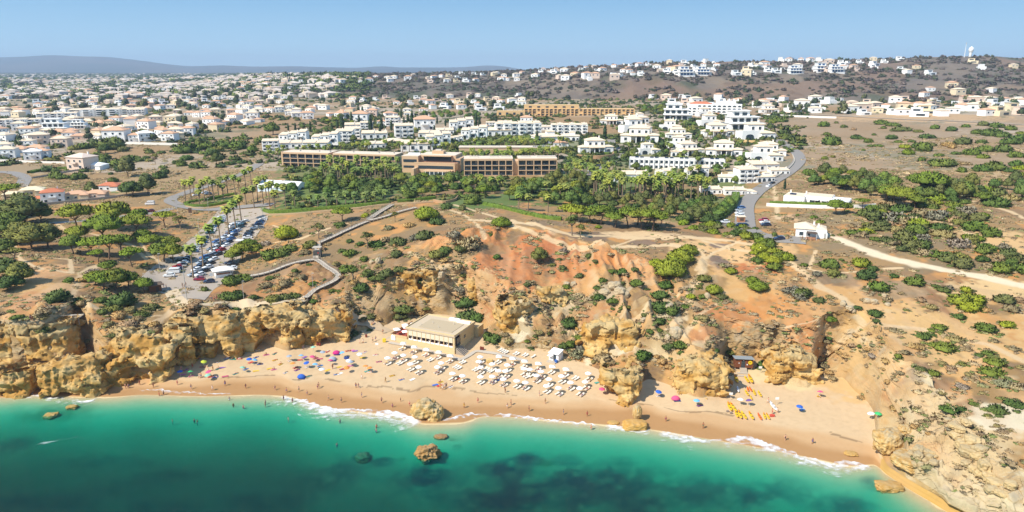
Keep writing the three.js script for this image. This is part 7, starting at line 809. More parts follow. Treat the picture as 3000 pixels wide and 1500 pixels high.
for (const [x, y] of sq) { const p = umbrella(x, y, 'sq', null, 'square white sunshade in the row along the walkway', 'square sunshades along the walkway'); for (const s of [-0.55, 0.55]) { const b = bed(p.clone().add(new THREE.Vector3(-0.3, 0, 0.9)), BY, s, 'white sun lounger under a square sunshade', 'sun loungers under the square sunshades'); if (rv() < 0.4) lying.push(b); } }
for (const [x, y] of rd) { const p = umbrella(x, y, 'rd', null, 'round white beach umbrella in the rented rows', 'round white umbrellas of the rented rows'); for (const s of [-0.6, 0.6]) { const b = bed(p.clone().add(new THREE.Vector3(0.1, 0, 0.8)), BY + (rv() - 0.5) * 0.15, s, 'white sun lounger beside a round umbrella', 'sun loungers beside the round umbrellas'); if (rv() < 0.5) lying.push(b); } }
for (const [x, y, n] of [[1170, 1067, 2], [1260, 1057, 2], [1355, 1064, 2], [1339, 1079, 3], [1474, 1032, 4], [1431, 1087, 4], [1393, 1086, 2], [1512, 1039, 2], [1538, 1043, 2], [1562, 1047, 1], [1542, 1106, 2], [1686, 1111, 2]]) for (let i = 0; i < n; i++) bed(at(x, y), BY, (i - (n - 1) / 2) * 0.95, 'empty white sun lounger in the open sun', 'empty loungers in the open sun');
const hues = { lime: '#b9c23a', blue: '#2d5fb3', sky: '#6fb0d8', green: '#3fae62', pink: '#d8527a', magenta: '#c02872', white: '#ece9e4', grey: '#9aa0a8', orange: '#e08a3c', navy: '#27386e', mint: '#8fc0a4', pale: '#dfe6ea', purple: '#6a4a80' };
for (const [x, y, c] of [[597, 1059, 'lime'], [529, 1090, 'blue'], [560, 1092, 'green'], [616, 1089, 'pink'], [613, 1099, 'mint'], [713, 1016, 'white'], [731, 1052, 'blue'], [743, 1056, 'sky'], [708, 1079, 'mint'], [920, 1018, 'mint'], [946, 1031, 'grey'], [849, 1044, 'grey'], [882, 1044, 'sky'], [914, 1045, 'pink'], [860, 1066, 'orange'], [902, 1062, 'blue'], [923, 1069, 'sky'], [1006, 1034, 'sky'], [1055, 1037, 'pale'], [968, 1058, 'pink'], [1017, 1047, 'navy'], [1022, 1056, 'white'], [1030, 1062, 'grey'], [944, 1082, 'pale'], [1016, 1076, 'orange'], [1071, 1075, 'orange'], [1085, 1079, 'orange'], [1926, 1148, 'blue'], [2040, 1176, 'sky'], [1763, 1141, 'pink'], [2402, 1152, 'pink'], [2340, 1193, 'blue'], [2553, 1215, 'pale'], [2570, 1215, 'green'], [2169, 1174, 'white'], [2197, 1177, 'purple']]) umbrella(x, y, 'sm', hues[c], `${c === 'mint' ? 'pale mint' : c === 'pale' ? 'pale blue white' : c === 'sky' ? 'sky blue' : c === 'lime' ? 'lime yellow' : c} private beach umbrella stuck in the open sand`, `${c} private umbrellas`, 15);
for (const [x, y, h, l] of [[986, 1036, 'magenta', 'magenta beach shelter tent beside the striped towels'], [883, 1106, 'blue', 'bright blue beach shelter tent on the lower sand'], [1979, 1170, 'pink', 'red and purple beach shelter tent on the open sand'], [975, 1054, 'grey', 'grey square beach shelter among the umbrellas']]) { const g = new THREE.Group(), c = mesh('canopy', new THREE.SphereGeometry(1.2, 12, 6, 0, 6.283, 0, 1.45), clothMat(hues[h]), g); c.scale.set(1.1, 0.95, 0.8); mesh('groundsheet', new THREE.BoxGeometry(2, 0.04, 1.6), clothMat(hues.navy), g).position.set(0.3, 0.02, 0.5); g.position.copy(at(x, y)); tag(top(g, 'beach_tent'), l, 'tent'); }
// ---------------------------------------------------------------- people: one continuous figure each, meshed from a field of tapered limbs
const P3 = (x, y, z) => new THREE.Vector3(x, y, z);
function figure(J, bones, res, R, cy) {
  const mc = new MarchingCubes(res, ROCK, false, false, 40000); mc.isolation = 0; let n = 0; const q = P3(), ab = P3(), aq = P3();
  for (let k = 0; k < res; k++) for (let j = 0; j < res; j++) for (let i = 0; i < res; i++, n++) {
    q.set((i / (res / 2) - 1) * R, (j / (res / 2) - 1) * R + cy, (k / (res / 2) - 1) * R); let s = 0;
    for (const [A, Bn, ra, rb] of bones) { const a = J[A], b = J[Bn]; ab.subVectors(b, a); aq.subVectors(q, a); const t = clamp(aq.dot(ab) / (ab.lengthSq() || 1)); s += Math.exp(-40 * (aq.addScaledVector(ab, -t).length() - lerp(ra, rb, t))); }
    mc.field[n] = Math.log(s + 1e-30) / 40;
  }
  mc.update(); let g = new THREE.BufferGeometry(); const P_ = mc.positionArray.slice(0, mc.count * 3); g.setAttribute('position', new THREE.BufferAttribute(new Float32Array(P_.map((v, i) => v * R + (i % 3 === 1 ? cy : 0))), 3)); g = mergeVertices(g, 1e-4); g.computeVertexNormals(); return g;
}
const BONES = [['pel', 'che', 0.125, 0.145], ['che', 'nek', 0.12, 0.06], ['nek', 'hed', 0.055, 0.06], ['hed', 'crn', 0.088, 0.095], ['shl', 'shr', 0.075, 0.075], ['shl', 'ell', 0.058, 0.046], ['ell', 'wrl', 0.044, 0.032], ['wrl', 'hal', 0.04, 0.026], ['shr', 'elr', 0.058, 0.046], ['elr', 'wrr', 0.044, 0.032], ['wrr', 'har', 0.04, 0.026], ['hpl', 'hpr', 0.11, 0.11], ['hpl', 'knl', 0.095, 0.062], ['knl', 'anl', 0.06, 0.042], ['anl', 'tol', 0.042, 0.034], ['hpr', 'knr', 0.095, 0.062], ['knr', 'anr', 0.06, 0.042], ['anr', 'tor', 0.042, 0.034]];
const stand = (sw, arm) => ({ pel: P3(0, 0.93, 0), che: P3(0, 1.28, 0), nek: P3(0, 1.47, 0), hed: P3(0, 1.57, 0.02), crn: P3(0, 1.66, 0.01), shl: P3(-0.17, 1.39, 0), shr: P3(0.17, 1.39, 0), ell: P3(-0.25, 1.12, -arm), wrl: P3(-0.26, 0.88, arm * 0.3), hal: P3(-0.25, 0.79, arm * 0.5), elr: P3(0.25, 1.12, arm), wrr: P3(0.26, 0.88, 0.1 + arm), har: P3(0.25, 0.79, 0.15 + arm), hpl: P3(-0.09, 0.9, 0), hpr: P3(0.09, 0.9, 0), knl: P3(-0.1, 0.49, sw * 0.7 + 0.03), anl: P3(-0.11, 0.07, sw - 0.02), tol: P3(-0.12, 0.035, sw + 0.14), knr: P3(0.1, 0.49, -sw * 0.5 + 0.03), anr: P3(0.11, 0.09, -sw), tor: P3(0.12, 0.04, -sw + 0.13) });
const sit = { pel: P3(0, 0.13, 0), che: P3(0, 0.47, -0.08), nek: P3(0, 0.66, -0.06), hed: P3(0, 0.76, -0.02), crn: P3(0, 0.85, -0.02), shl: P3(-0.17, 0.58, -0.08), shr: P3(0.17, 0.58, -0.08), ell: P3(-0.26, 0.34, -0.2), wrl: P3(-0.27, 0.1, -0.3), hal: P3(-0.27, 0.04, -0.34), elr: P3(0.24, 0.36, 0.08), wrr: P3(0.18, 0.42, 0.3), har: P3(0.14, 0.43, 0.38), hpl: P3(-0.1, 0.12, 0.02), hpr: P3(0.1, 0.12, 0.02), knl: P3(-0.14, 0.44, 0.36), anl: P3(-0.13, 0.07, 0.6), tol: P3(-0.13, 0.04, 0.76), knr: P3(0.14, 0.36, 0.4), anr: P3(0.14, 0.07, 0.7), tor: P3(0.14, 0.05, 0.86) };
const lie = { pel: P3(0, 0.14, 0), che: P3(0, 0.15, -0.36), nek: P3(0, 0.15, -0.56), hed: P3(0, 0.16, -0.66), crn: P3(0, 0.16, -0.75), shl: P3(-0.18, 0.13, -0.48), shr: P3(0.18, 0.13, -0.48), ell: P3(-0.32, 0.08, -0.24), wrl: P3(-0.3, 0.06, 0), hal: P3(-0.28, 0.06, 0.09), elr: P3(0.34, 0.08, -0.62), wrr: P3(0.2, 0.1, -0.8), har: P3(0.12, 0.12, -0.84), hpl: P3(-0.1, 0.12, 0.03), hpr: P3(0.1, 0.12, 0.03), knl: P3(-0.13, 0.1, 0.45), anl: P3(-0.14, 0.07, 0.87), tol: P3(-0.16, 0.16, 0.92), knr: P3(0.14, 0.24, 0.42), anr: P3(0.15, 0.07, 0.78), tor: P3(0.16, 0.14, 0.86) };
const FIG = { stand: [figure(stand(0.04, 0.02), BONES, 72, 0.98, 0.86), (x, y) => y < 1.02 && y > 0.7 && Math.abs(x) < 0.2, (x, y) => y > 1.2 && y < 1.36 && Math.abs(x) < 0.17, (x, y, z) => y > 1.63 || (y > 1.52 && z < -0.02)], walk: [figure(stand(0.26, 0.16), BONES, 72, 0.98, 0.86), (x, y) => y < 1.02 && y > 0.66 && Math.abs(x) < 0.2, (x, y) => y > 1.2 && y < 1.36 && Math.abs(x) < 0.17, (x, y, z) => y > 1.63 || (y > 1.52 && z < -0.02)], sit: [figure(sit, BONES, 64, 1.0, 0.4), (x, y, z) => y < 0.26 && z < 0.16 && Math.abs(x) < 0.2, (x, y, z) => y > 0.38 && y < 0.54 && Math.abs(x) < 0.17, (x, y, z) => y > 0.82 || (y > 0.72 && z < -0.06)], lie: [figure(lie, BONES, 72, 1.02, 0.2), (x, y, z) => z > -0.12 && z < 0.16 && Math.abs(x) < 0.22, (x, y, z) => z > -0.42 && z < -0.26 && Math.abs(x) < 0.2, (x, y, z) => z < -0.7] };
const skins = ['#b9805c', '#c99272', '#a06a48', '#d3a080'], suits = ['#20242e', '#2b4c8c', '#b23a3a', '#e8e4dc', '#3d6b58', '#8a3a6a', '#d8b23a'], hairs = ['#2a2019', '#4a3424', '#8a6a42'];
const dressed = new Map();
function dressedGeo(pose, si, ui, hi, two) { const k = [pose, si, ui, hi, two].join(); if (!dressed.has(k)) { const [g0, hip_, chest, hair] = FIG[pose], g = g0.clone(), a = g.attributes.position, c = new Float32Array(a.count * 3), S = lin(skins[si]), U = lin(suits[ui]), Hc = lin(hairs[hi]); for (let i = 0; i < a.count; i++) { const x = a.getX(i), y = a.getY(i), z = a.getZ(i); c.set(hair(x, y, z) ? Hc : hip_(x, y, z) || (two && chest(x, y, z)) ? U : S, i * 3); } g.setAttribute('color', new THREE.BufferAttribute(c, 3)); dressed.set(k, g); } return dressed.get(k); }
const SKIN = new THREE.MeshStandardMaterial({ vertexColors: true, roughness: 0.7 });
const suitName = ['black', 'blue', 'red', 'white', 'green', 'purple', 'yellow'], poseName = { stand: 'standing', walk: 'walking', sit: 'sitting', lie: 'lying down' };
const rp = rng(900);
function person(p, pose, yaw, where, scale = 1, dy = 0) { const ui = Math.floor(rp() * 7), two = rp() < 0.5, m = new THREE.Mesh(dressedGeo(pose, Math.floor(rp() * 4), ui, Math.floor(rp() * 3), two), SKIN); m.position.copy(p); m.position.y += dy; m.rotation.y = yaw ?? rp() * 6.28; m.scale.setScalar(scale * (0.95 + rp() * 0.12)); return tag(top(m, 'person'), `person in ${suitName[ui]} swimwear ${poseName[pose]} ${where}`, 'person', `people ${poseName[pose]} ${where}`); }
for (const b of lying) { const p = b.position.clone(); p.y += 0.32; person(p.add(new THREE.Vector3(0, 0, 0)), 'lie', b.rotation.y, 'on a sun lounger', 0.98); }
const towelMats = ['#c8413c', '#e9e4da', '#3a63b0', '#d87a9a', '#e0b33c', '#4f9a8a', '#8a5ca0', '#d9d2c4', '#b8506a', '#5f8fc0'].map((h) => std(h, 0.95)), towelName = ['red', 'white', 'blue', 'pink', 'yellow', 'teal', 'purple', 'beige', 'rose', 'sky blue'];
const towelGeo = new THREE.PlaneGeometry(0.95, 1.9, 6, 12).rotateX(-Math.PI / 2); { const a = towelGeo.attributes.position; for (let i = 0; i < a.count; i++) a.setY(i, 0.03 + 0.02 * noise(a.getX(i) * 4, a.getZ(i) * 4, 3)); towelGeo.computeVertexNormals(); }
function towel(p, yaw, k) { const m = new THREE.Mesh(towelGeo, towelMats[k]); m.position.copy(p); m.position.y += 0.05; m.rotation.y = yaw; tag(top(m, 'beach_towel'), `${towelName[k]} beach towel spread on the dry sand`, 'towel', `${towelName[k]} towels on the sand`); }
for (const [x, y] of [[441, 1092], [473, 1097], [545, 1083], [594, 1075], [640, 1080], [652, 1077], [665, 1050], [681, 1053], [700, 1051], [705, 1030], [757, 1026], [750, 1047], [762, 1067], [790, 1080], [750, 1087], [660, 1103], [630, 1105], [535, 1098], [805, 1036], [823, 1067], [803, 1083], [836, 1092], [806, 1055], [877, 1055], [870, 1084], [905, 1102], [937, 1052], [986, 1097], [996, 1095], [1020, 1028], [1030, 1027], [1040, 1029], [1068, 1032], [1062, 1048], [995, 1075], [1003, 1082], [900, 1075], [937, 1072], [1149, 1101], [1176, 1112], [1208, 1112], [1275, 1128], [1287, 1130], [1320, 1133], [1456, 1115], [1750, 1121], [1765, 1125], [866, 1077], [892, 1047], [925, 1050], [618, 1104], [560, 1102], [1083, 1090], [1076, 1088], [1028, 1072], [960, 1085], [850, 1056], [2400, 1160], [2350, 1200], [735, 1062], [748, 1064], [720, 1082], [1290, 1120], [1340, 1110], [580, 1050], [640, 1060], [690, 1095], [1930, 1160], [2050, 1188], [780, 1040], [960, 1030], [1110, 1060], [1100, 1040]]) { const p = at(x, y), yaw = -0.9 + (rp() - 0.5) * 0.9; towel(p, yaw, Math.floor(rp() * 10)); if (rp() < 0.72) person(p, rp() < 0.75 ? 'lie' : 'sit', yaw, 'on a beach towel', 1, 0.04); }
for (const [x, y] of [[623, 1144], [564, 1078], [610, 1088], [624, 1086], [584, 1107], [590, 1107], [531, 1087], [685, 1043], [889, 1024], [1054, 1006], [1064, 1005], [1092, 1003], [1101, 998], [806, 1143], [876, 1147], [934, 1136], [931, 1140], [1043, 1136], [1050, 1137], [963, 1173], [1118, 1180], [1174, 1176], [975, 1081], [1290, 1138], [1298, 1142], [1304, 1138], [1308, 1136], [1486, 1196], [1497, 1187], [1597, 1182], [368, 1138], [377, 1138], [2115, 1097], [2120, 1105], [2125, 1117], [2130, 1129], [2110, 1111], [2135, 1142], [2145, 1129], [2118, 1120], [2128, 1108], [2250, 1181], [2262, 1213], [2277, 1210], [1122, 978], [1186, 1022], [1270, 1020], [1282, 1024], [535, 842], [545, 839], [541, 845], [620, 880], [628, 882], [635, 880], [1016, 937], [1022, 938], [1090, 957], [1095, 955], [90, 938], [96, 938], [640, 705], [655, 712], [722, 668], [200, 932], [225, 932], [2350, 704], [2362, 705], [2788, 775], [2375, 706], [488, 846], [480, 843], [300, 1140], [410, 1128], [450, 1135], [520, 1128], [560, 1140], [660, 1130], [720, 1138], [840, 1150], [900, 1158], [1000, 1180], [1060, 1165], [1200, 1190], [1360, 1195], [1400, 1180], [1550, 1205], [1650, 1215], [1720, 1220], [1950, 1235], [2060, 1255], [2300, 1290], [2380, 1300], [1480, 1150], [1580, 1160], [1130, 1120], [1060, 1110]]) person(at(x, y), rp() < 0.5 ? 'stand' : 'walk', undefined, y > 980 ? 'on the open sand' : 'on a path above the beach', y === 1176 ? 0.7 : 1, y < 935 ? 0.1 : 0);
for (const [x, y, s] of [[467, 1160, 0.25], [480, 1158, 0.25], [831, 1172, 0.2], [857, 1178, 0.25], [777, 1190, 0.5], [778, 1183, 0.4], [845, 1230, 0.9], [996, 1236, 0.75], [1102, 1262, 1.0], [1103, 1250, 0.9], [672, 1172, 0.6], [684, 1190, 0.7], [713, 1194, 0.9], [1732, 1258, 0.25], [1150, 1197, 0], [505, 1233, 1.25], [569, 1231, 1.2], [578, 1235, 1.25], [987, 1301, 1.3]]) { const { u, s: sl } = ray(x, y), d = -CAM_H / sl; person(P3(u * d, 0, -d), 'stand', undefined, s > 1.1 ? 'deep in the teal water' : 'wading in the shallow water', 1, -s); }
// ---------------------------------------------------------------- kayaks, boards and small beach things
function hull(L, W, hgt) { const P_ = [], idx = [], n = 12, m = 8; for (let i = 0; i <= n; i++) { const t = i / n * 2 - 1, w = W / 2 * Math.pow(Math.max(0, 1 - t * t), 0.6), rk = hgt * 0.5 * t * t * t * t; for (let k = 0; k <= m; k++) { const a = k / m * Math.PI * 2; P_.push(Math.cos(a) * w, hgt * 0.5 + rk + Math.sin(a) * hgt * 0.5 * (Math.sin(a) > 0 ? 0.55 : 1) * Math.pow(Math.max(0, 1 - t * t), 0.4), t * L / 2); } } for (let i = 0; i < n; i++) for (let k = 0; k < m; k++) { const a = i * (m + 1) + k; idx.push(a, a + m + 1, a + 1, a + 1, a + m + 1, a + m + 2); } const g = new THREE.BufferGeometry(); g.setAttribute('position', new THREE.Float32BufferAttribute(P_, 3)); g.setIndex(idx); g.computeVertexNormals(); return g; }
const kMat = { y: std('#e9b820', 0.4), o: std('#e8701c', 0.4), r: std('#d83a24', 0.4), w: std('#eeeae4', 0.4) }, hullGeo = hull(4.4, 1.0, 0.42), seatGeo = new THREE.BoxGeometry(0.5, 0.1, 0.24), tipGeo = hull(1.1, 0.62, 0.44);
function kayak(px, py, L, c, tip, label) { const g = new THREE.Group(), s = L / 3.5; mesh('hull', hullGeo, kMat[c], g); for (const z of [-0.7, 0.7]) { const q = mesh('seat', seatGeo, M.dark, g); q.position.set(0, 0.34, z); } if (tip) { const t = mesh('bow', tipGeo, kMat[tip], g); t.position.set(0, 0.03, -1.68); } g.position.copy(at(px, py)); g.position.y += 0.05; g.scale.set(s * 0.82, s, s); g.rotation.y = (rv() - 0.5) * 0.24 - 0.1; tag(top(g, 'kayak'), label, 'kayak', label.includes('yellow kayak with seats') ? 'yellow kayaks with seats' : undefined); }
for (const [x, y, L, c, t, l] of [[2157, 1113, 4.6, 'y', 'r', 'large yellow kayak with red tip standing alone below the hut'], [2199, 1113, 4.8, 'y', 'r', 'large yellow kayak with red tip beside a paddle board'], [2188, 1114, 3.8, 'y', null, 'slim yellow paddle board between the large kayaks'], [2191, 1142, 2.6, 'o', null, 'short orange kayak pulled against its twin'], [2199, 1142, 2.6, 'o', null, 'short orange kayak touching a yellow one'], [2188, 1153, 3.2, 'y', null, 'yellow kayak with seats in the middle group'], [2210, 1152, 3.2, 'y', null, 'yellow kayak with seats in the middle group'], [2226, 1156, 3.2, 'y', null, 'yellow kayak with seats in the middle group'], [2201, 1167, 2.4, 'y', null, 'yellow kayak half hidden behind the white umbrella'], [2138, 1194, 4.4, 'y', 'r', 'yellow kayak with pink red tip over two grey bags'], [2149, 1196, 4.4, 'y', 'r', 'yellow kayak with pink red tip next to the bags'], [2158, 1215, 3.6, 'y', null, 'pale yellow kayak at the start of the lower row'], [2168, 1217, 4, 'y', 'r', 'yellow kayak with pink rim in the lower row'], [2180, 1219, 3.8, 'y', null, 'pale yellow kayak beside the pink rimmed one'], [2201, 1220, 3.8, 'y', 'r', 'single yellow kayak with orange ends in the lower row'], [2226, 1223, 3.2, 'o', 'r', 'red orange kayak on its own in the lower row'], [2240, 1221, 3, 'y', 'r', 'yellow and red kayak paired at the end of the row'], [2250, 1222, 3, 'y', 'r', 'yellow and red kayak last in the lower row'], [2162, 1143, 3.2, 'w', null, 'white boat lying on the sand below the brown hut'], [2266, 1193, 4.6, 'w', null, 'large white boat on the lower sand beside red bags']]) kayak(x, y, L, c, t, l);
const small = (name, px, py, w, h, d, hex, label, cat, yaw = 0) => { const g = new THREE.BoxGeometry(w, h, d, 2, 2, 2), a = g.attributes.position; for (let i = 0; i < a.count; i++) { const x = a.getX(i) / w * 2, y = a.getY(i) / h * 2, z = a.getZ(i) / d * 2, l = Math.max(1, Math.hypot(x, y, z) / 1.35); a.setXYZ(i, a.getX(i) / l, a.getY(i) / l + h / 2, a.getZ(i) / l); } g.computeVertexNormals(); const m = new THREE.Mesh(g, std(hex, 0.8)); m.position.copy(at(px, py)); m.rotation.y = yaw; tag(top(m, name), label, cat); };
small('bag', 2132, 1207, 0.8, 0.5, 0.5, '#8a7a6c', 'grey bag under the kayaks', 'bag'); small('bag', 2142, 1212, 0.7, 0.5, 0.5, '#8a7a6c', 'second grey bag beside the kayak tips', 'bag'); small('bag', 2262, 1220, 1.4, 0.6, 0.8, '#c8503c', 'red bags heaped beside the large white boat', 'bag'); small('litter_bin', 930, 1012, 0.7, 1.1, 0.6, '#7a3420', 'brown litter bin at the foot of the cave rock', 'bin'); small('litter_bin', 937, 1013, 0.7, 1.1, 0.6, '#7a3420', 'brown litter bin twin at the foot of the cave rock', 'bin'); small('litter_bin', 1409, 1025, 0.7, 1.2, 0.6, '#7a3420', 'brown litter bin below the restaurant bush', 'bin'); small('litter_bin', 1415, 1026, 0.7, 1.2, 0.6, '#7a3420', 'brown litter bin twin below the restaurant bush', 'bin'); small('litter_bin', 1073, 988, 0.7, 1.1, 0.6, '#7a3420', 'brown litter bin below the ramp', 'bin'); small('inflatable_toy', 1126, 1003, 1.2, 1.5, 0.4, '#e0c22a', 'yellow and blue float rack by the restaurant steps', 'toy'); small('wicker_stack', 1434, 1062, 2.2, 1.2, 1.4, '#d2b070', 'straw coloured heap of folded sunshades', 'stack');
for (const [x, y, l] of [[1105, 1024, 'white information sign on posts in the open sand'], [1154, 998, 'white square sign on a pole by the restaurant'], [2140, 1172, 'white sign on a pole beside the kayaks'], [2275, 1186, 'white sign behind the large white boat'], [2226, 1094, 'small white notice below the green bush']]) { const g = new THREE.Group(); mesh('post', new THREE.CylinderGeometry(0.04, 0.04, 2.2, 6).translate(0, 1.1, 0), POLE, g); mesh('panel', new THREE.BoxGeometry(1, 0.7, 0.05).translate(0, 2, 0.04), M.white, g); g.position.copy(at(x, y)); tag(top(g, 'beach_sign'), l, 'sign'); }
{ // parasols on the restaurant terrace
  const { g, w, D } = models.restaurant; for (const [x, z, s] of [[-w / 2 + 1.6, -2, 1.1], [-w / 2 + 3.8, -4.6, 1.3], [-w / 2 + 2, -6.6, 1.1], [-w / 2 + 5, -1.8, 1.0], [-w / 2 + 4.4, -8.6, 1.2]]) { const q = g.localToWorld(P3(x, 2.15, z)), o = new THREE.Group(); mesh('pole', poleGeo, POLE, o); const c = mesh('canopy', squareGeo, WCLOTH, o); c.position.y = 1.85; o.position.copy(q); o.scale.setScalar(s); o.rotation.y = 0.4; tag(top(o, 'terrace_parasol'), 'white square parasol on the red restaurant terrace', 'umbrella', 'parasols on the restaurant terrace'); }
}
// ---------------------------------------------------------------- cars
const TYRE = std('#1c1b1a', 0.9), RIM = std('#9a9a9a', 0.4, { metalness: 0.6 }), LAMPM = std('#e8e4d8', 0.2), TAIL = std('#8a1c18', 0.3), CARGLASS = new THREE.MeshPhysicalMaterial({ color: '#161c22', roughness: 0.06 });
function sideGeo(pts, width, bevel) { const s = new THREE.Shape(pts.map(([a, b]) => new THREE.Vector2(a, b))), g = new THREE.ExtrudeGeometry(s, { depth: width - 2 * bevel, bevelEnabled: true, bevelThickness: bevel, bevelSize: bevel, bevelSegments: 2, curveSegments: 4 }); g.translate(0, 0, -(width - 2 * bevel) / 2); return g; }
const CARS = {};
function carModel(key, body, glass, roof, wheels, L) { const g = new THREE.Group(); mesh('body', body, M.white, g); mesh('windows', glass, CARGLASS, g); if (roof) mesh('roof', roof, M.white, g); for (const x of wheels) for (const z of [-0.78, 0.78]) { const w = mesh('wheel', new THREE.CylinderGeometry(0.32, 0.32, 0.2, 12).rotateX(Math.PI / 2), TYRE, g); w.position.set(x, 0.32, z); const r = mesh('rim', new THREE.CylinderGeometry(0.18, 0.18, 0.22, 8).rotateX(Math.PI / 2), RIM, w); void r; } for (const z of [-0.6, 0.6]) { mesh('headlight', new THREE.BoxGeometry(0.08, 0.14, 0.34), LAMPM, g).position.set(-L / 2 + 0.03, 0.68, z); mesh('tail_light', new THREE.BoxGeometry(0.08, 0.16, 0.26), TAIL, g).position.set(L / 2 - 0.03, 0.8, z); } CARS[key] = g; }
carModel('car', sideGeo([[-2.0, 0.3], [2.0, 0.3], [2.06, 0.62], [2.0, 0.92], [1.2, 0.98], [-0.75, 0.94], [-1.9, 0.78], [-2.08, 0.6]], 1.76, 0.08), sideGeo([[-0.95, 0.9], [1.75, 0.9], [1.35, 1.36], [-0.2, 1.38]], 1.56, 0.06), sideGeo([[-0.3, 1.36], [1.42, 1.34], [1.3, 1.44], [-0.1, 1.47]], 1.46, 0.05), [-1.3, 1.3], 4.2);
carModel('van', sideGeo([[-2.4, 0.35], [2.4, 0.35], [2.46, 1.2], [2.42, 1.3], [-1.7, 1.3], [-2.3, 1.05], [-2.46, 0.7]], 1.9, 0.08), sideGeo([[-1.9, 1.24], [2.3, 1.24], [2.26, 1.8], [-1.25, 1.8]], 1.78, 0.05), sideGeo([[-1.3, 1.76], [2.36, 1.76], [2.3, 2.12], [-1.1, 2.14]], 1.84, 0.08), [-1.5, 1.5], 4.8);
carModel('caravan', sideGeo([[-2.2, 0.45], [2.3, 0.45], [2.4, 2.2], [2.1, 2.4], [-2.0, 2.4], [-2.4, 1.3]], 2.1, 0.1), sideGeo([[-1.6, 1.35], [1.8, 1.35], [1.8, 1.85], [-1.5, 1.85]], 2.14, 0.02), null, [0.2, 0.9], 4.6);
const paints = { w: ['#ecebe8', 'white'], s: ['#aab0b4', 'silver'], g: ['#6d7478', 'grey'], k: ['#1d1f22', 'black'], n: ['#22304a', 'navy'], b: ['#2f5d94', 'blue'], t: ['#1f5560', 'teal'], r: ['#a81e24', 'red'], m: ['#5c1a26', 'maroon'], o: ['#d9892a', 'orange'], c: ['#8a1030', 'crimson'] }, paintMat = {};
for (const k in paints) paintMat[k] = new THREE.MeshPhysicalMaterial({ color: paints[k][0], roughness: 0.35, clearcoat: 0.6, clearcoatRoughness: 0.1 });
function car(px, py, k, yaw, where, type = 'car') { const o = CARS[type].clone(); o.traverse((m) => { if (m.name === 'body' || m.name === 'roof') m.material = paintMat[k]; }); o.position.copy(at(px, py)); o.position.y = clearTop(o.position.x, o.position.z, 0.07); o.rotation.y = yaw + (rv() - 0.5) * 0.1; tag(top(o, type === 'car' ? 'parked_car' : type === 'van' ? 'parked_van' : 'caravan'), `${paints[k][1]} ${type} ${where}`, type, `${paints[k][1]} ${type}s ${where}`); }
const Z = (x, y) => [470 + x / 4.953, 590 + y / 4.953 + 2];
for (const [x, y, k, t] of [[885, 235, 'w'], [885, 258, 'w'], [880, 282, 's'], [868, 305, 't'], [765, 375, 'b'], [748, 405, 'w'], [735, 435, 'w'], [722, 462, 't'], [645, 535, 'n'], [612, 565, 's'], [615, 598, 'b'], [582, 632, 's'], [555, 655, 's'], [490, 695, 'w'], [482, 730, 'b'], [380, 830, 'n'], [352, 860, 'k'], [330, 898, 'w'], [312, 932, 'k'], [255, 958, 'r'], [255, 990, 'n'], [190, 1035, 'w', 'van'], [130, 1085, 'w']]) car(...Z(x, y), k, 0.15, 'in the row below the pines', t);
for (const [x, y, k, t] of [[1055, 370, 'w', 'van'], [1140, 385, 't', 'van'], [1112, 325, 'g'], [1195, 345, 'k'], [1230, 300, 'w'], [1085, 455, 'b'], [1078, 497, 'n'], [1012, 445, 'g'], [970, 495, 'm'], [905, 565, 'w'], [1025, 550, 'b'], [990, 605, 'n'], [852, 620, 'g'], [802, 672, 'w'], [785, 722, 'w'], [880, 712, 'r'], [845, 772, 'k'], [708, 800, 'g'], [672, 860, 't'], [775, 850, 'w'], [615, 928, 'k'], [725, 912, 'k'], [530, 1002, 'w'], [635, 1018, 'k'], [475, 1072, 's'], [575, 1072, 'w'], [940, 520, 's'], [1120, 430, 'w'], [890, 655, 'k'], [760, 775, 's'], [560, 960, 'n'], [690, 965, 'w'], [820, 590, 'b'], [960, 650, 'w'], [1060, 415, 'k'], [1180, 320, 's'], [740, 700, 'g'], [640, 820, 'b'], [1040, 500, 'w'], [590, 900, 's']]) car(...Z(x, y), k, 0.95, 'in the double row between the palms', t);
for (const [x, y, k] of [[1488, 270, 'w'], [1455, 300, 'n'], [1438, 322, 'b'], [1425, 345, 'n'], [1370, 395, 'w'], [1440, 395, 'g'], [1262, 535, 'w'], [1272, 500, 'n'], [1290, 470, 'k'], [1050, 925, 'k'], [1040, 985, 'w'], [1000, 905, 'n']]) car(...Z(x, y), k, 0.2, 'in the row along the bare slope');
car(...Z(570, 1138), 'c', 0.1, 'alone across the lower car park'); car(...Z(712, 1172), 'n', 0.35, 'beside the stall at the car park foot');
for (const [x, y, k, t] of [[290, 632, 's'], [309, 630, 'o'], [355, 626, 'w', 'caravan'], [379, 626, 'n'], [394, 624, 'w'], [422, 622, 'k'], [441, 621, 'm'], [440, 600, 'w', 'van']]) car(x, y, k, 0.15, 'along the lane behind the pines', t);
for (const [x, y, k] of [[2098, 656, 'k'], [2123, 654, 'w'], [2165, 664, 'n'], [2178, 664, 'n'], [2167, 619, 's'], [2166, 628, 'w'], [2168, 636, 'w'], [2170, 612, 'b'], [2237, 648, 'r'], [2240, 655, 'w'], [2243, 662, 'n'], [2282, 703, 'n']]) car(x, y, k, 0.1, 'by the parking apron of the curving road');
for (const [x, y, k] of [[1730, 503, 's'], [1738, 498, 's'], [1749, 491, 'k'], [1759, 486, 'n'], [1768, 480, 'n'], [1812, 437, 'n'], [2252, 548, 'w'], [2262, 540, 'k'], [575, 574, 'w'], [610, 570, 's'], [600, 567, 'w']]) car(x, y, k, 0.7, 'along a lane of the resort');
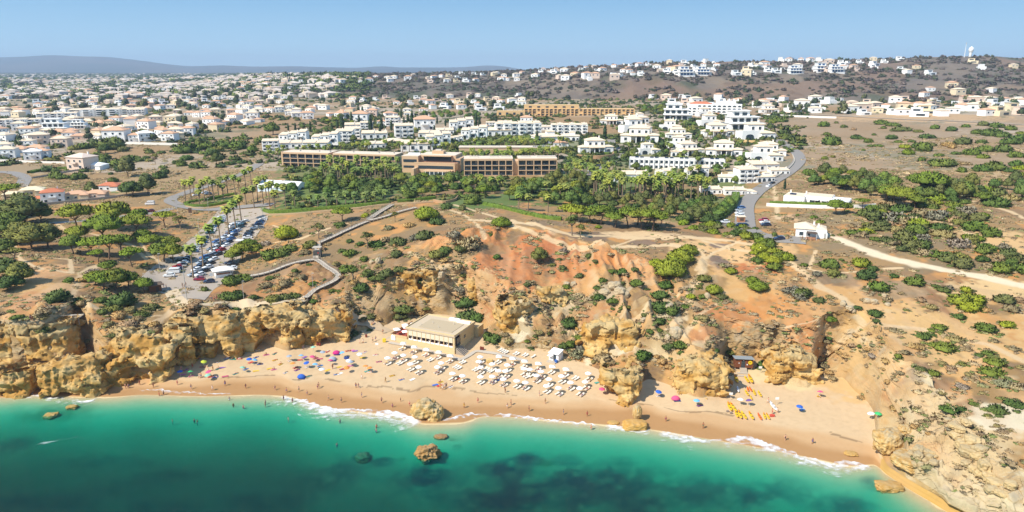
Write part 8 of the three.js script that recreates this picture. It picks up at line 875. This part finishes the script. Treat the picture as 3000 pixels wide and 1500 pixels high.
// ---------------------------------------------------------------- uncountable cover: tufts, hill scrub, greenery, far town, foam
function spot(k0, k1, r, test) {   // a random place on the loft between two lines, even per area
  const i0 = segOf.indexOf(k0), i1 = segOf.lastIndexOf(k1);
  for (let g = 0; g < 60; g++) {
    const u = lerp(-0.86, 0.92, r()), f = (u - U0) / (U1 - U0) * NU, j = Math.floor(f), t = f - j, i = i0 + Math.floor(r() * (i1 - i0)), s = r();
    const [d0, h0] = column(u, i), [d1, h1] = column(u, i + 1), len = Math.hypot(d1 - d0, h1 - h0), ref = test.ref; if (r() > len * d0 / ref) continue;
    const d = lerp(d0, d1, s), h = lerp(h0, h1, s), o = (i * (NU + 1) + j) * 3, c = [COL[o], COL[o + 1], COL[o + 2]], slope = Math.abs(h1 - h0) / Math.max(0.05, Math.abs(d1 - d0));
    if (test.ok(u * d, h, -d, c, slope, r, u)) return [u * d, h, -d, c];
  }
  return null;
}
function cover(name, label, cat, geo, mats, n, seed, k0, k1, test, size, tint) {
  const r = rng(seed), list = []; for (let i = 0; i < n; i++) { const p = spot(k0, k1, r, test); if (p) list.push(p); }
  const m = new THREE.InstancedMesh(geo, mats, list.length), o = new THREE.Object3D(), c = new THREE.Color();
  list.forEach((p, i) => { const s = size(r, p); o.position.set(p[0], p[1] - s * 0.05, p[2]); o.rotation.set(0, r() * 6.283, 0); o.scale.set(s * (0.8 + r() * 0.5), s * (0.5 + r() * 0.5), s * (0.8 + r() * 0.5)); o.updateMatrix(); m.setMatrixAt(i, o.matrix); const q = tint(r, p); c.setRGB(...q); m.setColorAt(i, c); });
  tag(top(m, name), label, cat, null, 'stuff'); return m;
}
const tuftGeo = foliage([[0, 0.08, 0, 0.7, 0.26, 0.7], [0.45, 0.05, 0.3, 0.5, 0.2, 0.5], [-0.4, 0.05, 0.35, 0.45, 0.2, 0.45]], 60, 0.26, 71, { core: 0.9, detail: 1, flat: 0.2, tone: 0.3, up: 3 }), bushGeo = foliage([[0, 0.4, 0, 0.8, 0.6, 0.8], [0.5, 0.3, 0.3, 0.5, 0.42, 0.5], [-0.4, 0.3, -0.3, 0.5, 0.45, 0.5]], 70, 0.5, 72, { core: 0.85, detail: 1, flat: 0.2, tone: 0.35 });
const COVER = new THREE.MeshStandardMaterial({ color: '#ffffff', roughness: 0.95, vertexColors: true });
const lum = (c) => c[0] * 0.3 + c[1] * 0.6 + c[2] * 0.1, pick = (r, list) => { const c = lin(list[Math.floor(r() * list.length)]), k = 0.8 + r() * 0.45; return c.map((v) => v * k); };
const browns = ['#a08762', '#ad946c', '#967e5c', '#b49d72', '#8e8858', '#7f8648', '#9a8868', '#bda67a'], greens = ['#4e5f2a', '#5f6e30', '#46582c', '#6f7a34', '#57602f', '#3f5028', '#7c7a3c'];
cover('dry_scrub', 'low dry scrub and grass tufts on the slopes above the beach', 'scrub', tuftGeo, COVER, 9000, 801, 6, 7, { ref: 420, ok: (x, y, z, c, s, r, u) => { if (u > 0.44 && r() < 0.7) return false; const sat = (c[0] - c[2]) / c[0]; return s < 1.4 && r() < smooth(0.62, 0.24, lum(c)) * (sat > 0.66 ? 0.12 : 1) && noise(x / 9, z / 9, 91) + 0.5 * noise(x / 3, z / 3, 92) > 0.05; } }, (r) => 0.4 + r() * r() * 1.5, (r) => pick(r, browns));
cover('heath_scrub', 'brown heath scrub and straw tufts on the plateau', 'scrub', tuftGeo, COVER, 12000, 802, 8, 10, { ref: 1500, ok: (x, y, z, c, s, r, u) => r() < smooth(0.55, 0.26, lum(c)) && noise(x / 16, z / 16, 93) + 0.5 * noise(x / 5, z / 5, 94) > -0.1 && !(u > -0.36 && u < 0.28 && z < -350) && c[1] < c[0] * 1.0 }, (r) => 0.35 + r() * r() * 1.6, (r) => pick(r, browns));
cover('ridge_scrub', 'dark scrub covering the ridge behind the town', 'scrub', bushGeo, COVER, 15000, 803, 14, 15, { ref: 60000, ok: (x, y, z, c, s, r) => noise(x / 60, z / 60, 95) + 0.7 * noise(x / 22, z / 22, 96) > -0.35 }, (r) => 2.2 + r() * r() * 5, (r) => pick(r, ['#6a5c54', '#77675e', '#5c5448', '#4e5636', '#465232', '#625b46', '#7c6c64', '#54503f']));
cover('suburb_greenery', 'garden bushes and small trees filling the suburbs', 'greenery', bushGeo, COVER, 6500, 804, 11, 13, { ref: 14000, ok: (x, y, z, c, s, r, u) => (u < 0.42 || z < -900) && noise(x / 45, z / 45, 97) + 0.6 * noise(x / 14, z / 14, 98) > 0.0 }, (r) => 1.4 + r() * r() * 3.6, (r) => pick(r, greens));
cover('plain_greenery', 'dark trees dotted over the distant plain', 'greenery', bushGeo, COVER, 12000, 805, 14, 16, { ref: 160000, ok: (x, y, z, c, s, r, u) => u < -0.2 && noise(x / 160, z / 160, 99) + 0.6 * noise(x / 50, z / 50, 98) > -0.2 }, (r) => 4 + r() * r() * 9, (r) => pick(r, greens.slice(0, 5)));
cover('garden_undergrowth', 'green undergrowth and flower beds between the villas and hotel wings', 'greenery', bushGeo, COVER, 5200, 806, 9, 11, { ref: 3200, ok: (x, y, z, c, s, r, u) => u > -0.33 && u < 0.42 && z < -352 && z > -760 && u < 0.30 + (z + 760) * -0.0000 + smooth(-420, -700, z) * 0.07 && noise(x / 17, z / 17, 100) + 0.6 * noise(x / 6, z / 6, 101) > -0.12 }, (r) => 0.8 + r() * r() * 2.2, (r) => pick(r, greens));
cover('field_grass', 'straw tufts and dead grass over the dry fields', 'grass', tuftGeo, COVER, 7000, 808, 10, 11, { ref: 3200, ok: (x, y, z, c, s, r, u) => (u > 0.415 || u < -0.34) && !(Math.abs(u - 0.40 - smooth(-500, -800, z) * 0) < 0.02) && noise(x / 22, z / 22, 104) + 0.5 * noise(x / 7, z / 7, 105) > -0.1 }, (r) => 0.5 + r() * r() * 2.2, (r) => pick(r, ['#b59c74', '#a88e66', '#c2aa80', '#8f845a', '#9a8058']));
{ // ragged low growth round the shrubs
  const r = rng(811), list = []; for (const [x, z, R, kind] of SPOTS) { const n = Math.min(9, 3 + Math.round(R * 1.6)); for (let i = 0; i < n; i++) { const a = r() * 6.283, q = R * (0.75 + 0.7 * r()), X = x + Math.cos(a) * q, Zz = z + Math.sin(a) * q; list.push([X, ground(X, Zz), Zz, 0.3 + r() * 0.5 * Math.min(2.4, R) * 0.6, kind]); } }
  const m = new THREE.InstancedMesh(tuftGeo, COVER, list.length), o = new THREE.Object3D(), c = new THREE.Color();
  list.forEach(([x, y, z, q, kind], i) => { o.position.set(x, y, z); o.rotation.set(0, r() * 6.283, 0); o.scale.set(q * 1.3, q, q * 1.3); o.updateMatrix(); m.setMatrixAt(i, o.matrix); c.setRGB(...pick(r, 'be'.includes(kind) || r() < 0.45 ? browns : ['#6b7432', '#5c6a2e', '#7d7f3e', '#6a6c3c'])); m.setColorAt(i, c); });
  tag(top(m, 'shrub_fringe'), 'ragged low growth spreading round the shrubs', 'scrub', null, 'stuff');
}
{ // the distant town: houses too far to tell apart
  const g = mergeGeometries([new THREE.BoxGeometry(1, 0.5, 0.8).translate(0, 0.2, 0), (() => { const q = new THREE.ConeGeometry(0.72, 0.2, 4).rotateY(Math.PI / 4).scale(1, 1, 0.82).translate(0, 0.55, 0); return q; })()].map((q) => { const c = q.toNonIndexed(); c.deleteAttribute('uv'); const n = c.attributes.position.count, w = c.attributes.position.array, a = new Float32Array(n * 3); for (let i = 0; i < n; i++) { const roof = w[i * 3 + 1] > 0.449 ? 1 : 0; a.set(roof ? [0.85, 0.72, 0.6] : [1, 1, 1], i * 3); } c.setAttribute('color', new THREE.BufferAttribute(a, 3)); return c; }));
  cover('distant_town', 'countless pale houses of the distant town on the plain', 'town', g, COVER, 2600, 807, 14, 16, { ref: 150000, ok: (x, y, z, c, s, r, u) => u < -0.24 && z > -8500 && noise(x / 300, z / 300, 102) + 0.5 * noise(x / 90, z / 90, 103) > -0.15 }, (r) => 13 + r() * 12, (r) => { const k = 0.58 + r() * 0.28; return r() < 0.8 ? [k, k * 0.97, k * 0.93] : [k * 0.9, k * 0.8, k * 0.68]; });
}
// foam: thin sheets of froth along the waterline, broken up by their own clear gaps
function foam(label, list, w0, w1, dens, seed, seaward = 1) {
  const v = list.map(([x, y]) => { const { u, s } = ray(x, y), d = -CAM_H / s; return P3(u * d, 0, -d); }), pts = new THREE.CatmullRomCurve3(v, false, 'centripetal').getSpacedPoints(Math.round(v.reduce((a, p, i) => a + (i ? p.distanceTo(v[i - 1]) : 0), 0) / 0.35)), m = 26, P_ = [], C_ = [], idx = [];
  pts.forEach((p, i) => { const [nx, nz] = norm2(pts, i), sgn = nz > 0 ? 1 : -1, W = lerp(w0, w1, 0.5 + 0.5 * noise(i / 22, seed, 1)), edge = 0.5 * noise(i / 5, seed, 2) + 0.35 * noise(i / 1.7, seed, 3); for (let k = 0; k <= m; k++) { const q = k / m, x = p.x + nx * sgn * (q * W + edge - 0.3), z = p.z + nz * sgn * (q * W + edge - 0.3), y = Math.max(0.07, ground(x, z) + 0.05); const n = fbm(x / 1.1, z / 0.8, seed, 4) + 0.5 * fbm(x / 4, z / 3, seed + 3, 2), fade = Math.pow(1 - q, 1.3); P_.push(x, y, z); C_.push(1, 1, 1, clamp((fade * 1.15 - 0.38 + n * 1.05) * 1.0) * dens * 0.9 * smooth(0, 6, Math.min(i, pts.length - 1 - i)) * (q < 0.04 ? 0.7 : 1)); } });
  for (let i = 0; i + 1 < pts.length; i++) for (let k = 0; k < m; k++) { const a = i * (m + 1) + k; idx.push(a, a + 1, a + m + 2, a, a + m + 2, a + m + 1); }
  const g = new THREE.BufferGeometry(); g.setAttribute('position', new THREE.Float32BufferAttribute(P_, 3)); g.setAttribute('color', new THREE.Float32BufferAttribute(C_, 4)); g.setIndex(idx); g.computeVertexNormals();
  tag(top(new THREE.Mesh(g, FOAM), 'surf_foam'), label, 'foam', null, 'stuff');
}
const FOAM = new THREE.MeshStandardMaterial({ color: '#f3f1ee', roughness: 0.9, transparent: true, vertexColors: true, side: THREE.DoubleSide });
foam('white foam running up the wet sand towards the cleft rock', [[820, 1160], [880, 1172], [930, 1188], [1000, 1200], [1080, 1203], [1150, 1207], [1200, 1222], [1240, 1238]], 4, 9, 1, 11);
foam('thick white breaking foam east of the cleft rock', [[1270, 1236], [1320, 1226], [1380, 1214], [1430, 1216], [1500, 1219], [1580, 1228], [1680, 1238], [1760, 1246]], 1.6, 3.4, 1, 12);
foam('splash of foam at the yellow ledge', [[1770, 1244], [1810, 1248], [1840, 1256], [1870, 1262], [1900, 1252]], 2.4, 5.6, 1, 13);
foam('lacy foam along the kayak beach', [[1930, 1262], [2000, 1276], [2060, 1288], [2120, 1290], [2180, 1284], [2250, 1303], [2330, 1330]], 4, 8, 0.85, 14);
foam('foam curling into the corner by the headland', [[2300, 1322], [2380, 1345], [2440, 1358], [2480, 1352], [2540, 1366], [2560, 1376]], 4, 8, 0.95, 15);
foam('foam round the foot of the surf blocks', [[20, 1156], [60, 1152], [110, 1160], [180, 1168], [250, 1176], [290, 1168]], 1.6, 4.2, 1, 16);
foam('thin foam line on the sand beside the surf blocks', [[400, 1148], [430, 1146], [470, 1146], [520, 1152], [680, 1156]], 0.6, 1.8, 0.7, 17);
foam('faint foam trail beyond the breaking wave', [[940, 1212], [1000, 1216], [1080, 1220], [1150, 1230], [1220, 1246]], 1.2, 3.2, 0.7, 18);
foam('foam streaks drifting far from the beach', [[105, 1307], [140, 1296], [190, 1288], [250, 1282]], 0.5, 1.5, 0.35, 19);
scene.fog = new THREE.FogExp2(new THREE.Color(0.64, 0.79, 0.97), 0.00007);
renderer.render(scene, camera);
